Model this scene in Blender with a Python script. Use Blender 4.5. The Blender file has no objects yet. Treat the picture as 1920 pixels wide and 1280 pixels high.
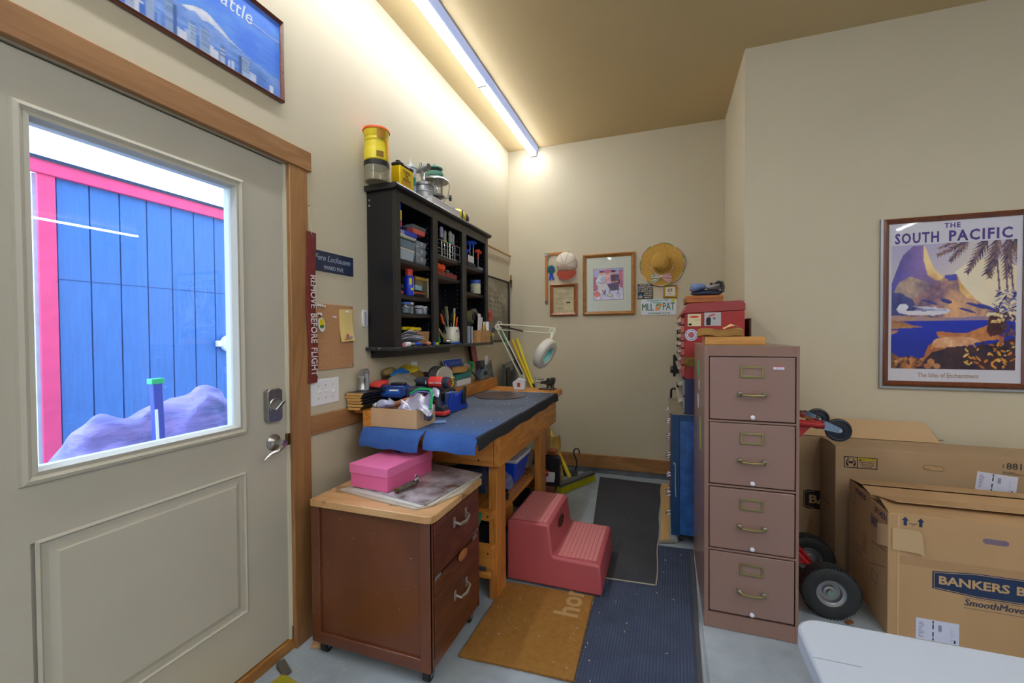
import bpy, bmesh, math, random
import numpy as np
from mathutils import Matrix, Vector, noise as mnoise
random.seed(7)
PI = math.pi
SC = bpy.context.scene
COL = SC.collection

# ------------------------------------------------------------------ camera
cam = bpy.data.cameras.new('camera'); camo = bpy.data.objects.new('camera', cam); COL.objects.link(camo)
F = 809.57; yaw, pitch, roll = -.33934, -.018266, -.006421
cam.sensor_width = 36.0; cam.lens = F / 1920 * 36.0; cam.clip_start = .02; cam.clip_end = 200
fw = Vector((math.sin(yaw)*math.cos(pitch), math.cos(yaw)*math.cos(pitch), math.sin(pitch)))
rt = Vector((math.cos(yaw), -math.sin(yaw), 0)); up = rt.cross(fw)
r2 = math.cos(roll)*rt + math.sin(roll)*up; u2 = -math.sin(roll)*rt + math.cos(roll)*up
camo.matrix_world = Matrix(((r2.x, u2.x, -fw.x, 0), (r2.y, u2.y, -fw.y, 0), (r2.z, u2.z, -fw.z, 1.384), (0, 0, 0, 1)))
SC.camera = camo

# ------------------------------------------------------------------ world: hazy bright sky
W = bpy.data.worlds.new('sky'); SC.world = W; W.use_nodes = True
bg = W.node_tree.nodes['Background']; bg.inputs[0].default_value = (.58, .76, 1, 1); bg.inputs[1].default_value = 5.2
SC.view_settings.view_transform = 'Standard'; SC.view_settings.look = 'None'
SC.view_settings.exposure = 0.22; SC.view_settings.gamma = 1.0; SC.view_settings.use_curve_mapping = False
LAMP = 27.0      # emission of the LED strip diffusers
LAMP_COL = (.96, .99, 1.0)
sun = bpy.data.lights.new('hazy_sun', 'SUN'); sun.energy = 3.0; sun.color = (.62, .78, 1); sun.angle = .5
suno = bpy.data.objects.new('hazy_sun', sun); COL.objects.link(suno); suno.rotation_euler = (math.radians(25), math.radians(-38), 0)
suno.location = (-6, 0, 8)

# ------------------------------------------------------------------ colours and materials
def lin(h):
    if isinstance(h, str):
        h = h.lstrip('#'); c = [int(h[i:i+2], 16)/255 for i in (0, 2, 4)]
    else: c = h
    return tuple(x/12.92 if x <= .04045 else ((x+.055)/1.055)**2.4 for x in c) + (1,)
def nt(m): return m.node_tree.nodes, m.node_tree.links
_M = {}
def P(name, col, rough=.55, metal=0, var=0, vs=6, bump=0, bs=80, spec=.5, emit=0, coat=0, stretch=None, col2=None, speck=None, trans=0):
    """plain procedural surface: colour with broad noise variation, fine relief, optional light specks"""
    if name in _M: return _M[name]
    m = bpy.data.materials.new(name); m.use_nodes = True; N, L = nt(m); b = N['Principled BSDF']
    c = lin(col); b.inputs['Base Color'].default_value = c; b.inputs['Roughness'].default_value = rough
    b.inputs['Metallic'].default_value = metal; b.inputs['Specular IOR Level'].default_value = spec
    b.inputs['Coat Weight'].default_value = coat; b.inputs['Coat Roughness'].default_value = .15
    if trans: b.inputs['Transmission Weight'].default_value = trans
    tc = N.new('ShaderNodeTexCoord'); src = tc.outputs['Object']
    if stretch:
        mp = N.new('ShaderNodeMapping'); mp.inputs['Scale'].default_value = stretch; L.new(src, mp.inputs[0]); src = mp.outputs[0]
    out = None
    if var or col2:
        n = N.new('ShaderNodeTexNoise'); n.inputs['Scale'].default_value = vs; n.inputs['Detail'].default_value = 6; n.inputs['Roughness'].default_value = .6; L.new(src, n.inputs[0])
        r = N.new('ShaderNodeValToRGB'); r.color_ramp.elements[0].position = .3; r.color_ramp.elements[1].position = .7
        if col2: a, d = c, lin(col2)
        else: a = tuple(x*(1-var) for x in c[:3])+(1,); d = tuple(min(1, x*(1+var)) for x in c[:3])+(1,)
        r.color_ramp.elements[0].color = a; r.color_ramp.elements[1].color = d
        L.new(n.outputs[0], r.inputs[0]); out = r.outputs[0]
    if speck:       # (colour, scale, threshold)
        n = N.new('ShaderNodeTexNoise'); n.inputs['Scale'].default_value = speck[1]; n.inputs['Detail'].default_value = 3; L.new(tc.outputs['Object'], n.inputs[0])
        r = N.new('ShaderNodeValToRGB'); r.color_ramp.elements[0].position = speck[2]; r.color_ramp.elements[1].position = min(1, speck[2]+.03)
        mx = N.new('ShaderNodeMix'); mx.data_type = 'RGBA'; L.new(n.outputs[0], r.inputs[0]); L.new(r.outputs[0], mx.inputs[0])
        if out: L.new(out, mx.inputs[6])
        else: mx.inputs[6].default_value = c
        mx.inputs[7].default_value = lin(speck[0]); out = mx.outputs[2]
    if out: L.new(out, b.inputs['Base Color'])
    if bump:
        n = N.new('ShaderNodeTexNoise'); n.inputs['Scale'].default_value = bs; n.inputs['Detail'].default_value = 4; L.new(src, n.inputs[0])
        bp = N.new('ShaderNodeBump'); bp.inputs['Strength'].default_value = bump; bp.inputs['Distance'].default_value = .01; L.new(n.outputs[0], bp.inputs['Height']); L.new(bp.outputs[0], b.inputs['Normal'])
    if emit: b.inputs['Emission Color'].default_value = c; b.inputs['Emission Strength'].default_value = emit
    _M[name] = m; return m
def wood(name, c1, c2, axis='y', scale=5, rough=.45, coat=.15, speck=None):
    if name in _M: return _M[name]
    m = bpy.data.materials.new(name); m.use_nodes = True; N, L = nt(m); b = N['Principled BSDF']
    tc = N.new('ShaderNodeTexCoord'); mp = N.new('ShaderNodeMapping'); L.new(tc.outputs['Object'], mp.inputs[0])
    s = [scale*2.2]*3; s['xyz'.index(axis)] = scale*.28; mp.inputs['Scale'].default_value = s
    n = N.new('ShaderNodeTexNoise'); n.inputs['Scale'].default_value = 1.3; n.inputs['Detail'].default_value = 5; n.inputs['Distortion'].default_value = 1.2; L.new(mp.outputs[0], n.inputs[0])
    mul = N.new('ShaderNodeMath'); mul.operation = 'MULTIPLY'; mul.inputs[1].default_value = 9; L.new(n.outputs[0], mul.inputs[0])
    fr = N.new('ShaderNodeMath'); fr.operation = 'PINGPONG'; fr.inputs[1].default_value = 1; L.new(mul.outputs[0], fr.inputs[0])
    mp2 = N.new('ShaderNodeMapping'); s2 = [scale*40]*3; s2['xyz'.index(axis)] = scale*1.2; mp2.inputs['Scale'].default_value = s2; L.new(tc.outputs['Object'], mp2.inputs[0])
    n2 = N.new('ShaderNodeTexNoise'); n2.inputs['Scale'].default_value = 1; n2.inputs['Detail'].default_value = 3; L.new(mp2.outputs[0], n2.inputs[0])
    ad = N.new('ShaderNodeMath'); ad.operation = 'MULTIPLY_ADD'; ad.inputs[1].default_value = .55; L.new(fr.outputs[0], ad.inputs[0])
    m3 = N.new('ShaderNodeMath'); m3.operation = 'MULTIPLY'; m3.inputs[1].default_value = .6; L.new(n2.outputs[0], m3.inputs[0]); L.new(m3.outputs[0], ad.inputs[2])
    r = N.new('ShaderNodeValToRGB'); r.color_ramp.elements[0].position = .15; r.color_ramp.elements[1].position = .95
    r.color_ramp.elements[0].color = lin(c1); r.color_ramp.elements[1].color = lin(c2); L.new(ad.outputs[0], r.inputs[0]); out = r.outputs[0]
    if speck:
        q = N.new('ShaderNodeTexNoise'); q.inputs['Scale'].default_value = speck[1]; q.inputs['Detail'].default_value = 3; L.new(tc.outputs['Object'], q.inputs[0])
        rr = N.new('ShaderNodeValToRGB'); rr.color_ramp.elements[0].position = speck[2]; rr.color_ramp.elements[1].position = min(1, speck[2]+.04)
        mx = N.new('ShaderNodeMix'); mx.data_type = 'RGBA'; L.new(q.outputs[0], rr.inputs[0]); L.new(rr.outputs[0], mx.inputs[0]); L.new(out, mx.inputs[6]); mx.inputs[7].default_value = lin(speck[0]); out = mx.outputs[2]
    L.new(out, b.inputs['Base Color']); b.inputs['Roughness'].default_value = rough; b.inputs['Coat Weight'].default_value = coat; b.inputs['Coat Roughness'].default_value = .3
    bp = N.new('ShaderNodeBump'); bp.inputs['Strength'].default_value = .15; bp.inputs['Distance'].default_value = .003; L.new(n2.outputs[0], bp.inputs['Height']); L.new(bp.outputs[0], b.inputs['Normal'])
    _M[name] = m; return m
def glassy(name, col='#ffffff', refl=.06, rough=.02, body=.0, fr=.5):
    """thin clear sheet: mostly passes light, some mirror reflection, optional milky body"""
    if name in _M: return _M[name]
    m = bpy.data.materials.new(name); m.use_nodes = True; N, L = nt(m); N.remove(N['Principled BSDF']); o = N['Material Output']
    t = N.new('ShaderNodeBsdfTransparent'); t.inputs[0].default_value = lin(col); g = N.new('ShaderNodeBsdfGlossy'); g.inputs['Roughness'].default_value = rough
    lw = N.new('ShaderNodeLayerWeight'); lw.inputs[0].default_value = .35
    k = N.new('ShaderNodeMath'); k.operation = 'MULTIPLY_ADD'; k.inputs[1].default_value = fr; k.inputs[2].default_value = refl; k.use_clamp = True; L.new(lw.outputs['Fresnel'], k.inputs[0])
    mx = N.new('ShaderNodeMixShader'); L.new(k.outputs[0], mx.inputs[0]); L.new(t.outputs[0], mx.inputs[1]); L.new(g.outputs[0], mx.inputs[2]); s = mx.outputs[0]
    if body:
        d = N.new('ShaderNodeBsdfDiffuse'); d.inputs[0].default_value = lin(col); m2 = N.new('ShaderNodeMixShader'); m2.inputs[0].default_value = body
        L.new(s, m2.inputs[1]); L.new(d.outputs[0], m2.inputs[2]); s = m2.outputs[0]
    L.new(s, o.inputs[0]); _M[name] = m; return m
def vcol(name, rough=.5):
    if name in _M: return _M[name]
    m = bpy.data.materials.new(name); m.use_nodes = True; N, L = nt(m); b = N['Principled BSDF']
    a = N.new('ShaderNodeAttribute'); a.attribute_name = 'print'; L.new(a.outputs['Color'], b.inputs['Base Color']); b.inputs['Roughness'].default_value = rough
    _M[name] = m; return m

# ------------------------------------------------------------------ mesh helpers
def frame_from(d):
    d = Vector(d).normalized(); a = Vector((0, 0, 1)) if abs(d.z) < .9 else Vector((1, 0, 0))
    x = d.cross(a).normalized(); return x, d.cross(x)
class MB:
    def __init__(s, M=None): s.v = []; s.f = []; s.M = M or Matrix.Identity(4)
    def add(s, vs, fs):
        k = len(s.v); s.v += [s.M @ Vector(p) for p in vs]; s.f += [tuple(i+k for i in f) for f in fs]; return s
    def box(s, x0, x1, y0, y1, z0, z1):
        x0, x1 = sorted((x0, x1)); y0, y1 = sorted((y0, y1)); z0, z1 = sorted((z0, z1))
        return s.add([(x0,y0,z0),(x1,y0,z0),(x1,y1,z0),(x0,y1,z0),(x0,y0,z1),(x1,y0,z1),(x1,y1,z1),(x0,y1,z1)],
                     [(0,3,2,1),(4,5,6,7),(0,1,5,4),(1,2,6,5),(2,3,7,6),(3,0,4,7)])
    def cyl(s, p, q, r, r2=None, n=16):
        r2 = r if r2 is None else r2; p, q = Vector(p), Vector(q); x, y = frame_from(q-p); v = []
        for c, rr in ((p, r), (q, r2)):
            for i in range(n): a = 2*PI*i/n; v.append(c + x*math.cos(a)*rr + y*math.sin(a)*rr)
        return s.add(v, [tuple(range(n))[::1], tuple(range(n, 2*n))[::-1]] + [(i, n+i, n+(i+1) % n, (i+1) % n) for i in range(n)])
    def lathe(s, prof, c=(0, 0, 0), ax=(0, 0, 1), n=20):
        c = Vector(c); d = Vector(ax).normalized(); x, y = frame_from(d); v = []
        for r, h in prof:
            for i in range(n): a = 2*PI*i/n; v.append(c + d*h + x*math.cos(a)*r + y*math.sin(a)*r)
        m = len(prof); f = [(j*n+i, (j+1)*n+i, (j+1)*n+(i+1) % n, j*n+(i+1) % n) for j in range(m-1) for i in range(n)]
        return s.add(v, f + [tuple(range(n)), tuple(range((m-1)*n, m*n))[::-1]])
    def ring(s, prof, c=(0, 0, 0), ax=(0, 0, 1), n=24):       # closed profile -> torus-like
        c = Vector(c); d = Vector(ax).normalized(); x, y = frame_from(d); v = []
        for r, h in prof:
            for i in range(n): a = 2*PI*i/n; v.append(c + d*h + x*math.cos(a)*r + y*math.sin(a)*r)
        m = len(prof); return s.add(v, [(j*n+i, ((j+1) % m)*n+i, ((j+1) % m)*n+(i+1) % n, j*n+(i+1) % n) for j in range(m) for i in range(n)])
    def tube(s, pts, r, n=8, close=False):
        pts = [Vector(p) for p in pts]; m = len(pts); rr = r if isinstance(r, (list, tuple)) else [r]*m; v = []; px = None
        for i, p in enumerate(pts):
            a = pts[(i-1) % m] if (close or i) else p; b = pts[(i+1) % m] if (close or i < m-1) else p
            d = (b-a).normalized()
            if px is None: x, y = frame_from(d)
            else: x = (px - d*px.dot(d)).normalized(); y = d.cross(x)
            px = x
            for k in range(n): t = 2*PI*k/n; v.append(p + x*math.cos(t)*rr[i] + y*math.sin(t)*rr[i])
        f = [(j*n+i, ((j+1) % m)*n+i, ((j+1) % m)*n+(i+1) % n, j*n+(i+1) % n) for j in range(m if close else m-1) for i in range(n)]
        if not close: f += [tuple(range(n)), tuple(range((m-1)*n, m*n))[::-1]]
        return s.add(v, f)
    def prism(s, pts, ax, d0, d1):
        """polygon pts given in the two other axes (in xyz order), extruded along ax from d0 to d1"""
        def P3(a, b, d): return {'x': (d, a, b), 'y': (a, d, b), 'z': (a, b, d)}[ax]
        n = len(pts); v = [P3(a, b, d0) for a, b in pts] + [P3(a, b, d1) for a, b in pts]
        return s.add(v, [tuple(range(n)), tuple(range(n, 2*n))[::-1]] + [(i, n+i, n+(i+1) % n, (i+1) % n) for i in range(n)])
    def ball(s, c, r, n=14, m=9):
        r = r if isinstance(r, (tuple, list)) else (r, r, r); c = Vector(c); v = []; f = []
        for j in range(m+1):
            t = PI*j/m
            for i in range(n): a = 2*PI*i/n; v.append(c + Vector((math.sin(t)*math.cos(a)*r[0], math.sin(t)*math.sin(a)*r[1], -math.cos(t)*r[2])))
        return s.add(v, [(j*n+i, j*n+(i+1) % n, (j+1)*n+(i+1) % n, (j+1)*n+i) for j in range(m) for i in range(n)])
    def surf(s, fn, nu, nv, th=None):
        """sheet fn(u,v)->point; th = offset vector giving it thickness"""
        g = [[Vector(fn(i/nu, j/nv)) for i in range(nu+1)] for j in range(nv+1)]; w = nu+1
        v = [p for row in g for p in row]; f = [(j*w+i, j*w+i+1, (j+1)*w+i+1, (j+1)*w+i) for j in range(nv) for i in range(nu)]
        if th is None: return s.add(v, f)
        k = len(v); t = Vector(th); v += [p - t for p in v]; f2 = [tuple(reversed([i+k for i in q])) for q in f]
        bd = [i for i in range(w)] + [j*w+nu for j in range(1, nv+1)] + [nv*w+i for i in range(nu-1, -1, -1)] + [j*w for j in range(nv-1, 0, -1)]
        sd = [(bd[i], bd[i]+k, bd[(i+1) % len(bd)]+k, bd[(i+1) % len(bd)]) for i in range(len(bd))]
        return s.add(v, f + f2 + sd)
    def build(s, name, mat, parent=None, label=None, cat=None, group=None, kind=None, bev=0, smooth=True, sub=0, ang=35, rm=0):
        me = bpy.data.meshes.new(name)
        if parent is not None:
            loc = Vector((0, 0, 0)); o = parent
            if not s.M_is_local: 
                while o is not None: loc += o.location; o = o.parent
        else:
            xs = [p.x for p in s.v]; ys = [p.y for p in s.v]; zs = [p.z for p in s.v]
            loc = Vector(((min(xs)+max(xs))/2, (min(ys)+max(ys))/2, min(zs)))
        me.from_pydata([p - loc for p in s.v], [], s.f)
        bm = bmesh.new(); bm.from_mesh(me)
        if rm: bmesh.ops.remove_doubles(bm, verts=bm.verts, dist=rm)
        bmesh.ops.recalc_face_normals(bm, faces=bm.faces); bm.to_mesh(me); bm.free()
        ob = bpy.data.objects.new(name, me); COL.objects.link(ob)
        if parent is not None: ob.parent = parent
        else: ob.location = loc
        me.materials.append(mat)
        if smooth: me.shade_smooth(); me.set_sharp_from_angle(angle=math.radians(ang))
        if bev:
            b = ob.modifiers.new('bevel', 'BEVEL'); b.width = bev; b.segments = 2; b.limit_method = 'ANGLE'; b.angle_limit = math.radians(40)
        if sub:
            b = ob.modifiers.new('sub', 'SUBSURF'); b.levels = sub; b.render_levels = sub
        if label: ob['label'] = label
        if cat: ob['category'] = cat
        if group: ob['group'] = group
        if kind: ob['kind'] = kind
        return ob
    M_is_local = False
def box(x0, x1, y0, y1, z0, z1, M=None): return MB(M).box(x0, x1, y0, y1, z0, z1)
def cyl(p, q, r, r2=None, n=16): return MB().cyl(p, q, r, r2, n)
def thing(name, label, cat, loc, group=None, kind=None):
    o = bpy.data.objects.new(name, None); COL.objects.link(o); o.location = loc; o.empty_display_size = .05
    if kind: o['kind'] = kind
    if label: o['label'] = label
    if cat: o['category'] = cat
    if group: o['group'] = group
    return o
def copy_tree(o, loc=None, label=None, parent=None):
    c = o.copy(); COL.objects.link(c)
    if parent: c.parent = parent
    if loc is not None: c.location = loc
    if label: c['label'] = label
    for ch in list(o.children): copy_tree(ch, None, None, c)
    return c
def TR(loc, rz=0, rx=0, ry=0): return Matrix.Translation(loc) @ Matrix.Rotation(rz, 4, 'Z') @ Matrix.Rotation(ry, 4, 'Y') @ Matrix.Rotation(rx, 4, 'X')
ORI = {'left': Matrix(((0,0,1),(1,0,0),(0,1,0))).to_4x4(), 'back': Matrix(((1,0,0),(0,0,-1),(0,1,0))).to_4x4(), 'floor': Matrix.Identity(4)}
def text(name, s, size, loc, ori, mat, parent, ax='CENTER', sx=1, shear=0, off=0, ex=.0004, rot=0, sp=1, wd=0):
    """flat lettering as real mesh; loc = centre of the line"""
    cu = bpy.data.curves.new(name, 'FONT'); cu.body = s; cu.size = size; cu.align_x = ax; cu.align_y = 'CENTER'; cu.extrude = ex
    bold = off if 'M' in s else 0      # the built-in M breaks when thickened, so it is doubled sideways instead
    cu.shear = shear; cu.offset = 0 if bold else off; cu.resolution_u = 2; cu.space_character = sp
    t = bpy.data.objects.new(name, cu); COL.objects.link(t); bpy.context.view_layer.update()
    me = bpy.data.meshes.new_from_object(t.evaluated_get(bpy.context.evaluated_depsgraph_get())); bpy.data.objects.remove(t)
    if bold:
        vs = [v.co.copy() for v in me.vertices]; fs = [tuple(p.vertices) for p in me.polygons]; n = len(vs); me = bpy.data.meshes.new(name)
        me.from_pydata([v+Vector((k*bold*1.5, 0, k*.00002)) for k in (-1, 0, 1) for v in vs], [], [tuple(i+k*n for i in f) for k in range(3) for f in fs])
    if isinstance(ori, str): ori = ORI[ori]
    if wd: xs = [v.co.x for v in me.vertices]; sx = wd/(max(xs)-min(xs))
    M = Matrix.Translation(loc) @ ori @ Matrix.Rotation(rot, 4, 'Z') @ Matrix.Diagonal((sx, 1, 1, 1))
    q = Vector((0, 0, 0)); o = parent
    while o is not None: q += o.location; o = o.parent
    me.transform(Matrix.Translation(-q) @ M); me.materials.clear(); me.materials.append(mat)
    ob = bpy.data.objects.new(name, me); COL.objects.link(ob); ob.parent = parent; return ob
# ---- painter: small canvas of print colours carried by a fine mesh
class Canvas:
    def __init__(s, w, h, col):
        s.w, s.h = w, h; s.a = np.empty((h+1, w+1, 3)); s.a[:] = lin(col)[:3]
        s.u, s.vv = np.meshgrid(np.linspace(0, 1, w+1), np.linspace(0, 1, h+1))
        rs = np.random.RandomState(5); s.n = np.zeros_like(s.u)
        for k, amp in ((6, 1), (12, .7), (28, .5), (60, .35)):
            g = rs.rand(k+2, k+2); x = s.u*k; y = s.vv*k; i = x.astype(int); j = y.astype(int); fx = x-i; fy = y-j
            s.n += amp*((g[j, i]*(1-fx)+g[j, i+1]*fx)*(1-fy)+(g[j+1, i]*(1-fx)+g[j+1, i+1]*fx)*fy - .5)
    def mask(s, pts):
        m = np.zeros(s.u.shape, bool); n = len(pts)
        for i in range(n):
            x0, y0 = pts[i]; x1, y1 = pts[(i+1) % n]
            if y0 == y1: continue
            c = ((y0 > s.vv) != (y1 > s.vv)) & (s.u < (x1-x0)*(s.vv-y0)/(y1-y0)+x0); m ^= c
        return m
    def put(s, m, col, col2=None, g=None, tex=0):
        c = np.array(lin(col)[:3])*np.ones(s.a.shape)
        if col2 is not None:
            t = (np.clip(g, 0, 1) if g is not None else np.clip(s.n*1.1+.5, 0, 1))[..., None]; c = c*(1-t)+np.array(lin(col2)[:3])*t
        if tex: c = c*(1+tex*s.n[..., None])
        s.a[m] = np.clip(c, 0, 1)[m]; return s
    def poly(s, pts, col, col2=None, g=None, tex=.3): return s.put(s.mask(pts), col, col2, g, tex)
    def ell(s, x, y, rx, ry, col, col2=None, rot=0, tex=.2):
        dx = s.u-x; dy = s.vv-y; c, t = math.cos(rot), math.sin(rot)
        return s.put(((dx*c+dy*t)/rx)**2+((-dx*t+dy*c)/ry)**2 < 1, col, col2, None, tex)
    def line(s, x0, y0, x1, y1, w, col, asp=1):
        dx, dy = x1-x0, (y1-y0)*asp; L2 = dx*dx+dy*dy+1e-9; t = np.clip(((s.u-x0)*dx+(s.vv-y0)*asp*dy)/L2, 0, 1)
        return s.put((s.u-x0-t*dx)**2+((s.vv-y0)*asp-t*dy)**2 < w*w/4, col)
    def build(s, name, M, W_, H_, parent, rough=.5, th=0):
        """M maps local (x right, y up, z out) with origin at the lower left corner"""
        o = parent; q = Vector((0, 0, 0))
        while o is not None: q += o.location; o = o.parent
        w1 = s.w+1; co = np.stack([s.u.ravel()*W_, s.vv.ravel()*H_, np.zeros(s.u.size), np.ones(s.u.size)], 1) @ np.array(M).T
        me = bpy.data.meshes.new(name); i, j = np.meshgrid(np.arange(s.w), np.arange(s.h)); k = (j*w1+i).ravel()
        me.from_pydata((co[:, :3]-np.array(q)).tolist(), [], np.stack([k, k+1, k+1+w1, k+w1], 1).tolist())
        at = me.color_attributes.new('print', 'FLOAT_COLOR', 'POINT'); at.data.foreach_set('color', np.concatenate([s.a.reshape(-1, 3), np.ones((s.u.size, 1))], 1).astype('f').ravel())
        me.materials.append(vcol('printed paper %g' % rough, rough)); ob = bpy.data.objects.new(name, me); COL.objects.link(ob); ob.parent = parent; return ob
def M_left(y, z, x=-1.547): return Matrix.Translation((x, y, z)) @ ORI['left']
def M_back(x, z, y=4.3): return Matrix.Translation((x, y, z)) @ ORI['back']

def crumple(mb, amp, sc, seed=0):
    o = Vector((seed*3.1, seed*1.7, seed)); mb.v = [p + Vector((mnoise.noise(p*sc+o), mnoise.noise(p*sc+o+Vector((9, 0, 0))), mnoise.noise(p*sc+o+Vector((0, 9, 0)))))*amp for p in mb.v]; return mb

# shared materials
BLK = P('black plastic', '#17181c', .45); DARK = P('dark grey plastic', '#2b2f38', .5); WHT = P('white plastic', '#e6e7ea', .4)
STEEL = P('brushed steel', '#9b9ca0', .32, 1); CHROME = P('polished metal', '#c9ccd2', .15, 1); ALU = P('dull aluminium', '#a9adb5', .45, .8, var=.1)
RED = P('red plastic', '#d63a35', .4); BLUE = P('blue plastic', '#1248c8', .35); YEL = P('yellow plastic', '#e8cf16', .4)
GREEN = P('green plastic', '#14a86a', .4); PAPER = P('white paper', '#e8e8ee', .7); KRAFT = P('brown card', '#b48a5e', .8, var=.07, vs=14)
ORG = P('orange plastic', '#f0641e', .4); INK = P('dark print', '#1c1f2c', .6); TEAL = P('teal print', '#118a7e', .5)
PINE = wood('orange pine lumber', '#a8641c', '#d4903e', 'y', 4, .45); PINEZ = wood('orange pine posts', '#a5641f', '#cb8840', 'z', 4, .45); PINEX = wood('orange pine rails', '#a5641f', '#cf8e42', 'x', 4, .45)
TRIM = wood('stained trim', '#8c6038', '#aa7d52', 'y', 3, .5); TRIMZ = wood('stained trim upright', '#8c6038', '#a87b4e', 'z', 3, .5); TRIMX = wood('stained trim crosswise', '#8f6238', '#b08050', 'x', 3, .5)
CLEAR = glassy('clear plastic', '#dfe6ee', .08, .1, .12); GLASS = glassy('clear glass', '#eef4f4', .05, .02)

# ================================================================== setting
WX, BY, CZ = -1.547, 4.30, 3.285
def noisy_floor():
    m = P('sealed concrete', '#a9abad', .35, var=.0, bump=.12, bs=30); N, L = nt(m); b = N['Principled BSDF']
    tc = N.new('ShaderNodeTexCoord'); n1 = N.new('ShaderNodeTexNoise'); n1.inputs['Scale'].default_value = 3; n1.inputs['Detail'].default_value = 9; n1.inputs['Roughness'].default_value = .65; n1.inputs['Distortion'].default_value = .1
    L.new(tc.outputs['Object'], n1.inputs[0]); r = N.new('ShaderNodeValToRGB'); e = r.color_ramp.elements
    e[0].position = .30; e[0].color = lin('#89929c'); e[1].position = .72; e[1].color = lin('#adb8c4'); k = e.new(.5); k.color = lin('#9ca8b2'); L.new(n1.outputs[0], r.inputs[0])
    n2 = N.new('ShaderNodeTexNoise'); n2.inputs['Scale'].default_value = 1.7; n2.inputs['Detail'].default_value = 5; L.new(tc.outputs['Object'], n2.inputs[0]); r2_ = N.new('ShaderNodeValToRGB'); r2_.color_ramp.elements[0].position = .56; r2_.color_ramp.elements[1].position = .75
    mx = N.new('ShaderNodeMix'); mx.data_type = 'RGBA'; L.new(r2_.outputs[0], mx.inputs[0]); L.new(r.outputs[0], mx.inputs[6]); mx.inputs[7].default_value = lin('#a89878'); L.new(mx.outputs[2], b.inputs['Base Color'])
    return m
FL = noisy_floor()
WALL = P('beige wall paint', '#cbc1a9', .62, var=.025, vs=1.5, bump=.05, bs=160)
CEIL = P('tan ceiling paint', '#cbb488', .6, var=.02, vs=2, bump=.04, bs=120)
TAN = P('door paint', '#bab6a8', .42, var=.03, vs=3, bump=.05, bs=40)
CONC = P('bare foundation concrete', '#6f747e', .85, var=.25, vs=9, bump=.6, bs=60)
m = MB(); 
JX = .165
m.box(-1.75, JX-.005, -5, 4.5, -.1, 0); m.box(JX+.005, 8, -5, 6.5, -.1, 0); m.box(JX-.005, JX+.005, -5, 4.5, -.1, -.006)
m.build('floor', FL, kind='structure', smooth=False)
box(-1.75, 8, -5, 6.5, CZ, CZ+.1).build('ceiling', CEIL, kind='structure', smooth=False)
# left wall with the door opening (y .50..1.44, z .0..2.12)
m = MB(); m.box(WX-.14, WX, 1.452, 4.5, .10, CZ); m.box(WX-.14, WX, -5, -3.0, .10, CZ); m.box(WX-.14, WX, -.7, .50, .10, CZ); m.box(WX-.14, WX, -3.0, -.7, .10, .95); m.box(WX-.14, WX, -3.0, -.7, 2.3, CZ); m.box(WX-.14, WX, .50, 1.452, 2.125, CZ)
m.build('wall_left', WALL, kind='structure', smooth=False)
box(WX-.15, WX-.012, 1.452, 4.45, 0, .10).build('trim_1', CONC, kind='structure')
box(WX-.02, .52, BY, BY+.14, .18, CZ).build('wall_back', WALL, kind='structure', smooth=False)
box(WX-.02, .52, BY-.014, BY+.14, 0, .18).build('trim_2', CONC, kind='structure')
box(.512, .65, 3.295, BY+.14, 0, CZ).build('wall_side', WALL, kind='structure', smooth=False)
box(.65, 2.45, 3.295, 3.42, 0, CZ).build('wall_right', WALL, kind='structure', smooth=False)
box(2.45, 2.58, 3.295, 6.4, 0, CZ).build('wall_return', WALL, kind='structure', smooth=False)
box(2.58, 8, 6.3, 6.4, 0, CZ).build('wall_far', WALL, kind='structure', smooth=False)
box(7.9, 8, -5, 6.3, 0, CZ).build('wall_east', WALL, kind='structure', smooth=False)
box(-1.75, 8, -5.1, -5, 0, CZ).build('wall_rear', WALL, kind='structure', smooth=False)
box(WX, .512, BY-.034, BY-.014, .055, .185).build('baseboard_back', TRIMX, kind='structure', bev=.003)
box(WX-.012, WX+.012, 1.548, 1.60, .075, .17).build('baseboard_left', TRIM, kind='structure', bev=.003)
# door casings, chair rail
box(WX, WX+.024, .30, 1.574, 2.127, 2.215).build('trim_3', TRIM, kind='structure', bev=.003)
box(WX, WX+.020, 1.452, 1.552, 0, 2.127).build('trim_4', TRIMZ, kind='structure', bev=.003)
box(WX, WX+.020, .36, .46, 0, 2.127).build('trim_5', TRIMZ, kind='structure', bev=.003)
box(WX, WX+.018, 1.552, 2.02, .920, 1.008).build('trim_6', TRIM, kind='structure', bev=.002)
WX2 = WX
box(WX-.14, WX+.004, .46, 1.452, 0, .045).build('trim_7', wood('threshold oak', '#8a5a26', '#b07c3c', 'y', 4), kind='structure', bev=.002)

# ---- entry door: opening y .50..1.44, z .05..2.12, face at x = -1.555
dr = thing('door_1', None, None, (WX-.03, .97, .05), kind='structure')
DX = WX-.010; D0, D1, DZ0, DZ1 = .485, 1.440, .052, 2.118
gy0, gy1, gz0, gz1 = .652, 1.213, 1.036, 1.950       # daylight opening
m = MB(); m.box(DX-.045, DX, D0, gy0-.02, DZ0, DZ1); m.box(DX-.045, DX, gy1+.02, D1, DZ0, DZ1); m.box(DX-.045, DX, gy0-.02, gy1+.02, gz1+.02, DZ1)
py0, py1, pz0, pz1 = .640, 1.250, .285, .848
m.box(DX-.045, DX, gy0-.02, gy1+.02, DZ0, pz0+.005); m.box(DX-.045, DX, gy0-.02, gy1+.02, pz1-.005, gz0-.02); m.box(DX-.045, DX-.010, gy0-.02, gy1+.02, pz0, pz1)
m.build('slab', TAN, dr, smooth=False)
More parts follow.
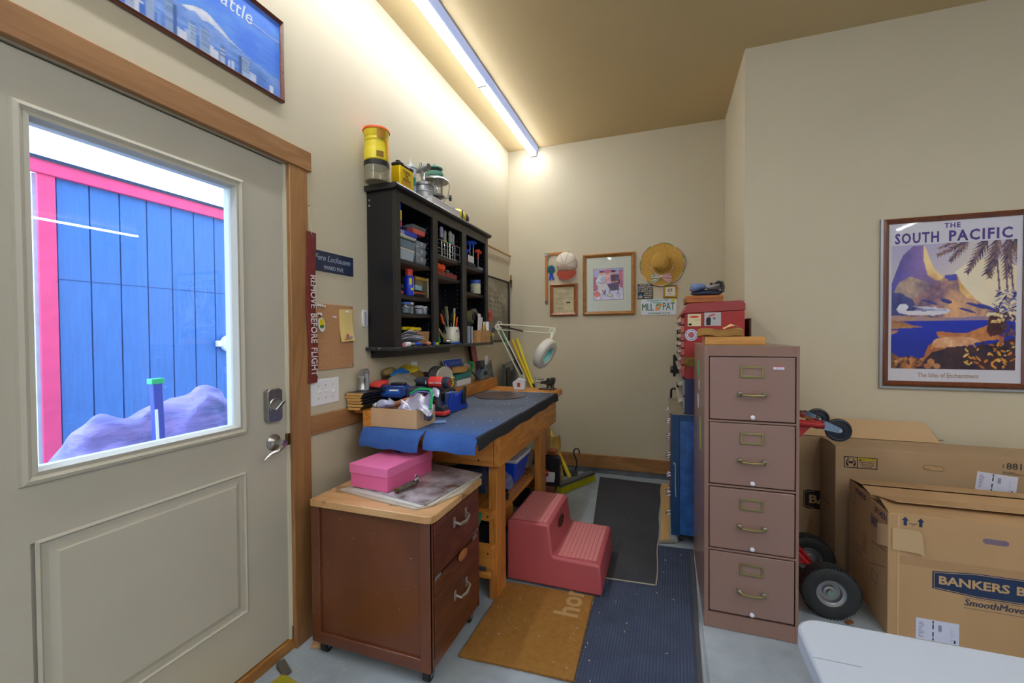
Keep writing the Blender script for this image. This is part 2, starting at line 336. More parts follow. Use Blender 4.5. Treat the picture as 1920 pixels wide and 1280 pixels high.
# raised lower panel: sunk moulding then raised field
def rect_ring(m, x0, x1, a, b, n=1):
    """sloped rectangular ring between rect a (at x0) and rect b (at x1)"""
    (ay0, ay1, az0, az1), (by0, by1, bz0, bz1) = a, b
    v = [(x0, ay0, az0), (x0, ay1, az0), (x0, ay1, az1), (x0, ay0, az1), (x1, by0, bz0), (x1, by1, bz0), (x1, by1, bz1), (x1, by0, bz1)]
    m.add(v, [(0,1,5,4),(1,2,6,5),(2,3,7,6),(3,0,4,7)])
def ins(r, d): return (r[0]+d, r[1]-d, r[2]+d, r[3]-d)
m = MB(); R0 = (py0, py1, pz0, pz1)
for d0, d1, x0, x1 in ((0, .008, .001, .005), (.008, .016, .005, -.006), (.016, .030, -.006, -.006), (.030, .048, -.006, .003)): rect_ring(m, DX+x0, DX+x1, ins(R0, d0), ins(R0, d1))
q = ins(R0, .048); m.add([(DX+.003, q[0], q[2]), (DX+.003, q[1], q[2]), (DX+.003, q[1], q[3]), (DX+.003, q[0], q[3])], [(0,1,2,3)])
m.build('raised_panel', TAN, dr, smooth=False)
m = MB(); G = (gy0, gy1, gz0, gz1); O = ins(G, -.040)
for d0, d1, x0, x1 in ((0, .004, 0, .012), (.004, .014, .012, .016), (.014, .024, .016, .009), (.024, .034, .009, .012), (.034, .042, .012, -.012)): rect_ring(m, DX+x0, DX+x1, ins(O, d0), ins(O, d1))
rect_ring(m, DX-.012, DX-.05, G, G)
m.build('window_frame', TAN, dr, smooth=False)
box(DX-.026, DX-.022, gy0-.004, gy1+.004, gz0-.004, gz1+.004).build('pane', glassy('door glass', '#f4f8ff', .045, .0), dr, smooth=False)
box(DX-.05, DX+.006, 1.4415, 1.452, .045, 2.125).build('jamb', P('cream jamb', '#d6d2c0', .5), dr)
m = MB().box(DX-.05, DX-.012, D1-.004, 1.4425, .045, 2.12); m.box(DX-.05, DX-.012, D0, D1, 2.117, 2.126); m.build('weatherstrip', P('brown seal', '#4a3a34', .7), dr)
# deadbolt
db = thing('deadbolt', None, None, (0, 0, 0)); db.parent = dr
cy, cz_ = 1.366, 1.092
def octo(m, y, z, hy, hz, x0, x1, c): m.prism([(y-hy+c, z-hz), (y+hy-c, z-hz), (y+hy, z-hz+c), (y+hy, z+hz-c), (y+hy-c*1.2, z+hz-c*.1), (y-hy+c*1.2, z+hz-c*.1), (y-hy, z+hz-c), (y-hy, z-hz+c)], 'x', x0, x1)
NICK = P('satin nickel', '#a8a6a4', .28, 1, var=.06, vs=20)
m = MB(); octo(m, cy, cz_, .036, .069, DX, DX+.026, .010); m.build('lock_body', NICK, db, bev=.003)
MB().cyl((DX+.026, cy, cz_), (DX+.030, cy, cz_), .030, .028, 24).build('rose', NICK, db)
m = MB(TR((DX+.045, cy, cz_), 0, math.radians(38))); m.box(-.014, .012, -.027, .027, -.006, .006); m.build('thumb_turn', CHROME, db, bev=.003)
m = MB(); 
for zz in (-.056, .056): m.cyl((DX+.026, cy, cz_+zz), (DX+.029, cy, cz_+zz), .006)
m.build('screw', STEEL, db)
lv = thing('lever_handle', None, None, (0, 0, 0)); lv.parent = dr; ly, lz = 1.375, .932
MB().lathe([(.034, 0), (.034, .005), (.020, .016), (.014, .018), (.012, .045), (.012, .048)], (DX, ly, lz), (1, 0, 0), 24).build('rose', NICK, lv)
pts = [(DX+.040, ly+.006, lz), (DX+.050, ly, lz-.012), (DX+.052, ly-.025, lz-.026), (DX+.052, ly-.055, lz-.031), (DX+.054, ly-.082, lz-.040), (DX+.055, ly-.098, lz-.050)]
MB().tube(pts, [.014, .012, .008, .006, .005, .003], 10).build('lever', CHROME, lv)
MB().cyl((DX+.034, ly+.004, lz), (DX+.062, ly+.004, lz), .0145, .013, 20).build('hub', CHROME, lv)
box(DX-.004, DX+.012, 1.436, 1.458, .905, .955).build('strike', P('worn brass', '#6d6040', .35, 1), dr, bev=.002)

w = thing('fill_window', None, None, (WX-.05, -1.85, .95), kind='structure')  # unseen window added behind the camera to let in cool daylight
m = MB(); 
for a, b, c_, d in ((-3.0, -.7, .95, 1.0), (-3.0, -.7, 2.25, 2.3), (-3.0, -2.95, .95, 2.3), (-.75, -.7, .95, 2.3), (-1.88, -1.82, .95, 2.3)): m.box(WX-.08, WX-.03, a, b, c_, d)
m.build('window_frame', WHT, w, bev=.002)
for a, b in ((-2.95, -1.88), (-1.82, -.75)): box(WX-.058, WX-.054, a, b, 1.0, 2.25).build('pane', glassy('door glass', '#f4f8ff', .045, .0), w, smooth=False)

# ---- ceiling strip lights
LED = P('led diffuser', '#ffffff', .5); LN, LL = nt(LED); LB = LN['Principled BSDF']; LB.inputs['Emission Color'].default_value = LAMP_COL+(1,); LB.inputs['Emission Strength'].default_value = LAMP
LED2 = P('led diffuser bright', '#ffffff', .5); L2B = LED2.node_tree.nodes['Principled BSDF']; L2B.inputs['Emission Color'].default_value = LAMP_COL+(1,); L2B.inputs['Emission Strength'].default_value = LAMP*1.15
HOUS = P('glowing housing', '#aebff0', .4, emit=.42)   # housing given a faint blue glow, standing in for light on its side
def strip(x, y0, y1, label, group=None, rot=False):
    t = thing('strip_light', label, 'ceiling light', (x, (y0+y1)/2, CZ-.07), group)
    m = MB(); m.prism([(x-.034, CZ-.001), (x+.056, CZ-.001), (x+.056, CZ-.018), (x+.034, CZ-.055), (x-.032, CZ-.055), (x-.034, CZ-.050)], 'y', y0, y1)
    m.build('glowing_housing', HOUS, t)
    m = MB(); m.prism([(x-.029, CZ-.0555), (x-.033, CZ-.064), (x-.026, CZ-.077), (x, CZ-.083), (x+.026, CZ-.077), (x+.033, CZ-.064), (x+.029, CZ-.0555)], 'y', y0+.006, y1-.006); m.build('diffuser', LED if x < 0 else LED2, t)
    for yy in (y0, y1-.004): box(x-.034, x+.036, yy, yy+.004, CZ-.084, CZ-.002).build('end_cap', WHT, t)
    return t
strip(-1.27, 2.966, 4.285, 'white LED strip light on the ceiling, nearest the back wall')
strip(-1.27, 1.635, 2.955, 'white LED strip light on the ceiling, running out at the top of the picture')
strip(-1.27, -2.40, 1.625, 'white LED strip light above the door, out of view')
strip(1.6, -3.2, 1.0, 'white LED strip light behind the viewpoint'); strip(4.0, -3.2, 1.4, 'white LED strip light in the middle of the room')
strip(.3, -4.6, -1.4, 'added unseen LED fill strip behind the viewpoint, nearest the camera'); strip(2.8, -3.2, 1.0, 'added unseen LED fill strip behind the viewpoint, third row')  # extra unseen strips, added to fill the room with light
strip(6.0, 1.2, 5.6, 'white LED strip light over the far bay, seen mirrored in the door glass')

# ================================================================== outside the door
SH = P('deep blue shed paint', '#3a6aa4', .7, var=.12, vs=5, bump=.5, bs=40, stretch=(1, 8, .8)); PINK = P('bright red trim paint', '#d83a6a', .6, var=.1, vs=8)
sx = -4.35
s = thing('garden_shed', 'blue grooved-panel shed with red trim boards seen through the door window', 'shed', (sx, 3.2, -.3))
ys = [1.93]+[1.955+.2032*k for k in range(0, 16)]
for i in range(len(ys)-1): box(sx-.02, sx, ys[i]+.006, ys[i+1]-.003, -.3, 2.60).build('siding_panel', SH, s, bev=.003)
box(sx+.0005, sx+.002, 1.95, 5.2, 1.818, 1.823).build('siding_seam', P('shed groove shade', '#27406b', .8), s)
box(sx-.06, sx-.012, 1.88, 5.2, -.3, 2.64).build('backing', P('shed groove shade', '#27406b', .8), s)
box(sx, sx+.025, 1.845, 1.945, -.3, 2.59).build('corner_trim', PINK, s, bev=.003)
box(sx, sx+.04, 1.80, 5.2, 2.585, 2.685).build('fascia', PINK, s, bev=.003)
m = MB(); m.prism([(sx-.3, 2.76), (sx+.06, 2.687), (sx+.06, 2.705), (sx-.3, 2.78)], 'y', 1.78, 5.2); m.build('roof', P('dark shingles', '#25304a', .9, bump=.6, bs=60), s)
box(sx-2.4, sx-.06, 1.85, 1.88, -.3, 2.6).build('end_wall', P('sunlit white boards', '#d7d9df', .7, var=.1, vs=12), s)
t = thing('outdoor_lamp', 'small round white lamp on the blue shed wall', 'wall lamp', (sx+.03, 3.3, 1.3))
MB().lathe([(.07, 0), (.085, .02), (.08, .05), (.04, .075)], (sx+.002, 3.285, 1.30), (1, 0, 0), 24).build('globe', P('frosted lamp white', '#dfe6f2', .4), t)
box(sx+.002, sx+.045, 3.165, 3.21, 1.27, 1.33).build('bracket', WHT, t, bev=.004)
box(-9, WX-.16, -6, 9, -.45, -.30).build('ground', P('pale gravel', '#a9adb5', .9, var=.25, vs=30, bump=.5, bs=90), kind='structure')
g = thing('lattice_fence', 'white board fence beyond the left corner of the shed', 'fence', (-5.2, 1.4, -.3))
for k in range(7): box(-5.0, -4.97, .72+k*.15, .865+k*.15, -.3, 2.3).build('fence_board', P('sunlit white boards', '#d7d9df', .7, var=.1, vs=12), g, bev=.003)
HP = [(1.02, .3), (1.10, .82), (1.2, .95), (1.3, .997), (1.45, .985), (1.55, 1.0), (1.62, 1.06), (1.73, 1.095), (1.85, 1.05), (1.95, .98), (2.3, .9), (2.6, .3)]
def heap(u, v):
    y = 1.02+1.58*u; h = float(np.interp(y, [a for a, b in HP], [b for a, b in HP])); a = v*PI
    return (-2.55 - .30*math.cos(a), y, -.3 + (h+.3+.015*math.sin(y*23+v*9))*max(0, math.sin(a))**.55)
tarp = P('crumpled camouflage tarp', '#3c4a86', .6, bump=.8, bs=20, vs=5, col2='#8f7cba', stretch=(1, .6, 2.2))
crumple(crumple(MB().surf(heap, 70, 30), .07, 4.5, 2), .03, 13, 3).build('tarp_heap', tarp, label='crumpled purple-grey tarp covering a heap outside the door window', cat='tarp', sub=1)
t = thing('garden_post', 'dark blue post with a green cap standing in front of the shed', 'post', (-2.2, 1.355, -.3))
MB(TR((-2.2, 1.355, 0), 0, .03)).box(-.016, .016, -.020, .020, -.3, 1.18).build('post', P('navy paint', '#2a3fa0', .5), t, bev=.004)
MB(TR((-2.2, 1.355, 0), 0, .03)).box(-.02, .02, -.026, .026, 1.165, 1.19).build('cap', GREEN, t, bev=.003)
MB(TR((-2.2, 1.355, 0), 0, .03)).box(.0161, .018, -.020, -.008, .6, 1.05).build('white_strip', WHT, t)

# ================================================================== left wall: pictures and hangings
CHERRY = wood('cherry frame', '#5a2a1c', '#7f4630', 'y', 6, .3, .4)
def picture(name, label, cat, ori, a0, a1, z0, z1, dep, fw_, mat, wall, canvas=None, inner=None, mat2=None, prof=True, glass=True):
    """framed picture on a wall; a0,a1 along the wall; four mitred frame members, backing, print, pane"""
    O = Matrix.Translation((wall, a0, z0)) @ ORI['left'] if ori == 'left' else Matrix.Translation((a0, wall, z0)) @ ORI['back']
    Wd, H = a1-a0, z1-z0; loc = O @ Vector((Wd/2, 0, 0)); t = thing(name, label, cat, tuple(loc))
    q = [(0, .002), (0, dep*.75), (fw_*.35, dep), (fw_*.8, dep*.6), (fw_, dep*.45), (fw_, .004)]
    cs = [(0, 0), (Wd, 0), (Wd, H), (0, H)]; dirs = [(1, 1), (-1, 1), (-1, -1), (1, -1)]
    for k in range(4):
        m = MB(O); (xa, ya), (xb, yb) = cs[k], cs[(k+1) % 4]; (da, ea), (db_, eb) = dirs[k], dirs[(k+1) % 4]
        v = [(xa+da*o, ya+ea*o, h) for o, h in q] + [(xb+db_*o, yb+eb*o, h) for o, h in q]; n = len(q)
        m.add(v, [(i, (i+1) % n, n+(i+1) % n, n+i) for i in range(n)] + [tuple(range(n)), tuple(range(n, 2*n))])
        m.build('frame_rail', mat, t, smooth=False)
    MB(O).box(fw_*.7, Wd-fw_*.7, fw_*.7, H-fw_*.7, .003, .006).build('backing', mat2 or PAPER, t, smooth=False)
    if canvas is not None:
        x0, x1, y0, y1 = inner or (fw_, Wd-fw_, fw_, H-fw_)
        canvas.build('print', O @ Matrix.Translation((x0, y0, .0072)), x1-x0, y1-y0, t, .45)
    if glass: MB(O).box(fw_*.85, Wd-fw_*.85, fw_*.85, H-fw_*.85, .0085, .0095).build('glass_pane', glassy('picture glass', '#ffffff', .012, .03, 0, .08), t, smooth=False)
    return t, O
# city skyline poster above the door
c = Canvas(150, 90, '#4a90ff'); c.put(c.vv > -1, '#3f84ff', '#62a2ff', None)
S_ = lambda pp: [(.39+.62*a, .08+.5*b) for a, b in pp]
c.poly(S_([(-.8, .40), (.05, .5), (.30, .60), (.36, .72), (.42, .78), (.47, .76), (.53, .66), (.60, .52), (.70, .42), (.85, .33), (1.1, .28), (1.1, -.2), (-.8, -.2)]), '#5a94f2', '#8cb0f2', None)
c.poly(S_([(.29, .58), (.36, .72), (.42, .79), (.47, .76), (.53, .65), (.60, .52), (.70, .42), (.58, .48), (.52, .56), (.46, .60), (.42, .54), (.37, .62), (.33, .55)]), '#b4c4f0', '#e2e6fa', None)
c.poly([(-.1, .20), (.3, .18), (.7, .15), (1.1, .10), (1.1, -.1), (-.1, -.1)], '#3f78e0', '#6a9cf0', None)
random.seed(3)
for k in range(46):
    x = .02+.96*random.random(); w = .012+.02*random.random(); h = .08+random.random()*.10*(1.2-x); c.poly([(x, 0), (x+w, 0), (x+w, h), (x, h)], random.choice(['#a4c2f4', '#c4d8fa', '#3f78e0', '#7aa4f0', '#dde4fa']), None)
for x, w, h, col in ((.10, .04, .5, '#2653ad'), (.145, .045, .58, '#b59bcf'), (.22, .03, .42, '#a9bde3'), (.30, .035, .47, '#9db9e6'), (.385, .04, .52, '#8fb0e2'), (.425, .012, .5, '#3a68b8'), (.50, .03, .37, '#abc3e8'), (.555, .05, .40, '#9bb8e4'), (.66, .03, .30, '#b4c4e4'), (.79, .045, .36, '#a6bfe6'), (.775, .014, .35, '#345fae')):
    x = .24+.72*x; h *= .62; w *= .75
    c.poly([(x, 0), (x+w, 0), (x+w, h), (x+w*.5, h+.015), (x, h)], col)
    for r in range(12): c.line(x+.004, .06+r*h/13, x+w-.004, .06+r*h/13, .004, '#5b84c8', .6)
t, O = picture('skyline_poster', 'blue city skyline poster in a thin dark cherry frame above the door', 'poster', 'left', .48, 1.437, 2.375, 2.715, .022, .014, CHERRY, WX, c)
text('title_lettering', 'Seattle', .082, O @ Vector((.712, .258, .0078)), 'left', P('pale blue print', '#e6f0ff', .5), t, shear=.25, wd=.20)
MB(O).box(.805, .94, .244, .2465, .0073, .0081).build('title_rule', P('pale blue print', '#cfe0ff', .5), t)
for r_, y_ in ((.30, .16), (.46, .10)): pass

# red streamer on a string
STRAPM = P('faded red webbing', '#7c2f2c', .85, var=.18, vs=20, bump=.4, bs=200)
t = thing('streamer_strap', 'faded red cloth streamer lettered in white, hanging from a string on the door casing', 'streamer', (WX+.03, 1.56, 1.16))
def strapf(u, v): return (WX+.026+.004*math.sin(v*7)+.002*math.sin(u*5), 1.534+.056*u+.004*math.sin(v*9)-.004*v*0, 1.163+.69*v)
MB().surf(strapf, 3, 20, (.003, 0, 0)).build('strap', STRAPM, t)
MB().tube([(WX+.03, 1.562, 1.842), (WX+.028, 1.556, 1.90), (WX+.026, 1.552, 1.965)], .0014, 5).build('string', P('cotton string', '#d8cfae', .8), t)
MB().ring([(.004, 0), (.008, 0), (.008, .003), (.004, .003)], (WX+.029, 1.561, 1.838), (1, 0, 0), 12).build('grommet', STEEL, t)
for w_, z_ in (('REMOVE', 1.582), ('BEFORE', 1.415), ('FLIGHT', 1.262)): text('strap_lettering', w_, .050, (WX+.0335, 1.563, z_), 'left', P('worn white print', '#d6c8c4', .7), t, rot=-PI/2, sx=.80, off=.0008, ex=.0012)
# nail on the casing
MB().cyl((WX+.02, 1.552, 1.968), (WX+.034, 1.552, 1.970), .0016).build('nail', STEEL, label='small nail in the door casing holding the streamer string', cat='nail')
# name plate
t = thing('name_plate', 'navy engraved plaque on the wall above the cork board', 'plaque', (WX, 1.728, 1.69))
box(WX+.001, WX+.005, 1.578, 1.870, 1.688, 1.785).build('plate', P('navy plate', '#1c2b4e', .3, coat=.4), t, bev=.001)
SIL = P('silver engraving', '#9fb0c8', .4)
text('name_lettering', 'Fern Lochausen', .040, (WX+.0055, 1.724, 1.752), 'left', SIL, t, shear=.35, sx=.95)
text('ward_lettering', 'WARD FIVE', .026, (WX+.0055, 1.728, 1.708), 'left', SIL, t, off=.0003)
# cork board
CORK = P('cork', '#b8835a', .9, bump=.5, bs=300, vs=120, col2='#cf9f74')
t = thing('cork_board', 'square of bare cork pinned to the wall beside the door casing', 'cork board', (WX, 1.726, 1.214))
box(WX+.001, WX+.008, 1.588, 1.860, 1.215, 1.532).build('cork_sheet', CORK, t, bev=.001)
for y, z in ((1.842, 1.522), (1.850, 1.228)): MB().cyl((WX+.008, y, z), (WX+.0095, y, z), .0035, n=8).build('tack', STEEL, t)
def pin(y, z, lab): 
    MB().lathe([(.0055, 0), (.006, .002), (.0035, .004), (.003, .010), (.0055, .013), (.005, .015)], (WX+.0082, y, z), (1, 0, 0), 10).build('push_pin', WHT, label=lab, cat='push pin', group='white push pins in the cork board')
for y, z, w_ in ((1.602, 1.5245, 'leftmost'), (1.616, 1.5235, 'second from the left'), (1.630, 1.522, 'third from the left'), (1.645, 1.520, 'rightmost')): pin(y, z, 'white push pin in the cork board top row, '+w_)
pin(1.716, 1.471, 'white push pin alone in the middle of the cork board')
t = thing('key_fob', 'yellow and green oval key tag hanging on a pin on the cork board', 'key tag', (WX+.012, 1.625, 1.40))
MB(Matrix.Translation((WX+.014, 1.630, 1.432)) @ Matrix.Rotation(.15, 4, 'X') @ Matrix.Diagonal((1, .62, 1, 1))).cyl((-.003, 0, 0), (.003, 0, 0), .034, n=24).build('tag', WHT, t)
MB(Matrix.Translation((WX+.0175, 1.630, 1.437)) @ Matrix.Rotation(.15, 4, 'X') @ Matrix.Diagonal((1, .6, 1, 1))).cyl((0, 0, 0), (.0012, 0, 0), .024, n=24).build('picture_disc', YEL, t)
MB(Matrix.Translation((WX+.0188, 1.629, 1.424)) @ Matrix.Rotation(.15, 4, 'X') @ Matrix.Diagonal((1, 1, .6, 1))).cyl((0, 0, 0), (.0008, 0, 0), .013, n=16).build('green_disc', P('leaf green', '#3d7a2c', .5), t)
MB().ring([(.006, 0), (.0085, 0), (.0085, .002), (.006, .002)], (WX+.013, 1.622, 1.474), (1, .2, 0), 14).build('split_ring', STEEL, t)
MB().lathe([(.007, 0), (.007, .002), (.004, .005), (.003, .012), (.007, .015)], (WX+.0082, 1.620, 1.482), (1, 0, 0), 10).build('pin', WHT, t)
t = thing('note_pad', 'yellow note pad with a small farm picture pinned to the cork board', 'note pad', (WX+.01, 1.80, 1.35))
NM = Matrix.Translation((WX+.010, 1.803, 1.433)) @ Matrix.Rotation(.055, 4, 'X')
m = MB(NM); m.surf(lambda u, v: (.006-.004*math.sin(v*3)+.006*(1-v)**3, -.048+.096*u, -.083+.163*v), 3, 10, (.003, 0, 0)); m.build('pad', P('buff paper', '#e9cf86', .8), t)
MB(NM).box(.013, .0138, -.030, .022, -.074, -.068).build('printed_grass', P('printed brown', '#b98a4c', .7), t)
MB(NM).prism([(-.015, -.068), (.005, -.068), (.005, -.052), (-.005, -.042), (-.015, -.052)], 'x', .0125, .0134).build('printed_barn', P('printed pink barn', '#c46a6a', .7), t)
MB(NM).prism([(.010, -.068), (.030, -.068), (.028, -.056), (.012, -.056)], 'x', .0125, .0134).build('printed_cart', P('printed grey cart', '#9aa3c4', .7), t)
MB(NM).box(.006, .014, -.010, .010, .062, .074).build('clip', WHT, t, bev=.002)
# switch plate
t = thing('switch_plate', 'white triple toggle light switch plate below the cork board', 'light switch', (WX, 1.660, 1.05))
box(WX+.0005, WX+.006, 1.568, 1.752, 1.050, 1.174).build('plate', P('glossy white plate', '#eef0f4', .25), t, bev=.003)
for k in range(3):
    y = 1.614+.046*k; MB(TR((WX+.006, y, 1.112), 0, 0, -.5 if k < 2 else .5)).box(0, .014, -.004, .004, -.006, .006).build('toggle', P('glossy white plate', '#eef0f4', .25), t, bev=.001)
    for zz in (-.030, .030): MB().cyl((WX+.006, y, 1.112+zz), (WX+.0068, y, 1.112+zz), .003, n=10).build('screw', STEEL, t)
# thermometer
t = thing('thermometer', 'small white oval thermometer on the wall left of the black wall cabinet', 'thermometer', (WX, 1.955, 1.415))
TH = [(-.014+0, -.034), (.014, -.034), (.020, -.024), (.020, .030), (.014, .044), (-.014, .044), (-.020, .030), (-.020, -.024)]
MB().prism([(1.956+a, 1.466+b*1.2) for a, b in TH], 'x', WX, WX+.010).build('case', WHT, t, bev=.002)
MB().prism([(1.956+a*.6, 1.466+b*.98) for a, b in TH], 'x', WX+.0102, WX+.0112).build('scale_plate', P('pale grey', '#c7ccd6', .4), t)
box(WX+.0112, WX+.0125, 1.9552, 1.9572, 1.43, 1.505).build('tube', P('red spirit', '#b02030', .3), t)
for k in range(9): box(WX+.0112, WX+.0116, 1.948, 1.9535, 1.436+k*.008, 1.4372+k*.008).build('tick', INK, t)
for y, z, lab in ((2.445, 1.148, 'white outlet cover on the wall over the left part of the workbench'), (3.665, 1.122, 'white outlet cover on the wall past the right end of the shelf')):
    t = thing('outlet_cover', lab, 'outlet', (WX, y, z-.06)); box(WX+.0005, WX+.006, y-.037, y+.037, z-.060, z+.060).build('plate', P('glossy white plate', '#eef0f4', .25), t, bev=.003)
    for zz in (-.025, .022): MB().prism([(y-.016, z+zz-.012), (y+.016, z+zz-.012), (y+.018, z+zz), (y+.016, z+zz+.014), (y-.016, z+zz+.014), (y-.018, z+zz)], 'x', WX+.006, WX+.0075).build('receptacle', P('cream plastic', '#dcdce0', .35), t)
# dark framed town plan, dowel, white strip, finial
MAPG = Canvas(90, 90, '#8d877a'); MAPG.put(MAPG.vv > -1, '#857f70', '#a39c8b', None)
MAPG.poly([(0, .88), (.2, .9), (.5, .84), (.8, .62), (1, .45), (1, 0), (0, 0)], '#6f6a5e', '#857f72', None)
for x in (.1, .22, .36, .48, .6, .7): MAPG.line(x, .42, x, .82-.3*max(0, x-.3), .012, '#a8a293')
for y in (.44, .52, .6, .68, .76): MAPG.line(.05, y, .78, y-.02, .012, '#a8a293')
for k in range(12): a = .06+.8*random.random(); b = .46+.3*random.random(); MAPG.poly([(a, b), (a+.06, b), (a+.06, b+.04), (a, b+.04)], '#b2ac9c')
picture('framed_town_plan', 'faded grey town plan in a slim black frame on the wall past the shelf', 'map', 'left', 3.40, 4.262, 1.305, 1.925, .024, .016, P('black frame', '#1f2022', .3), WX, MAPG)
MB().cyl((WX+.02, 3.30, 2.196), (WX+.02, 4.285, 2.196), .008, n=10).build('wooden_dowel', wood('dowel', '#a8743c', '#c8955a', 'y', 8), label='thin wooden dowel fixed high on the wall above the framed plan', cat='rod')
m = MB(); m.lathe([(.004, 0), (.006, .03), (.014, .075), (.016, .08), (.008, .085), (.006, .10), (.009, .11), (.006, .13), (.003, .14)], (-1.512, 4.262, 1.86), (0, 0, 1), 14)
m.build('brass_finial', P('brass', '#8a6a2c', .3, 1), label='small brass finial standing on the upper corner of the black frame', cat='finial')
box(WX+.001, WX+.012, 3.46, 3.55, 1.71, 2.03).build('white_wall_strip', PAPER, label='narrow white strip of card on the wall at the right end of the shelf', cat='card')
m = MB(); m.prism([(3.60, 1.50), (3.64, 1.49), (3.68, 1.51), (3.69, 1.55), (3.675, 1.59), (3.63, 1.60), (3.60, 1.575), (3.62, 1.54)], 'x', WX+.03, WX+.06)
m.build('red_hand_tool', P('scuffed red plastic', '#c8432c', .45), label='red plastic tool handle hanging over the framed plan, right of the shelf', cat='tool', bev=.008)

# ================================================================== black wall cabinet
CB = P('black lacquered board', '#0f1119', .36, var=.1, vs=5, coat=.1); CBF = P('dark face frame', '#232327', .4, coat=.1); SHU = P('raw board underside', '#8d715c', .7)
XF = -1.362; Y0, Y1, Z0, Z1 = 1.99, 3.28, 1.315, 2.165
t = thing('wall_cabinet', 'black open wall cabinet of three bays hung over the workbench', 'cabinet', (WX+.09, 2.635, 1.265))
box(WX+.001, WX+.006, Y0+.01, Y1-.01, Z0, Z1).build('back_panel', CB, t)
m = box(WX+.001, XF-.018, Y0, Y0+.018, Z0, Z1); m.build('side_panel', CB, t, bev=.001)
box(WX+.001, XF-.018, Y1-.018, Y1, Z0, Z1).build('side_panel', CB, t, bev=.001)
for y in (2.417, 2.832): box(WX+.006, XF-.018, y-.010, y+.010, Z0, Z1).build('divider', CB, t)
for a, b in ((Y0, 2.035), (2.388, 2.452), (2.802, 2.872), (3.228, Y1)): box(XF-.018, XF, a, b, Z0, Z1).build('stile', CBF, t, bev=.001)
for a, b in ((2.035, 2.388), (2.452, 2.802), (2.872, 3.228)): box(XF-.016, XF-.001, a, b, 2.110, Z1).build('top_rail', CBF, t)
m = MB(); m.prism([(WX+.001, Z1), (XF+.004, Z1), (XF+.022, Z1+.008), (XF+.028, Z1+.018), (XF+.022, Z1+.030), (WX+.001, Z1+.030)], 'y', Y0-.022, Y1+.022); m.build('crown', CBF, t, bev=.002)
box(WX+.001, XF+.032, Y0-.03, Y1+.03, Z0-.020, Z0).build('bottom_ledge', P('worn black ledge', '#2a2b2f', .4, speck=('#8a8c92', 60, .66)), t, bev=.005)
box(WX+.001, WX+.06, Y0+.02, 2.84, Z0-.062, Z0-.021).build('hanging_rail', CB, t, bev=.002)
for a, b, zs in ((2.009, 2.406, (1.805, 1.607, 1.505)), (2.428, 2.821, (1.895, 1.768)), (2.843, 3.261, (1.893, 1.697))):
    for z in zs:
        s = box(WX+.007, XF-.022, a, b, z-.019, z).build('shelf', CBF, t, bev=.001); box(WX+.008, XF-.024, a+.001, b-.001, z-.0195, z-.019).build('underside', SHU, s)
m = MB()
for yy, d in ((2.4065, -1), (2.8215, -1), (3.2615, -1)):
    for xx in (WX+.035, XF-.05):
        for k in range(22): m.box(xx-.0022, xx+.0022, yy-.0012, yy+.0002, 1.38+k*.032-.0022, 1.38+k*.032+.0022)
m.build('shelf_pin_holes', P('pale pin hole', '#9aa0aa', .6), t, kind='stuff', smooth=False)
m = MB(); 
for z in (2.12, 2.09): m.cyl((WX+.02, Y0-.001, z), (WX+.02, Y0-.003, z), .006, n=12)
m.build('side_screw', ALU, t)

# ---- on top of the cabinet (z = 2.195)
ZT = 2.196
def can(name, label, cat, c, r, h, mat, lid=None, lr=None, lh=.012, neck=None, n=24):
    t = thing(name, label, cat, c)
    MB().lathe([(r*.96, 0), (r, .003), (r, h-.004), (r*.95, h)], c, n=n).build('body', mat, t)
    if lid: MB().lathe([((lr or r*1.03), 0), ((lr or r*1.03), lh-.002), ((lr or r*1.03)*.96, lh)], (c[0], c[1], c[2]+h), n=n).build('lid', lid, t)
    return t
jarG = glassy('dusty jar glass', '#d9d4bb', .1, .1, .25)
x0 = -1.455
t = can('glass_jar', 'clear jar with a black lid on the left end of the wall cabinet top', 'jar', (x0, 1.960, ZT), .066, .082, jarG, BLK, .067, .024)
MB().lathe([(.055, 0), (.058, .02), (.03, .032), (.01, .03)], (x0, 1.960, ZT+.004), n=14).build('contents', P('pale hardware', '#a9a186', .8, bump=.8, bs=60), t)
t = thing('yellow_canister', 'yellow plastic canister with a peeling orange lid stacked on the glass jar', 'canister', (x0, 1.960, ZT+.108))
YC = P('yellow canister print', '#dcc51c', .45, vs=8, col2='#e7d53a')
MB().lathe([(.060, 0), (.064, .004), (.064, .06), (.060, .072), (.063, .085), (.059, .097), (.063, .11), (.059, .122), (.064, .135), (.067, .160)], (x0, 1.960, ZT+.108), n=28).build('body', YC, t)
MB().lathe([(.071, 0), (.072, .006), (.070, .012)], (x0, 1.960, ZT+.266), n=28).build('lid', ORG, t)
m = MB()
def bent(a0, a1, z0, z1, r, cx, cy):
    n = 8; v = []; 
    for k in range(n+1): a = a0+(a1-a0)*k/n; v += [(cx+math.cos(a)*r, cy+math.sin(a)*r, z0), (cx+math.cos(a)*r, cy+math.sin(a)*r, z1)]
    return v, [(2*k, 2*k+2, 2*k+3, 2*k+1) for k in range(n)]
v, f = bent(-.95, -.35, ZT+.118, ZT+.150, .0648, x0, 1.96); MB().add(v, f).build('bar_code', P('barcode brown', '#8a6a12', .6), t)
v, f = bent(-.1, .75, ZT+.125, ZT+.225, .0655, x0, 1.96); MB().add(v, f).build('label_panel', P('label gold', '#efb000', .5), t)
v, f = bent(-.9, -.2, ZT+.215, ZT+.262, .0672, x0, 1.96); MB().add(v, f).build('tape_patch', P('brown packing tape', '#a8771e', .4), t)
t = thing('oil_tin', 'flat yellow and black tin of wood oil on top of the wall cabinet', 'tin', (-1.43, 2.16, ZT))
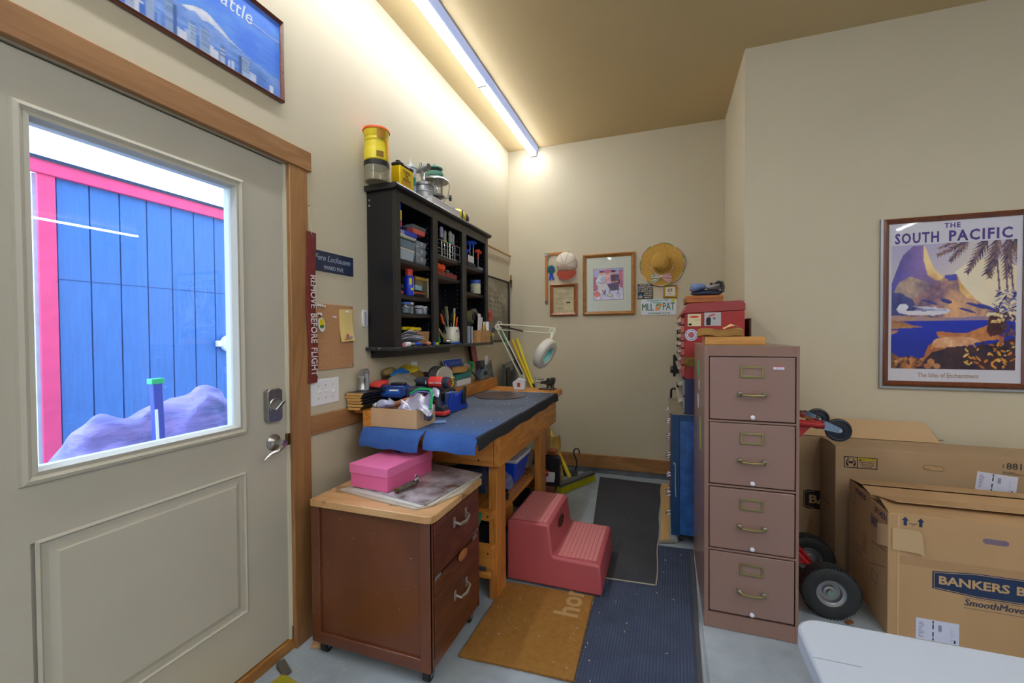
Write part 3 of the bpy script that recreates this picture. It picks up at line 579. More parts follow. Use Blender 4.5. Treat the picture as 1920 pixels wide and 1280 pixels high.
box(-1.452, -1.392, 2.085, 2.225, ZT, ZT+.138).build('tin_body', P('yellow tin', '#e8c410', .3, .1), t, bev=.006)
box(-1.4525, -1.3915, 2.0845, 2.2255, ZT+.138, ZT+.158).build('top_band', BLK, t, bev=.006)
MB().cyl((-1.425, 2.115, ZT+.158), (-1.425, 2.115, ZT+.172), .014).build('cap', BLK, t)
for k, w in enumerate(('TUNG', 'OIL', 'FINISH')): text('tin_lettering', w, .026, (-1.3912, 2.150, ZT+.110-k*.022), 'left', INK, t)
text('tin_lettering', 'MINWAX', .016, (-1.3905, 2.150, ZT+.148), 'left', WHT, t)
box(-1.392, -1.3912, 2.105, 2.195, ZT+.050, ZT+.053).build('red_rule', RED, t); box(-1.392, -1.3912, 2.105, 2.185, ZT+.040, ZT+.042).build('red_rule', RED, t)
t = thing('spray_can', 'tall pale grey aerosol can standing behind the yellow oil tin', 'spray can', (-1.47, 2.305, ZT))
MB().lathe([(.033, 0), (.034, .003), (.034, .210), (.030, .224), (.014, .234), (.012, .236)], (-1.48, 2.330, ZT)).build('body', P('pale grey can', '#b9c2d4', .3, .2), t)
MB().ring([(.033, .208), (.0352, .208), (.0352, .213), (.033, .213)], (-1.48, 2.330, ZT)).build('rim', STEEL, t)
MB().cyl((-1.48, 2.330, ZT+.234), (-1.48, 2.330, ZT+.250), .007).build('nozzle', WHT, t); MB().cyl((-1.48, 2.330, ZT+.245), (-1.48, 2.327, ZT+.275), .003).build('straw', WHT, t)
box(-1.4475, -1.4455, 2.310, 2.330, ZT+.10, ZT+.15).build('teal_label', TEAL, t)
t = thing('spray_gun', 'silver spray gun with round aluminium cup on top of the wall cabinet', 'spray gun', (-1.425, 2.395, ZT))
gc = (-1.425, 2.395)
MB().lathe([(.044, 0), (.046, .004), (.046, .062), (.048, .064), (.048, .070), (.046, .072), (.045, .100), (.042, .104)], (gc[0], gc[1], ZT)).build('cup', ALU, t)
MB().lathe([(.050, 0), (.050, .012), (.045, .016), (.018, .024), (.016, .026)], (gc[0], gc[1], ZT+.100)).build('cup_lid', STEEL, t)
MB().tube([(gc[0], gc[1], ZT+.120), (gc[0], gc[1]-.002, ZT+.155), (gc[0], gc[1]-.008, ZT+.185)], [.013, .011, .014], 12).build('stem', CHROME, t)
MB().cyl((gc[0]+.03, gc[1]-.018, ZT+.195), (gc[0]-.05, gc[1]+.01, ZT+.195), .019, .014).build('gun_body', ALU, t)
MB().tube([(gc[0]-.03, gc[1]+.012, ZT+.185), (gc[0]-.02, gc[1]+.022, ZT+.155), (gc[0]-.01, gc[1]+.030, ZT+.125)], [.011, .010, .012], 10).build('grip', CHROME, t)
MB().cyl((gc[0]+.032, gc[1]-.02, ZT+.195), (gc[0]+.045, gc[1]-.024, ZT+.195), .023, .016).build('air_cap', STEEL, t); MB().cyl((gc[0]-.02, gc[1], ZT+.212), (gc[0]-.02, gc[1], ZT+.232), .008, .006).build('knob', STEEL, t)
t.scale = (1.15, 1.15, 1.15)
t = thing('camping_lantern', 'old camping lantern with a green top and glass chimney on the wall cabinet', 'lantern', (-1.45, 2.575, ZT+.002))
lc = (-1.45, 2.575); LG = P('enamel green', '#5f9a84', .3)
def L_(pr, z, nm, mt): MB().lathe(pr, (lc[0], lc[1], ZT+.002+z)).build(nm, mt, t)
L_([(.062, 0), (.068, .010), (.066, .030), (.045, .048), (.028, .055)], 0, 'fuel_tank', ALU); L_([(.022, 0), (.024, .02), (.020, .03)], .055, 'collar', P('worn brass', '#6d6040', .35, 1))
L_([(.030, 0), (.054, .004), (.056, .010), (.050, .014), (.030, .014)], .082, 'burner_frame', STEEL)
L_([(.046, 0), (.047, .002), (.047, .078), (.046, .08)], .096, 'globe', glassy('lantern chimney', '#f2f5f2', .08, .03, .06)); L_([(.010, 0), (.014, .02), (.010, .045)], .11, 'mantle', PAPER)
L_([(.080, 0), (.078, .006), (.062, .020), (.040, .030)], .174, 'reflector', STEEL); L_([(.048, 0), (.052, .008), (.050, .022), (.036, .028)], .203, 'vent_hood', LG)
L_([(.034, 0), (.036, .016), (.034, .02)], .228, 'vent_mesh', P('dark vent mesh', '#3b4442', .6, bump=1, bs=300)); L_([(.046, 0), (.047, .006), (.034, .016), (.010, .021)], .246, 'top_cap', LG); L_([(.004, 0), (.005, .012)], .266, 'top_nut', STEEL)
for a in (.3, 1.9, 3.4, 5): MB().tube([(lc[0]+math.cos(a)*.040, lc[1]+math.sin(a)*.040, ZT+.09), (lc[0]+math.cos(a)*.040, lc[1]+math.sin(a)*.040, ZT+.18)], .003, 6).build('upright', STEEL, t)
MB().tube([(lc[0]+.05, lc[1]+.045, ZT+.215), (lc[0]+.085, lc[1]+.02, ZT+.15), (lc[0]+.088, lc[1]-.01, ZT+.08), (lc[0]+.07, lc[1]-.035, ZT+.04)], .002, 6).build('bail_handle', STEEL, t)
MB().cyl((lc[0]+.03, lc[1]+.01, ZT+.085), (lc[0]+.085, lc[1]+.03, ZT+.085), .005).build('valve_stem', STEEL, t); MB().cyl((lc[0]+.078, lc[1]+.027, ZT+.085), (lc[0]+.090, lc[1]+.031, ZT+.085), .017).build('valve_knob', BLK, t)
MB().cyl((lc[0]+.03, lc[1]+.055, ZT+.035), (lc[0]+.03, lc[1]+.055, ZT+.055), .011).build('filler_cap', RED, t)
t.scale = (1.16, 1.16, 1.16)
t = thing('flat_white_box', 'shallow white box lying in front of the lantern on the cabinet edge', 'box', (-1.37, 2.58, ZT))
box(-1.378, -1.343, 2.345, 2.735, ZT, ZT+.035).build('box_body', PAPER, t, bev=.001); box(-1.380, -1.341, 2.343, 2.737, ZT+.029, ZT+.038).build('box_lid', P('lid edge', '#cfd2dc', .6), t, bev=.001); box(-1.3455, -1.3445, 2.42, 2.70, ZT+.001, ZT+.006).build('gold_edge', P('gold card', '#d4b060', .6), t)
t = thing('ear_defender', 'yellow ear defender cup with black cushion on the right of the cabinet top', 'ear defenders', (-1.40, 2.90, ZT))
MB(Matrix.Translation((-1.425, 2.870, ZT+.052)) @ Matrix.Diagonal((.05, .085, .050, 1))).ball((0, 0, 0), 1, 20, 12).build('ear_cup', P('glossy yellow', '#eed70e', .2), t)
MB(Matrix.Translation((-1.425, 2.945, ZT+.048)) @ Matrix.Diagonal((1, 1, 1, 1))).lathe([(.038, -.012), (.047, -.006), (.047, .012), (.036, .020)], (0, 0, 0), (0, 1, 0)).build('cushion', BLK, t)
box(-1.380, -1.375, 2.835, 2.850, ZT+.02, ZT+.085).build('yoke', BLK, t, bev=.002)
MB().tube([(-1.425, 2.80, ZT+.09), (-1.45, 2.87, ZT+.108), (-1.46, 2.93, ZT+.098)], .004, 6).build('headband', BLK, t)

# ---- cabinet contents, bay 1
def bin_(name, label, cat, x0, x1, y0, y1, z0, z1, mat, lid=None, lh=.01, bev=.004, grp=None):
    t = thing(name, label, cat, ((x0+x1)/2, (y0+y1)/2, z0), grp)
    m = MB(); ix, iy = (x1-x0)*.05, (y1-y0)*.05
    m.add([(x0+ix, y0+iy, z0), (x1-ix, y0+iy, z0), (x1-ix, y1-iy, z0), (x0+ix, y1-iy, z0), (x0, y0, z1-lh), (x1, y0, z1-lh), (x1, y1, z1-lh), (x0, y1, z1-lh)], [(0,3,2,1),(4,5,6,7),(0,1,5,4),(1,2,6,5),(2,3,7,6),(3,0,4,7)])
    m.build('body', mat, t, bev=bev)
    if lid: box(x0-.001, x1+.001, y0-.001, y1+.001, z1-lh, z1).build('lid', lid, t, bev=bev*.6)
    return t
SB = P('slate grey plastic', '#71879a', .5); SL = P('light blue-grey plastic', '#aebdd0', .5)
bin_('storage_tub', 'pale grey plastic tub at the bottom of the stack in the left bay', 'storage tub', -1.500, -1.385, 2.042, 2.215, 1.806, 1.872, SL, P('off white lid', '#d8d6cc', .5))
bin_('storage_tub', 'slate grey plastic tub between the pale tub and the blue-lidded tub', 'storage tub', -1.500, -1.383, 2.042, 2.228, 1.873, 1.930, SB)
t = bin_('storage_tub', 'white tub with a royal blue lid on top of the tub stack', 'storage tub', -1.498, -1.383, 2.042, 2.238, 1.931, 1.960, P('ribbed cream plastic', '#cfd2b8', .5)); box(-1.499, -1.380, 2.110, 2.242, 1.945, 1.978).build('blue_lid', P('royal blue plastic', '#2a40d0', .35), t, bev=.008)
for k in range(5): box(-1.383, -1.3815, 2.050+k*.012, 2.054+k*.012, 1.935, 1.968).build('rib', WHT, t)
for k, lab in enumerate(('clear compartment case at the bottom of its stack of three', 'clear compartment case in the middle of its stack of three', 'clear compartment case on top of its stack of three')):
    z = 1.806+k*.047; t = bin_('parts_case', lab, 'parts case', -1.500, -1.400, 2.255, 2.372, z, z+.046, glassy('milky clear plastic', '#c4d2e2', .1, .15, .45), glassy('milky clear plastic', '#c4d2e2', .1, .15, .45), .008, .002, 'clear cases in the left bay')
    for j in range(4): box(-1.412, -1.403, 2.265+j*.026, 2.283+j*.026, z+.008, z+.03).build('hardware', random.choice([STEEL, P('dim brass', '#7e7a6c', .4, .5), SL]), t)
    box(-1.400, -1.397, 2.305, 2.325, z+.022, z+.042).build('latch', SL, t)
t = thing('spray_can', 'blue and yellow aerosol can at the left edge of the upper shelf', 'spray can', (-1.40, 2.065, 1.98))
MB().lathe([(.026, 0), (.026, .10), (.022, .108)], (-1.412, 2.074, 1.9795)).build('body', P('aerosol blue', '#1f3fd8', .3, .1), t)
MB().lathe([(.024, 0), (.024, .045), (.020, .05)], (-1.412, 2.074, 2.0885 - .0)).build('cap', P('pale blue cap', '#3c5ae0', .35), t)
box(-1.389, -1.3855, 2.072, 2.086, 2.02, 2.075).build('yellow_band', YEL, t)
box(-1.389, -1.385, 2.072, 2.086, 1.985, 2.01).build('red_mark', RED, t)
t = bin_('small_tub', 'salmon pink open-topped box resting behind the blue-lidded tub', 'box', -1.430, -1.385, 2.200, 2.340, 1.979, 2.030, P('salmon plastic', '#e2645c', .4), CLEAR, .022, .003)
t = can('small_jar', 'glass jar with a blue-rimmed lid above the salmon pink box', 'jar', (-1.465, 2.270, 1.980), .034, .045, glassy('pink jar', '#e0a0a0', .08, .05, .3), P('grey-blue lid', '#8a94b8', .35, .3), .036, .012)
t = can('small_jar', 'dark little jar on top of the clear parts cases', 'jar', (-1.47, 2.335, 1.949), .016, .022, DARK, P('smoky cap', '#7c8088', .4), .015, .008, n=14)
Z2 = 1.608
t = thing('spray_can', 'blue lubricant can with a red cap and straw on the second shelf', 'spray can', (-1.40, 2.170, Z2))
MB().lathe([(.027, 0), (.028, .004), (.028, .105), (.022, .116)], (-1.402, 2.175, Z2), n=24).build('body', P('aerosol blue', '#1f3fd8', .3, .1), t)
MB().lathe([(.022, 0), (.021, .034), (.019, .037)], (-1.402, 2.175, Z2+.115)).build('cap', RED, t)
MB().cyl((-1.395, 2.120, Z2+.149), (-1.395, 2.220, Z2+.149), .0018, n=6).build('straw', RED, t)
v, f = bent(.05, .9, Z2+.006, Z2+.10, .0287, -1.402, 2.175); MB().add(v, f).build('white_panel', P('pale label', '#b9c3ea', .4), t)
v, f = bent(-.95, -.35, Z2+.062, Z2+.10, .0289, -1.402, 2.175); MB().add(v, f).build('yellow_shield', YEL, t)
v, f = bent(-.6, .05, Z2+.03, Z2+.045, .0289, -1.402, 2.175); MB().add(v, f).build('yellow_shield', YEL, t)
bin_('small_box', 'dull red flat box on the second shelf below the grey sander', 'box', -1.44, -1.385, 2.040, 2.105, Z2, Z2+.032, P('dull red card', '#8c3f3f', .6))
t = thing('sander_block', 'white and grey hand sander on the dull red box', 'tool', (-1.42, 2.07, Z2+.033)); box(-1.44, -1.39, 2.038, 2.108, Z2+.033, Z2+.058).build('base', DARK, t, bev=.004); MB(Matrix.Translation((-1.415, 2.068, Z2+.075)) @ Matrix.Diagonal((.022, .032, .022, 1))).ball((0, 0, 0), 1).build('grip', P('lilac white', '#cfc6da', .5), t)
t = thing('display_box', 'small glass-fronted wooden box on the right of the second shelf', 'box', (-1.43, 2.32, Z2))
WB = wood('walnut box', '#6a4630', '#8a6044', 'z', 8)
m = MB(); m.box(-1.49, -1.40, 2.386, 2.400, Z2, Z2+.125); m.build('side_board', WB, t); box(-1.49, -1.40, 2.24, 2.250, Z2, Z2+.125).build('side_board', WB, t); box(-1.49, -1.40, 2.25, 2.386, Z2, Z2+.006).build('bottom_board', WB, t)
box(-1.49, -1.40, 2.25, 2.386, Z2+.105, Z2+.12).build('yellow_item', P('mustard', '#b98a2c', .6), t); box(-1.48, -1.41, 2.32, 2.385, Z2+.006, Z2+.045).build('red_item', P('dim red', '#8a3434', .6), t); box(-1.405, -1.401, 2.244, 2.396, Z2+.001, Z2+.124).build('front_glass', glassy('dusty pane', '#dcd8c0', .06, .1, .15), t)
box(-1.402, -1.398, 2.384, 2.390, Z2, Z2+.125).build('corner_bead', P('cream bead', '#d9cfb0', .5), t)
bin_('teal_tin', 'small pale teal tin balanced on the black and orange tape', 'tin', -1.398, -1.380, 2.215, 2.285, Z2+.037, Z2+.067, P('pale teal tin', '#8fc2d2', .35, .2), None, .0, .004)
t = thing('tape_reel', 'black case with an orange band on the second shelf', 'tape measure', (-1.39, 2.235, Z2)); box(-1.400, -1.383, 2.215, 2.335, Z2, Z2+.036).build('case', BLK, t, bev=.010); box(-1.401, -1.3822, 2.214, 2.325, Z2+.018, Z2+.026).build('band', P('bright orange', '#f0622c', .4), t, bev=.003)
Z3 = 1.506
def jar_(x, y, r, h, lid, cont, lab): 
    t = can('hardware_jar', lab, 'jar', (x, y, Z3), r, h, glassy('jar glass', '#dfeaf2', .1, .03, .06), lid, r*.98, .012)
    MB().lathe([(r*.90, 0), (r*.9, h*.7), (r*.4, h*.76)], (x, y, Z3+.002), n=14).build('contents', cont, t)
jar_(-1.42, 2.160, .034, .052, P('blue lid', '#3a6ed0', .35), P('zinc screws', '#5f7f94', .4, .6, bump=1, bs=120, vs=90, col2='#d8e4ea'), 'jar of screws with a blue lid at the left of the third shelf')
jar_(-1.43, 2.222, .026, .055, WHT, P('blue mixed bits', '#7f97b4', .5, vs=60, col2='#dfe6ee'), 'slim white-lidded jar beside the blue-lidded jar')
jar_(-1.41, 2.290, .030, .038, P('grey-white lid', '#b9c0d0', .35), P('pinkish bits', '#b98fa4', .5, vs=70, col2='#d9dce8'), 'squat jar of pinkish bits on the third shelf')
jar_(-1.41, 2.348, .024, .038, P('grey-white lid', '#b9c0d0', .35), P('pale bits', '#c4c4d4', .5, vs=70, col2='#8a8ca0'), 'squat jar of pale bits at the right of the third shelf')
ZB = 1.3155
bin_('card_box', 'small brown cardboard box on the bottom shelf of the left bay', 'box', -1.47, -1.385, 2.235, 2.375, ZB, ZB+.085, KRAFT, None, 0, .001)
t = thing('utility_knife', 'yellow utility knife lying on the small cardboard box', 'knife', (-1.41, 2.26, ZB+.087)); MB(TR((-1.41, 2.25, ZB+.100), .05)).box(-.012, .012, -.055, .055, -.010, .010).build('handle', YEL, t, bev=.005); MB(TR((-1.41, 2.30, ZB+.100), .05)).box(-.002, .002, 0, .025, -.006, .004).build('blade', STEEL, t)
t = thing('utility_knife', 'second yellow knife lying behind the first on the cardboard box', 'knife', (-1.445, 2.24, ZB+.087)); MB(TR((-1.445, 2.235, ZB+.102), -.1)).box(-.010, .010, -.06, .05, -.009, .012).build('handle', YEL, t, bev=.005); MB(TR((-1.445, 2.235, ZB+.102), -.1)).box(-.002, .002, -.085, -.058, -.006, .004).build('blade', STEEL, t)
for k in range(4): 
    M_ = TR((-1.385-.004*k, 2.145+.01*k, ZB+.034+.014*k), .1*k-.1, 0, -.35-.03*k)
    MB(M_).surf(lambda u, v: (-.05+.09*u, -.095+.19*v, .008*math.sin(v*4+k)), 4, 8, (0, 0, .002)).build('paper_sleeve', (PAPER, P('clear sleeve', '#c9cfe0', .3), P('grey sheet', '#8e8a90', .5), PAPER)[k], label=('lowest paper in the tilted pile on the bottom shelf', 'clear plastic sleeve second from the bottom of the paper pile', 'grey sheet third up in the paper pile', 'white sheet topmost in the tilted paper pile')[k], cat='paper')
t = thing('glue_gun', 'white-handled tool half hidden at the left of the bottom shelf', 'tool', (-1.44, 2.05, ZB)); MB().tube([(-1.40, 2.045, ZB+.012), (-1.42, 2.06, ZB+.07), (-1.43, 2.07, ZB+.115)], [.012, .018, .020], 10).build('white_body', P('lilac white', '#cfc6da', .5), t)
ZL = Z0+.0005; xl = -1.345
t = thing('hose_nozzle', 'white and chrome fitting lying on the front ledge of the left bay', 'fitting', (xl, 2.06, ZL)); MB().cyl((xl, 2.045, ZL+.013), (xl+.002, 2.085, ZL+.013), .013).build('white_collar', WHT, t); MB().cyl((xl, 2.085, ZL+.013), (xl, 2.125, ZL+.013), .008).build('tip', CHROME, t); MB().ball((xl, 2.13, ZL+.011), .010).build('ball_end', STEEL, t)
t = thing('blue_plier', 'blue-handled pliers lying on the cabinet ledge', 'pliers', (xl, 2.17, ZL)); MB().tube([(xl+.006, 2.205, ZL+.010), (xl+.010, 2.175, ZL+.012), (xl+.001, 2.135, ZL+.012)], [.006, .008, .005]).build('handle', BLUE, t); MB().tube([(xl-.012, 2.205, ZL+.010), (xl-.014, 2.175, ZL+.020), (xl-.004, 2.135, ZL+.012)], [.006, .008, .005]).build('handle', BLUE, t); MB().cyl((xl-.002, 2.137, ZL+.010), (xl, 2.105, ZL+.008), .008, .004).build('jaw', CHROME, t)
t = thing('marker_pen', 'black and red marker lying on the cabinet ledge', 'marker', (xl, 2.26, ZL)); MB().cyl((xl, 2.222, ZL+.007), (xl+.003, 2.262, ZL+.007), .007).build('barrel', BLK, t); MB().cyl((xl+.003, 2.262, ZL+.007), (xl+.004, 2.290, ZL+.007), .007, .004).build('tip', RED, t)
MB(Matrix.Translation((xl-.01, 2.312, ZL+.012)) @ Matrix.Diagonal((.013, .022, .012, 1))).ball((0, 0, 0), 1).build('wooden_egg', P('turned wood', '#b98a5a', .5), label='egg-shaped wooden knob on the ledge below the first divider', cat='ornament')
MB().lathe([(.008, 0), (.008, .018), (.006, .020)], (xl-.005, 2.372, ZL)).build('blue_bottle_cap', BLUE, label='small blue cap standing on the ledge', cat='cap')
box(xl-.012, xl+.004, 2.392, 2.418, ZL, ZL+.016).build('yellow_cube', P('lime yellow', '#c9d314', .5), label='small lime yellow block on the ledge beside the blue cap', cat='block', bev=.002)
MB().lathe([(.007, 0), (.009, .012), (.006, .022)], (xl+.012, 2.012, ZL)).build('pink_eraser', P('dull pink', '#b06a70', .6), label='small dull pink knob on the left end of the ledge', cat='knob')

# ---- bay 2
def screwdriver(x, y, z, h, hmat, col, lab, hl=.085, hr=.013):
    t = thing('screwdriver', lab, 'screwdriver', (x, y, z), 'screwdrivers in the wire racks'); zt = z+h
    MB().lathe([(.006, 0), (hr*.8, .004), (hr, .02), (hr*.85, hl*.55), (hr, hl*.7), (hr*.95, hl-.010), (hr*.4, hl)], (x, y, zt-hl), n=12).build('handle', hmat, t)
    MB().cyl((x, y, z), (x, y, zt-hl), .0032, n=8).build('shank', CHROME, t)
    if col: MB().lathe([(hr*.9, 0), (hr*1.03, .004), (hr*.9, .014)], (x, y, zt-hl-.002), n=12).build('collar', col, t)
HC = glassy('clear amber handle', '#e4e6ea', .15, .05, .35); HWh = P('pearl handle', '#c4cad8', .25); zz = 1.8965
for x, y, h, hm, cl, lb in ((-1.412, 2.492, .205, HWh, TEAL, 'screwdriver with a pearl handle and teal collar, first on the left'), (-1.432, 2.530, .200, HWh, None, 'slim pearl-handled screwdriver, second from the left'), (-1.405, 2.575, .205, P('lavender grey handle', '#9fa6c2', .3), BLK, 'screwdriver with a lavender grey handle, third from the left'),
    (-1.415, 2.640, .195, HC, YEL, 'clear-handled screwdriver with a yellow collar'), (-1.402, 2.695, .200, HC, GREEN, 'clear-handled screwdriver with a green collar'), (-1.408, 2.745, .192, HC, RED, 'clear-handled screwdriver with a red collar')):
    screwdriver(x, y, zz, h, hm, cl, lb)
def rack(y0, y1, lab):
    t = thing('wire_rack', lab, 'rack', (-1.41, (y0+y1)/2, zz), 'wire racks in the middle bay')
    xa, xb = -1.44, -1.384
    for z in (zz+.004, zz+.05, zz+.105): MB().tube([(xa, y0, z), (xb, y0, z), (xb, y1, z), (xa, y1, z)], .0028, 6, True).build('hoop', ALU, t)
    for y in (y0, (y0+y1)/2, y1): MB().cyl((xb, y, zz), (xb, y, zz+.108), .003, n=6).build('upright', ALU, t)
rack(2.470, 2.620, 'grey wire rack of screwdrivers on the left of the middle bay'); rack(2.650, 2.808, 'grey wire rack on the right of the middle bay')
t = thing('red_drill_case', 'flat red case with orange balls on it in the middle bay', 'case', (-1.42, 2.62, 1.7685)); box(-1.49, -1.387, 2.440, 2.765, 1.7685, 1.800).build('case', P('matt red metal', '#9a3a3a', .5), t, bev=.004); box(-1.388, -1.383, 2.60, 2.625, 1.785, 1.800).build('clasp', P('worn brass', '#6d6040', .35, 1), t); box(-1.491, -1.386, 2.439, 2.766, 1.792, 1.794).build('lid_seam', P('dark red seam', '#5c2020', .6), t)
for y, lb in ((2.530, 'orange ball at the left on the red case'), (2.592, 'orange ball at the right on the red case')): MB().ball((-1.415, y, 1.8275), .027, 20, 14).build('orange_ball', P('bright orange ball', '#f2561e', .3), label=lb, cat='ball', group='orange balls on the red case')
t = thing('glass_stopper', 'small glass stopper beside the orange balls', 'stopper', (-1.42, 2.64, 1.8005)); MB().lathe([(.038, 0), (.038, .003), (.012, .005), (.018, .020), (.008, .027)], (-1.42, 2.680, 1.8005)).build('stopper', glassy('smoked glass', '#b9c0c0', .2, .05, .3), t)
# mug of tools
t = thing('tool_mug', 'cream pottery mug painted with small flowers, holding tools', 'mug', (-1.39, 2.635, ZL)); mc = (-1.392, 2.680)
MB().lathe([(.060, 0), (.066, .004), (.066, .012), (.030, .013)], (mc[0], mc[1], ZL), n=28).build('blue_dish', P('blue dish', '#3c64c4', .35), t)
MB().lathe([(.052, 0), (.058, .008), (.059, .045), (.054, .075), (.052, .105), (.048, .105), (.048, .02), (.0, .018)], (mc[0], mc[1], ZL+.012), n=28).build('cup', P('cream glaze', '#d8d6c6', .25), t)
for (a, z, c_) in ((.05, .085, '#d0502c'), (.35, .065, '#c84a2a'), (.1, .05, '#c84a2a'), (.2, .035, '#b84a2a'), (-.35, .08, '#5f86d8'), (-.25, .07, '#8aa6e0'), (.0, .02, '#3f8a58')):
    MB().cyl((mc[0]+math.cos(a)*.054, mc[1]+math.sin(a)*.054, ZL+.012+z), (mc[0]+math.cos(a)*.0605, mc[1]+math.sin(a)*.0605, ZL+.012+z), .0055, n=8).build('painted_flower', P('flower '+c_, c_, .3), t)
def stick(name, lab, cat, a, b, r, m1, m2=None, frac=.6):
    t = thing(name, lab, cat, a); a, b = Vector(a), Vector(b); k = a+(b-a)*frac
    MB().cyl(a, k, r*.6, r*.6, 8).build('shaft', m1, t); MB().cyl(k, b, r, r*.9, 10).build('handle', m2 or m1, t)
z9 = ZL+.035; g_ = [((-1.40, 2.640, z9), (-1.42, 2.585, 1.52), .008, BLK, ORG, 'orange-tipped cutter leaning left in the mug', 'cutter'), ((-1.41, 2.665, z9), (-1.43, 2.625, 1.545), .008, STEEL, DARK, 'dark-handled file leaning in the mug', 'file'),
 ((-1.41, 2.690, z9), (-1.43, 2.675, 1.575), .014, STEEL, glassy('smoked handle', '#a9a78a', .15, .1, .5), 'screwdriver with a smoky clear handle, tallest in the mug', 'screwdriver'), ((-1.38, 2.675, z9), (-1.375, 2.705, 1.525), .005, YEL, YEL, 'yellow pencil in the mug', 'pencil'),
 ((-1.39, 2.705, z9), (-1.40, 2.745, 1.565), .009, STEEL, P('red-brown speckled grip', '#7a4a3c', .5, vs=60, col2='#d0d0d4'), 'speckled craft knife leaning right in the mug', 'knife'), ((-1.405, 2.700, z9), (-1.42, 2.740, 1.53), .007, STEEL, DARK, 'grey punch leaning right in the mug', 'punch'), ((-1.375, 2.695, z9), (-1.37, 2.730, 1.50), .006, RED, RED, 'red pen leaning right in the mug', 'pen')]
for a, b, r, m1, m2, lb, ct in g_: stick(ct.replace(' ', '_')+'_tool' if ct in ('file', 'punch', 'cutter') else ct, lb, ct, a, b, r, m1, m2)
t = thing('ball_hammer', 'hammer with a wooden handle and steel head leaning left of the mug', 'hammer', (-1.37, 2.590, ZL)); MB().tube([(-1.375, 2.575, ZL+.018), (-1.385, 2.520, ZL+.075), (-1.40, 2.490, ZL+.12), (-1.41, 2.515, ZL+.165)], [.008, .009, .008, .007]).build('handle', wood('ash handle', '#8a6a44', '#ab8a5e', 'z', 8), t)
MB().cyl((-1.35, 2.590, ZL+.017), (-1.395, 2.570, ZL+.02), .016, .012).build('head', STEEL, t); MB().lathe([(.016, 0), (.017, .004), (.012, .006)], (-1.350, 2.590, ZL+.017), (1, .3, 0)).build('striking_face', CHROME, t)
MB(TR((-1.43, 2.52, ZL+.05), 0, .3)).box(-.02, .02, -.035, .035, -.049, .06).build('green_box', GREEN, label='bright green carton behind the hammer', cat='carton', bev=.002)

# ---- bay 3
t = thing('hex_key_stand', 'navy stand of blue T-handle hex keys with a white label', 'hex key set', (-1.42, 3.0, 1.894)); box(-1.455, -1.385, 2.935, 3.085, 1.894, 1.925).build('stand', P('navy block', '#141f4a', .4), t, bev=.004); box(-1.3839, -1.3835, 2.945, 3.05, 1.926, 1.975).build('label_card', WHT, t); box(-1.39, -1.384, 2.942, 3.055, 1.922, 1.978).build('label_holder', P('navy block', '#141f4a', .4), t)
for k, (y, h, x) in enumerate(((2.925, .125, -1.44), (2.960, .11, -1.405), (3.000, .175, -1.44), (3.035, .185, -1.41), (3.075, .195, -1.400))):
    g = MB().cyl((x, y, 1.92), (x, y, 1.9+h-.02), .003, n=6).build('key_shaft', STEEL, t); MB().tube([(x, y, 1.9+h-.05), (x, y, 1.9+h-.005)], [.007, .010], 8).build('grip', BLUE, g); MB().tube([(x-.012, y-.032, 1.9+h), (x, y, 1.9+h+.004), (x+.012, y+.032, 1.9+h-.004)], [.007, .011, .008], 8).build('crossbar', BLUE, g)
t = thing('t_handle_key', 'T-handle hex key with an orange-red grip at the right of the upper shelf', 'hex key', (-1.40, 3.165, 1.894)); MB().tube([(-1.41, 3.130, 2.035), (-1.40, 3.165, 2.045), (-1.39, 3.200, 2.03)], [.010, .015, .010], 10).build('crossbar', P('orange red grip', '#dc4a34', .35), t); MB().cyl((-1.40, 3.165, 2.04), (-1.40, 3.165, 1.985), .010, .007).build('neck', P('orange red grip', '#dc4a34', .35), t); MB().cyl((-1.40, 3.165, 1.985), (-1.40, 3.165, 1.894), .004).build('shaft', STEEL, t)
box(-1.43, -1.385, 3.15, 3.24, 1.8935, 1.915).build('clear_tray', glassy('milky clear plastic', '#c4d2e2', .1, .15, .45), label='small clear tray at the right of the upper shelf', cat='tray', bev=.002)
t = can('ointment_jar', 'cream jar with a blue screw lid on the middle shelf of the right bay', 'jar', (-1.400, 3.110, 1.698), .041, .078, P('cream jar body', '#d2d8bc', .3), P('jelly blue lid', '#2f55c8', .35), .041, .028)
MB().ball((-1.398, 3.035, 1.713), (.013, .016, .014)).build('grey_ball', P('slate ball', '#6f6c70', .5), label='small grey stone beside the cream jar', cat='ball')
t = thing('white_bracket', 'small white metal bracket at the left of the middle shelf', 'bracket', (-1.40, 2.89, 1.698)); box(-1.40, -1.396, 2.885, 2.89, 1.698, 1.745).build('upright', WHT, t); box(-1.40, -1.396, 2.908, 2.913, 1.698, 1.745).build('upright', WHT, t); box(-1.40, -1.396, 2.885, 2.913, 1.72, 1.725).build('bar', WHT, t)
t = thing('tape_gun', 'dispenser with a roll of clear packing tape above the books', 'tape dispenser', (-1.44, 3.105, 1.46)); MB().ring([(.028, -.025), (.052, -.025), (.052, .025), (.028, .025)], (-1.425, 3.055, 1.515), (1, .2, 0), 24).build('tape_roll', P('amber tape', '#8f8a66', .2, coat=.4), t); MB().cyl((-1.46, 3.055, 1.515), (-1.392, 3.065, 1.515), .026).build('hub', DARK, t); MB().tube([(-1.42, 3.055, 1.56), (-1.42, 3.135, 1.57), (-1.42, 3.195, 1.53)], [.012, .016, .012]).build('arm', P('grey metal arm', '#8a8a88', .4, .4), t); MB().tube([(-1.42, 2.955, 1.467), (-1.42, 3.055, 1.463)], .018, 10).build('grip', DARK, t)
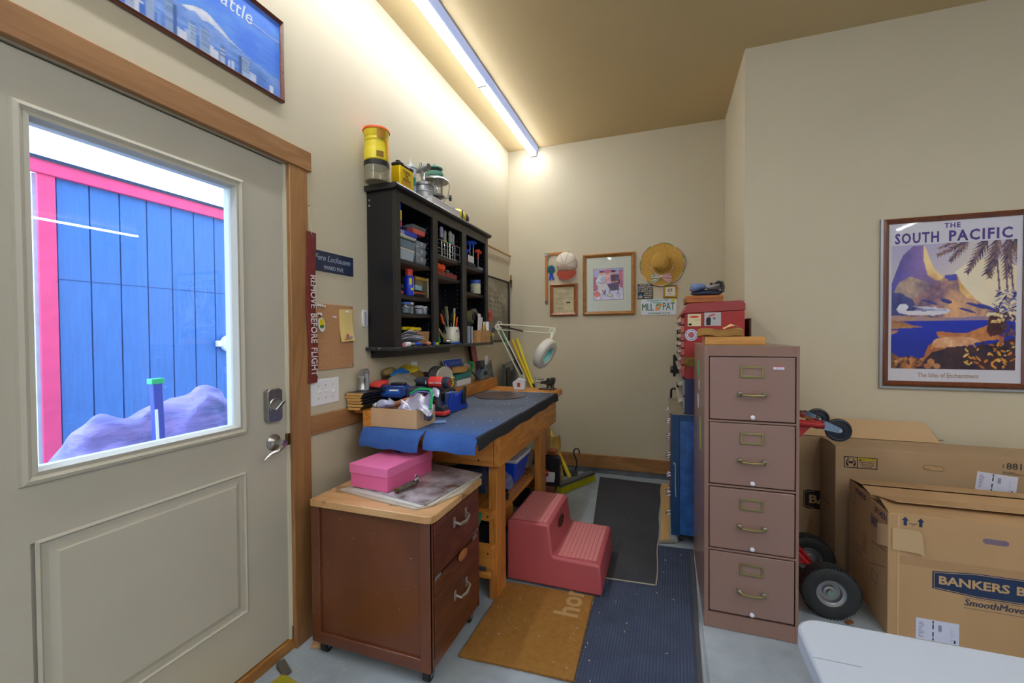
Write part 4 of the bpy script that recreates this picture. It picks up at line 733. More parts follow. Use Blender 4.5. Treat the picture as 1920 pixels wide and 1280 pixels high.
for k, (w, h, c_, lb) in enumerate(((.018, .125, '#1c2c3c', 'dark navy booklet, first in the row below the tape'), (.020, .135, '#c8cede', 'white booklet, second in the row'), (.012, .125, '#8a94a8', 'grey booklet, third in the row'), (.016, .128, '#d2d6e4', 'pale booklet, fourth in the row'), (.014, .12, '#6f7ca0', 'blue-grey booklet, fifth in the row'), (.016, .125, '#d8dae6', 'white booklet, last in the row'))):
    y = 2.885+k*.027; box(-1.48, -1.390, y, y+w, ZB, ZB+h).build('booklet', P('booklet '+c_, c_, .5), label=lb, cat='book', group='booklets in the right bay', bev=.001)
t = thing('pencil_tray', 'light wooden box of pencils and papers on the right end of the ledge', 'box', (-1.36, 3.145, ZL)); LW = wood('light plywood box', '#b07f4c', '#cc9d66', 'y', 6)
box(-1.392, -1.386, 3.045, 3.245, ZL, ZL+.095).build('board', LW, t); box(-1.338, -1.332, 3.045, 3.245, ZL, ZL+.095).build('board', LW, t); box(-1.386, -1.338, 3.045, 3.051, ZL, ZL+.095).build('board', LW, t); box(-1.386, -1.338, 3.239, 3.245, ZL, ZL+.095).build('board', LW, t); box(-1.386, -1.338, 3.051, 3.239, ZL, ZL+.005).build('board', LW, t); box(-1.386, -1.338, 3.135, 3.139, ZL+.005, ZL+.09).build('board', LW, t)
for k, (y, h, dy, c_, lb) in enumerate(((3.075, .22, .01, '#e6e4ee', 'white folded paper standing in the wooden box'), (3.100, .20, .03, '#dcdcec', 'printed card leaning in the wooden box'), (3.120, .15, .01, '#d07a86', 'pink card in the wooden box'))):
    MB(TR((-1.36-.006*k, y, ZL+.006), 0, -dy*8)).box(-.002, .002, -.022, .022, 0, h).build('paper_card', P('card '+c_, c_, .6), label=lb, cat='card')
MB().ball((-1.352, 3.160, ZL+.105), (.006, .022, .025)).build('yellow_tag', P('mustard tag', '#d9a823', .5), label='round mustard tag in the wooden box', cat='tag'); MB().cyl((-1.35, 3.220, ZL+.006), (-1.35, 3.223, ZL+.165), .016).build('white_tube', PAPER, label='rolled white tube in the wooden box', cat='tube')
t = thing('paint_brush', 'paint brush with bristles up in the wooden box', 'brush', (-1.36, 3.185, ZL)); box(-1.366, -1.354, 3.173, 3.197, ZL+.006, ZL+.10).build('handle', LW, t, bev=.003); box(-1.367, -1.353, 3.169, 3.201, ZL+.10, ZL+.13).build('ferrule', P('mustard tag', '#d9a823', .5), t, bev=.002); box(-1.365, -1.355, 3.171, 3.199, ZL+.13, ZL+.165).build('bristles', P('cream bristle', '#e0d6ac', .8), t, bev=.004)
t = thing('glass_tumbler', 'small clear tumbler of grey bits beside the wooden box', 'tumbler', (-1.345, 3.278, ZL)); MB().lathe([(.022, 0), (.024, .07), (.023, .07), (.021, .003)], (-1.345, 3.272, ZL)).build('glass', GLASS, t); MB().lathe([(.019, .004), (.020, .05), (.01, .055)], (-1.345, 3.272, ZL)).build('contents', P('grey bits', '#6c6858', .5, bump=1, bs=90), t)
t = thing('yellow_chisel', 'chisel with a yellow and black handle leaning right of the wooden box', 'chisel', (-1.35, 3.29, ZL)); MB().cyl((-1.345, 3.290, ZL+.02), (-1.34, 3.315, ZL+.07), .012, .013).build('yellow_grip', YEL, t); MB().cyl((-1.34, 3.315, ZL+.07), (-1.335, 3.335, ZL+.115), .013, .012).build('black_end', DARK, t)

# ================================================================== workbench
def cloth(c, r, amp, sc, seed, rz=0, n=28):
    m = MB(TR(c, rz) @ Matrix.Diagonal((r[0], r[1], r[2], 1))).ball((0, 0, 0), 1, n, n//2+2); crumple(m, amp, sc, seed)
    zmin = c[2]-r[2]; m.v = [Vector((p.x, p.y, max(p.z, zmin+.001))) for p in m.v]; return m
t = thing('workbench', 'orange pine workbench along the left wall with a backboard and lower shelf', 'workbench', (-1.15, 2.65, 0))
for x0, x1, y0, y1 in ((-.862, -.818, 2.062, 2.195), (-.862, -.818, 2.900, 3.040), (-1.44, -1.396, 2.062, 2.195), (-1.44, -1.396, 2.900, 3.040)):
    m = MB().box(x0, x1, y0, y1, 0, .873); m.build('leg', PINEZ, t, bev=.003)
box(-.818, -.785, 2.024, 3.225, .705, .874).build('front_apron', PINE, t, bev=.003)
box(-1.44, -.820, 2.024, 2.060, .705, .874).build('end_apron', PINEX, t, bev=.003)
box(-1.44, -.820, 3.185, 3.222, .705, .874).build('end_apron', PINEX, t, bev=.003)
box(-1.383, -.790, 1.790, 3.27, .875, .912).build('bench_top', PINE, t, bev=.003)
box(-1.383, -.800, 3.272, 3.52, .875, .925).build('bench_top_extension', PINE, t, bev=.006)
box(-1.44, -1.385, 1.800, 3.53, .835, 1.000).build('backboard', PINE, t, bev=.004)
box(WX+.002, -1.442, 1.850, 3.53, .975, .999).build('rear_ledge', PINE, t, bev=.002)
box(-1.42, -.872, 2.20, 3.16, .358, .378).build('lower_shelf', PINE, t, bev=.002)
box(-1.42, -.872, 3.045, 3.085, .235, .325).build('stretcher', PINEX, t, bev=.006)
box(-.96, -.872, 2.43, 2.47, .22, .350).build('shelf_block', PINEZ, t, bev=.003)
m = MB(); m.prism([(-1.30, .428), (-.836, .428), (-.828, .436), (-.828, .466), (-.836, .474), (-1.30, .474)], 'y', 2.018, 2.060); m.build('shelf_rail', PINEX, t)
m = MB(); m.prism([(-1.30, .175), (-.90, .175), (-.87, .150), (-.845, .143), (-.828, .165), (-.826, .285), (-.832, .292), (-1.30, .292)], 'y', 2.016, 2.060); m.build('lower_rail', PINEX, t)
m = MB()
for x, z in ((-.850, .452), (-.850, .262), (-.80, .0)): 
    if z: m.cyl((x, 2.013, z), (x, 2.0185, z), .005, n=8)
m.cyl((-.925, 2.0235, .80), (-.925, 2.019, .80), .010, n=10); m.cyl((-.845, 2.0235, .825), (-.845, 2.019, .825), .005, n=8); m.cyl((-.90, 2.0235, .735), (-.90, 2.019, .735), .005, n=8)
m.build('screw_head', P('dark knot', '#3a2416', .7), t, kind='stuff')
# mat
FELT = P('dark felt mat', '#525b6e', .92, vs=3.5, col2='#687083', bump=.5, bs=260, speck=('#b9bcc2', 75, .735)); FELTB = P('skylit blue felt edge', '#2b539c', .92, vs=5, col2='#3d6cba', bump=.6, bs=260, speck=('#9fb4d8', 75, .74)); FELTD = P('black felt edge', '#20242c', .9, bump=.5, bs=260, speck=('#8a8c92', 75, .74))  # near flap felt coloured brighter blue for the sky light it catches
t = thing('bench_mat', 'dark blue-grey felt mat draped over the workbench top with drooping cut edges', 'mat', (-1.08, 2.5, .85))
def top(u, v):
    y = 1.800+1.455*v; x = -1.380+.592*u + (0 if v > .02 else 0); return (x, y, .9215 + .0015*math.sin(x*30)*math.sin(y*13))
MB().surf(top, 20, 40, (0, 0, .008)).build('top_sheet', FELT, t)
def flap(xa, xb, dz, s):
    def f(u, v):
        a = v*1.35; x = xa+(xb-xa)*u; yo = 1.800-.030*u
        y = (1.800*(1-min(1, v*2.2))+yo*min(1, v*2.2)) - .050*math.sin(a) ; z = .9215 - .075*(1-math.cos(a)) - dz*v + .003*math.sin(x*40+s)*v; return (x, y, z)
    return f
MB().surf(flap(-1.425, -1.075, .020, 0), 22, 8, (0, 0, .008)).build('near_flap', FELTB, t); MB().surf(flap(-1.066, -.784, .008, 2), 20, 8, (0, 0, .008)).build('near_flap', FELTB, t)
def sf(u, v):
    a = u*1.57; y = 1.745+1.51*v; return (-.788+.016*math.sin(a), y, .9215-.016*(1-math.cos(a))-max(0, u-.35)*.058+.004*math.sin(y*17)*u)
MB().surf(sf, 6, 40, (.006, 0, 0)).build('side_flap', FELTD, t)
ZM = .924
# scrap of debris: wood shavings
m = MB(); random.seed(11)
for k in range(46):
    x = random.uniform(-1.12, -.80); y = random.uniform(1.86, 3.2); M_ = TR((x, y, ZM+.001), random.random()*6); mm = MB(M_).box(-.004-.004*random.random(), .004, -.0012, .0012, 0, .0015); m.v += [p for p in mm.v]; k0 = len(m.v)-8; m.f += [tuple(i+k0 for i in f) for f in mm.f]
m.build('wood_shavings', P('pale shavings', '#c9c2b0', .8), label='scattered pale wood shavings on the bench mat', cat='shavings', kind='stuff', smooth=False)
FN, FLk = nt(FELT); fb = FN['Principled BSDF']; src_ = fb.inputs['Base Color'].links[0].from_socket   # blue daylight sheen painted in towards the near edge; dusty grey beyond
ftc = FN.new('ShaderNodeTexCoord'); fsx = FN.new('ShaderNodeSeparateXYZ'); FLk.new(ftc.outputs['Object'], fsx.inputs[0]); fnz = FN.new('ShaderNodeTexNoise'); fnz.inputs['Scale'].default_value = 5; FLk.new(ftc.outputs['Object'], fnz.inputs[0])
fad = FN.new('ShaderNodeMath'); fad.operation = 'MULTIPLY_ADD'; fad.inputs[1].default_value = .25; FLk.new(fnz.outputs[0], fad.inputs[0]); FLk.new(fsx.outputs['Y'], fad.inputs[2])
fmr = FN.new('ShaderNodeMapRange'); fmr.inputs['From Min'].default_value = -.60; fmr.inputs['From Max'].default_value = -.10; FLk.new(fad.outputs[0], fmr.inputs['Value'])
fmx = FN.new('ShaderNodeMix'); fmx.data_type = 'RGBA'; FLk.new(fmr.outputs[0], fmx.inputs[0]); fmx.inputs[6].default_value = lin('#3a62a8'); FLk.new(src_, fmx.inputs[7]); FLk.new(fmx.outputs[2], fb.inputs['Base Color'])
# metal disc
MB().lathe([(.185, 0), (.186, .001), (.186, .003), (.01, .0035)], (-1.155, 2.99, ZM), n=48).build('metal_disc', P('stained brown disc', '#5d5860', .35, .5, vs=8, col2='#6f5a58'), label='thin stained round metal disc lying flat on the bench mat', cat='disc')
# open cardboard box
t = thing('open_card_box', 'open brown cardboard box of odds and ends on the near bench corner', 'box', (-1.26, 1.90, ZM))
BM = TR((-1.26, 1.895, ZM), .02); 
for a in ((-.130, .130, -.092, -.088, 0, .092), (-.130, .130, .088, .092, 0, .092), (-.130, -.126, -.088, .088, 0, .092), (.126, .130, -.088, .088, 0, .092), (-.126, .126, -.088, .088, 0, .004)):
    MB(BM).box(*a).build('card_panel', P('light box card', '#c4a27c', .8, var=.06, vs=10), t, smooth=False)
PB = glassy('clear plastic bag', '#e4e4ff', .22, .22, .30)
t = thing('zip_bag', 'clear plastic zip bag with a green seal flopping over the cardboard box', 'bag', (-1.2, 1.88, ZM+.05))
def bagf(u, v): return (-1.255+.175*u+.012*math.sin(v*9), 1.835+.10*v, ZM+.088+.085*v*(1-.35*(1-u)) + .012*math.sin(u*11+v*5)+.008*math.sin(v*17+u*3))
crumple(MB().surf(bagf, 30, 24, (0, .006, .012)), .006, 18, 3).build('bag_film', PB, t)
MB().tube([(-1.245, 1.935, ZM+.150), (-1.19, 1.935, ZM+.178), (-1.125, 1.93, ZM+.178), (-1.095, 1.90, ZM+.155), (-1.085, 1.87, ZM+.115), (-1.080, 1.85, ZM+.095)], .0075, 6).build('green_zip', GREEN, t)
MB().tube([(-1.243, 1.925, ZM+.140), (-1.19, 1.925, ZM+.166), (-1.13, 1.92, ZM+.166), (-1.104, 1.89, ZM+.145), (-1.095, 1.862, ZM+.105)], .003, 6).build('violet_line', P('violet seal', '#8a78d8', .4), t)
cloth((-1.325, 1.835, ZM+.110), (.050, .030, .020), .016, 25, 5).build('bubble_wrap', glassy('cloudy film', '#c9d0f0', .2, .2, .5), label='roll of cloudy plastic film on the left rim of the cardboard box', cat='plastic film')
cloth((-1.20, 1.91, ZM+.045), (.10, .06, .035), .02, 22, 8).build('grey_filling', P('mixed grey filling', '#2c2e38', .6, vs=30, col2='#7c7f92'), label='dark jumble of small parts filling the cardboard box', cat='parts')
t = thing('cup_hook_bag', 'brown leather strap curled behind the plastic bag in the box', 'strap', (-1.28, 1.93, ZM+.07)); MB().tube([(-1.36, 1.95, ZM+.085), (-1.29, 1.93, ZM+.105), (-1.22, 1.94, ZM+.125), (-1.19, 1.97, ZM+.14)], [.012, .018, .018, .012], 8).build('strap', P('tan leather', '#b5785a', .5), t)
# tool bag
t = thing('tool_bag', 'black canvas tool bag with yellow piping behind the cardboard box', 'tool bag', (-1.31, 2.2, ZM)); 
box(-1.375, -1.245, 2.03, 2.46, ZM, ZM+.118).build('bag_body', P('black canvas', '#14151a', .8, bump=.4, bs=200), t, bev=.012)
MB().tube([(-1.243, 2.10, ZM+.03), (-1.241, 2.44, ZM+.03)], .004, 6).build('yellow_piping', YEL, t); box(-1.2445, -1.2415, 2.10, 2.44, ZM+.036, ZM+.058).build('blue_band', BLUE, t)
MB().tube([(-1.38, 2.06, ZM+.14), (-1.30, 2.26, ZM+.185), (-1.25, 2.44, ZM+.185)], .004, 6).build('yellow_piping', YEL, t); MB().tube([(-1.36, 2.14, ZM+.18), (-1.30, 2.24, ZM+.12), (-1.235, 2.36, ZM+.085)], .005, 6).build('yellow_piping', YEL, t)
cloth((-1.31, 2.30, ZM+.12), (.05, .13, .035), .02, 16, 2).build('bag_flap', P('black canvas', '#14151a', .8), t)
for k in range(4): MB(TR((-1.255, 2.27+.018*k, ZM+.10), 0, .5)).box(-.002, .002, -.004, .004, -.02, .035).build('drill_bit', STEEL, t)
# grooved boards stack
BMb = P('pale cut moulding', '#c89a54', .6, var=.05, vs=20); BMd = P('black moulding face', '#1c1d20', .35)
offs = (-.0, .006, -.012, -.006, -.004, .0); names = ('lowest', 'second from the bottom', 'third from the bottom', 'fourth from the bottom', 'fifth from the bottom', 'topmost')
for k in range(6):
    z = 1.0005+.0148*k; x0 = WX+.004 + (.02, .012, .006, .008, .0, .012)[k]; x1 = x0+(.080, .100, .095, .094, .104, .104)[k]; y0 = 1.792+abs(offs[k])
    s = thing('moulding_strip', 'black-faced moulding strip with a pale cut end, %s of the stack' % names[k], 'moulding', ((x0+x1)/2, 1.95, z), 'moulding strips on the bench ledge')
    m = MB(); m.prism([(x0, z+.003), (x0+.006, z), (x1-.012, z), (x1-.008, z+.004), (x1, z+.006), (x1, z+.0142), (x0, z+.0142)], 'y', y0, 2.16); m.build('strip', BMd, s)
    m = MB(); m.prism([(x0+.001, z+.003), (x0+.006, z+.0008), (x1-.012, z+.0008), (x1-.008, z+.004), (x1-.001, z+.0062), (x1-.001, z+.0134), (x0+.001, z+.0134)], 'y', y0-.0012, y0); m.build('cut_end', BMb, s)
zs = 1.0005+.0148*6
t = thing('clamp_lamp', 'silver tubular tool standing on the stack of moulding strips', 'tool', (-1.50, 1.90, zs))
x, y = -1.500, 1.885
box(x-.030, x+.030, y-.020, y+.020, zs, zs+.006).build('foot', ALU, t, bev=.002); MB().lathe([(.024, 0), (.021, .004), (.019, .036), (.0155, .038), (.015, .056), (.024, .058), (.024, .072), (.018, .075)], (x-.006, y, zs+.006)).build('sleeve', P('satin silver', '#b5b6ba', .3, .9), t)
MB().tube([(x+.022, y+.004, zs+.006), (x+.023, y+.004, zs+.06), (x+.016, y, zs+.09)], [.010, .012, .014], 10).build('side_arm', ALU, t); MB().cyl((x+.002, y-.016, zs+.094), (x+.008, y+.022, zs+.098), .0185).build('head', P('satin silver', '#b5b6ba', .3, .9), t)
t = thing('battery_charger', 'red battery charger lying on the moulding strips', 'charger', (-1.47, 2.03, zs)); m = MB(); m.prism([(1.94, zs+.008), (2.09, zs+.008), (2.09, zs+.036), (2.065, zs+.046), (2.03, zs+.040), (1.98, zs+.037), (1.94, zs+.022)], 'x', -1.515, -1.440); m.build('shell', P('coral red plastic', '#e0403a', .35), t, bev=.006)
box(-1.517, -1.438, 1.942, 2.088, zs, zs+.008).build('black_base', BLK, t, bev=.002); box(-1.439, -1.4385, 1.955, 1.99, zs+.012, zs+.022).build('badge', DARK, t); box(-1.50, -1.455, 2.04, 2.07, zs+.044, zs+.050).build('contact_block', BLK, t, bev=.002)
t = thing('blue_charger', 'navy and blue charger with a black handle on top of the tool bag', 'charger', (-1.39, 2.03, ZM+.11))
CM = TR((-1.375, 2.015, ZM+.150), .22)
m = MB(CM); m.prism([(-.085, -.028), (.030, -.034), (.060, -.020), (.060, .020), (.040, .034), (-.070, .034), (-.088, .015)], 'y', -.045, .045); m.build('front_shell', P('deep blue shell', '#153a86', .3), t, bev=.006)
MB(CM).box(.055, .145, -.038, .05, -.03, .022).build('rear_shell', P('dark grey-blue shell', '#2c3248', .45), t, bev=.010); MB(CM).box(-.035, .045, -.02, .02, .033, .046).build('handle', BLK, t, bev=.005); MB(CM).box(-.060, .030, -.0465, -.044, -.012, .016).build('blue_face', P('bright blue face', '#1c5cc0', .25), t, bev=.001)
for k in range(5): MB(CM).box(-.084+.008*k, -.080+.008*k, -.0475, -.044, -.004, .028).build('vent_slot', BLK, t)
MB(CM).box(-.03, .02, -.0475, -.045, .006, .014).build('white_logo', WHT, t)
MB().tube([(-1.40, 1.965, ZM+.115), (-1.36, 1.955, ZM+.100), (-1.31, 1.96, ZM+.102), (-1.28, 1.99, ZM+.125), (-1.275, 2.0, ZM+.15)], .004, 6).build('lead', P('pale grey cable', '#b9bccb', .5), t)
t = thing('black_headlamp', 'black and white gadget half buried left of the blue charger', 'gadget', (-1.40, 1.95, ZM+.09)); MB(TR((-1.405, 1.935, ZM+.092), .4)).box(-.035, .03, -.02, .02, -.02, .018).build('body', BLK, t, bev=.006); cloth((-1.435, 1.90, ZM+.088), (.026, .02, .014), .012, 40, 9, n=16).build('white_tissue', PAPER, t)
cloth((-1.42, 2.13, 1.097), (.085, .105, .052), .030, 12, 4).build('grey_rag', P('grey cotton rag', '#8c8a85', .9, bump=.5, bs=120), label='crumpled grey rag piled on the ledge behind the chargers', cat='rag')
cloth((-1.475, 2.18, 1.155), (.05, .075, .016), .02, 20, 5).build('blue_cloth', P('bright blue cloth', '#1e6fc0', .8), label='strip of bright blue cloth on top of the grey rag', cat='cloth')
cloth((-1.505, 2.12, 1.165), (.028, .05, .028), .014, 22, 6, n=18).build('brown_glove', P('brown leather', '#6d5730', .8, vs=12, col2='#8f7a48'), label='brown leather work glove against the wall, left of the yellow glove', cat='glove')
cloth((-1.485, 2.30, 1.135), (.045, .09, .058), .035, 14, 7).build('yellow_glove', P('mustard glove', '#b39a1c', .8, vs=12, col2='#cdb52c'), label='mustard yellow work glove heaped under the outlet', cat='glove')
cloth((-1.425, 2.27, 1.115), (.028, .065, .045), .02, 18, 8, n=18).build('tan_glove', P('tan glove', '#7a6536', .8), label='tan glove drooping in front of the yellow glove', cat='glove')
cloth((-1.50, 2.50, 1.09), (.03, .06, .05), .015, 20, 9, n=18).build('brown_boot_tip', P('dark brown leather', '#3c2a1c', .6), label='dark brown leather pouch behind the round grey tin', cat='pouch')
# round tin
t = thing('round_tin', 'round grey film-can shaped tin standing on edge behind the drill', 'tin', (-1.38, 2.55, 1.02)); ax = Vector((.93, -.35, 0)).normalized(); c0 = Vector((-1.445, 2.545, 1.102))
MB().lathe([(.066, 0), (.070, .004), (.070, .022), (.066, .026)], c0, ax, 32).build('rear_rim', P('dark slate metal', '#50535c', .4, .5), t); MB().lathe([(.066, .026), (.066, .085)], c0, ax, 32).build('drum', P('slate metal', '#8a8c94', .35, .4), t); MB().lathe([(.066, .085), (.071, .088), (.071, .098), (.066, .101), (.062, .100), (.060, .098)], c0, ax, 32).build('front_rim', P('cream metal', '#cfc8ba', .35, .2), t)
# cordless drill
t = thing('cordless_drill', 'red and dark grey cordless drill standing on its battery', 'drill', (-1.2, 2.17, ZM)); CR = P('coral red plastic', '#e0403a', .35); GR = P('charcoal grip', '#2b3142', .5); yd = 2.15
MB().lathe([(.030, 0), (.032, .006), (.032, .085), (.028, .095)], (-1.250, yd, 1.113), (1, 0, 0)).build('motor_housing', CR, t); MB().lathe([(.031, 0), (.032, .004), (.032, .034), (.026, .042)], (-1.168, yd, 1.113), (1, 0, 0)).build('rear_cap', GR, t)
for k in (-1, 0, 1): MB(Matrix.Translation((-1.135, yd, 1.113+k*.014))).box(-.004, .010, -.020, .020, -.004, .004).build('red_vent', CR, t, bev=.001)
MB().lathe([(.014, 0), (.020, .006), (.025, .012), (.026, .050), (.028, .052), (.029, .095)], (-1.345, yd, 1.113), (1, 0, 0)).build('chuck', GR, t); MB().cyl((-1.362, yd, 1.113), (-1.345, yd, 1.113), .008, .012).build('chuck_nose', P('worn brass', '#6d6040', .35, 1), t)
MB().tube([(-1.205, yd, 1.095), (-1.212, yd, 1.05), (-1.207, yd, 1.01), (-1.200, yd, .975)], [.026, .021, .020, .027], 12).build('grip', GR, t); MB(TR((-1.238, yd, 1.055), 0, 0, .15)).box(-.008, .010, -.009, .009, -.018, .018).build('trigger', P('grey lilac trigger', '#6c6478', .4), t, bev=.003)
m = MB(); m.prism([(-1.245, .955), (-1.15, .955), (-1.155, .975), (-1.19, .985), (-1.225, .985), (-1.242, .970)], 'y', yd-.034, yd+.034); m.build('battery_collar', GR, t, bev=.003); box(-1.250, -1.142, yd-.036, yd+.036, .930, .956).build('battery', CR, t, bev=.008); box(-1.246, -1.146, yd-.033, yd+.033, ZM, .931).build('battery_base', BLK, t, bev=.003)
text('drill_lettering', 'CRAFTSMAN', .013, (-1.203, yd-.0325, 1.112), 'back', WHT, t, ex=.001)
box(-1.264, -1.260, yd-.034, yd-.031, 1.104, 1.121).build('hammer_mark', WHT, t)
for k in (0, 1): box(-1.215, -1.200, yd-.0215, yd-.0185, .995+k*.014, .998+k*.014).build('grip_mark', CR, t)
# blue jig
t = thing('pocket_hole_jig', 'bright blue angled drilling jig with a black lever behind the drill', 'jig', (-1.17, 2.33, ZM)); JB = P('vivid blue plastic', '#0d3ec0', .35)
m = MB(); m.prism([(2.22, ZM), (2.47, ZM), (2.42, ZM+.095), (2.40, ZM+.118), (2.37, ZM+.10), (2.30, ZM+.095), (2.28, ZM+.118), (2.25, ZM+.115), (2.235, ZM+.07)], 'x', -1.185, -1.168); m.build('front_plate', JB, t, bev=.003); box(-1.238, -1.1855, 2.27, 2.40, ZM, ZM+.03).build('base', JB, t, bev=.003); box(-1.238, -1.19, 2.29, 2.37, ZM+.03, ZM+.11).build('guide_block', P('steel blue block', '#5f7fb8', .4), t, bev=.004)
m = MB(Matrix.Translation((-1.160, 2.395, ZM+.085)) @ Matrix.Rotation(-.12, 4, 'X')); m.prism([(-.018, -.055), (.018, -.055), (.022, .03), (.014, .055), (-.014, .055), (-.022, .03)], 'x', -.006, .008); m.build('lever', BLK, t, bev=.006); MB().cyl((-1.153, 2.395, ZM+.10), (-1.148, 2.395, ZM+.10), .006).build('pivot', CHROME, t)
MB(TR((-1.125, 1.99, ZM+.0005), .5)).box(-.05, .05, -.03, .03, 0, .002).build('blue_slip', P('light blue paper', '#7fa8e6', .6), label='small pale blue slip of paper right of the cardboard box', cat='paper')
# things on the rear ledge
ZE = 1.0005
t = thing('ledge_sign', 'blue and white metal sign leaning on the wall above the bench', 'sign', (-1.535, 2.92, 1.06)); SM = TR((-1.500, 2.925, 1.145), 0, 0, -.28); MB(SM).box(-.001, .001, -.155, .155, -.144, .052).build('plate', P('sign white', '#dfe4f2', .4), t, bev=.0008); MB(SM).box(.001, .002, -.150, .150, -.020, .048).build('blue_field', P('sign blue', '#1c46b8', .4), t)
text('sign_lettering', 'PARKING', .042, SM @ Vector((.0025, .02, .012)), 'left', P('faded sign letters', '#6f8ed8', .5), t); MB(SM).prism([(-.145, -.05), (-.10, -.05), (-.122, .03)], 'x', .0021, .003).build('white_star', WHT, t)
t = thing('teal_tray', 'teal and white carton tray on the ledge right of the drill', 'tray', (-1.44, 2.93, ZE)); m = MB(); m.prism([(2.80, ZE+.045), (3.06, ZE+.05), (3.07, ZE+.098), (2.79, ZE+.085)], 'x', -1.47, -1.418); m.build('teal_side', P('deep teal', '#1c7f7c', .4), t, bev=.003); box(-1.475, -1.42, 2.82, 3.055, ZE, ZE+.044).build('white_base', PAPER, t, bev=.002)
t = thing('masking_roll', 'tan roll of masking tape lying on the teal tray', 'tape', (-1.445, 2.90, ZE+.10)); MB(Matrix.Translation((-1.448, 2.91, ZE+.1)) @ Matrix.Diagonal((.42, 1, 1, 1))).ring([(.05, 0), (.105, 0), (.10, .040), (.05, .040)], (0, 0, 0), (0, 0, 1), 32).build('roll', P('masking tan', '#c29552', .7), t)
t = thing('measuring_tape', 'black and yellow tape measure on the ledge', 'tape measure', (-1.43, 2.70, ZE)); MB().cyl((-1.465, 2.72, ZE+.042), (-1.415, 2.70, ZE+.042), .042).build('case', DARK, t, bev=.004); MB().cyl((-1.4155, 2.70, ZE+.042), (-1.411, 2.698, ZE+.042), .033).build('yellow_face', P('tape yellow', '#d6dc1c', .4), t); MB().cyl((-1.4115, 2.698, ZE+.042), (-1.4095, 2.697, ZE+.042), .008).build('hub', BLK, t)
t = thing('steel_hose_reel', 'ribbed clear plastic reel between the tape measure and the teal tray', 'reel', (-1.44, 2.775, ZE)); MB().ring([(.020, 0), (.040, 0), (.042, .012), (.036, .020), (.042, .030), (.020, .034)], (-1.46, 2.775, ZE+.043), (1, -.2, 0), 24).build('reel', P('smoky silver', '#9a9c94', .3, .5), t)
box(-1.50, -1.485, 3.05, 3.30, ZE, ZE+.145).build('beige_board', P('beige fibreboard', '#a99b7e', .8), label='beige fibreboard offcut leaning behind the teal tray', cat='board', bev=.002)
t = thing('green_sprayer', 'green trigger head with a cloudy body above the beige board', 'spray head', (-1.455, 3.05, ZE+.10)); cloth((-1.450, 3.02, ZE+.135), (.03, .06, .025), .016, 22, 12, n=16).build('cloudy_body', P('cloudy grey', '#9aa098', .5), t); MB().tube([(-1.44, 3.06, ZE+.165), (-1.43, 3.10, ZE+.155), (-1.43, 3.11, ZE+.12), (-1.435, 3.09, ZE+.09)], [.008, .013, .013, .007], 8).build('trigger', P('signal green', '#1d9a48', .4), t)
MB().tube([(-1.43, 3.09, ZE+.085), (-1.42, 3.20, ZE+.02)], .006, 6).build('black_rod', BLK, label='thin black rod slanting down to the ledge', cat='rod')
t = thing('red_marker', 'small red and orange marker leaning behind the tape measure', 'marker', (-1.44, 2.80, ZE+.09)); MB().cyl((-1.43, 2.755, ZE+.085), (-1.46, 2.80, ZE+.155), .007).build('barrel', P('dim red', '#8a3434', .6), t); MB().cyl((-1.425, 2.745, ZE+.07), (-1.43, 2.755, ZE+.085), .008).build('orange_cap', ORG, t)
t = thing('hand_plane', 'blue-grey cast clamp sitting on the right end of the ledge', 'clamp', (-1.44, 3.35, ZE)); m = MB(); m.prism([(3.27, ZE), (3.45, ZE), (3.46, ZE+.05), (3.42, ZE+.075), (3.40, ZE+.12), (3.36, ZE+.125), (3.34, ZE+.08), (3.29, ZE+.09), (3.265, ZE+.04)], 'x', -1.475, -1.425); m.build('body', P('blue-grey enamel', '#5d7485', .35), t, bev=.006)
box(-1.426, -1.418, 3.33, 3.39, ZE+.035, ZE+.07).build('dark_window', BLK, t, bev=.003); box(-1.47, -1.43, 3.27, 3.36, ZE+.10, ZE+.16).build('top_block', P('gunmetal', '#3c3e42', .5), t, bev=.005)
t = thing('red_level', 'red and black spirit level leaning down from the cabinet ledge', 'level', (-1.5, 3.30, ZE)); LM = Matrix.Translation((-1.500, 3.345, ZE)) @ Matrix.Rotation(.30, 4, 'X'); 
MB(LM).box(-.010, .010, -.042, .042, .012, .33).build('red_body', P('worn red enamel', '#a2464a', .5, var=.15, vs=30), t, bev=.002); MB(LM).box(-.012, .012, -.058, -.043, .010, .335).build('black_edge', BLK, t, bev=.001); MB(LM).box(-.012, .012, .043, .052, .010, .335).build('silver_edge', ALU, t, bev=.001)
t = thing('steel_rule', 'broad steel straightedge leaning on the wall past the backboard', 'straightedge', (-1.52, 3.95, 0)); RM = Matrix.Translation((-1.528, 4.145, 0)) @ Matrix.Rotation(.385, 4, 'X'); MB(RM).box(-.002, .002, -.046, .046, .012, 1.21).build('rule', P('dull steel blade', '#8d9096', .4, .6), t); MB(RM).cyl((.0021, 0, 1.17), (.0026, 0, 1.17), .010).build('hole', BLK, t)
t = thing('metal_tray_frame', 'grey metal tray leaning on the wall with dark fittings in it', 'tray', (-1.50, 4.1, 0)); FM = Matrix.Translation((-1.525, 4.16, .0)) @ Matrix.Rotation(.11, 4, 'X') @ Matrix.Rotation(.06, 4, 'Y')
for a in ((.0, .03, -.19, -.178, .02, 1.12), (.0, .03, .178, .19 -.08, .02, 1.12), (.0, .03, -.19, .11, 1.108, 1.12), (.0, .03, -.19, .11, .02, .032)): MB(FM).box(*a).build('rim', P('greenish grey metal', '#7f8783', .4, .5), t, bev=.002)
MB(FM).box(0, .004, -.18, .11, .03, 1.11).build('tray_panel', P('pale grey steel', '#a8aba4', .5, .3), t)
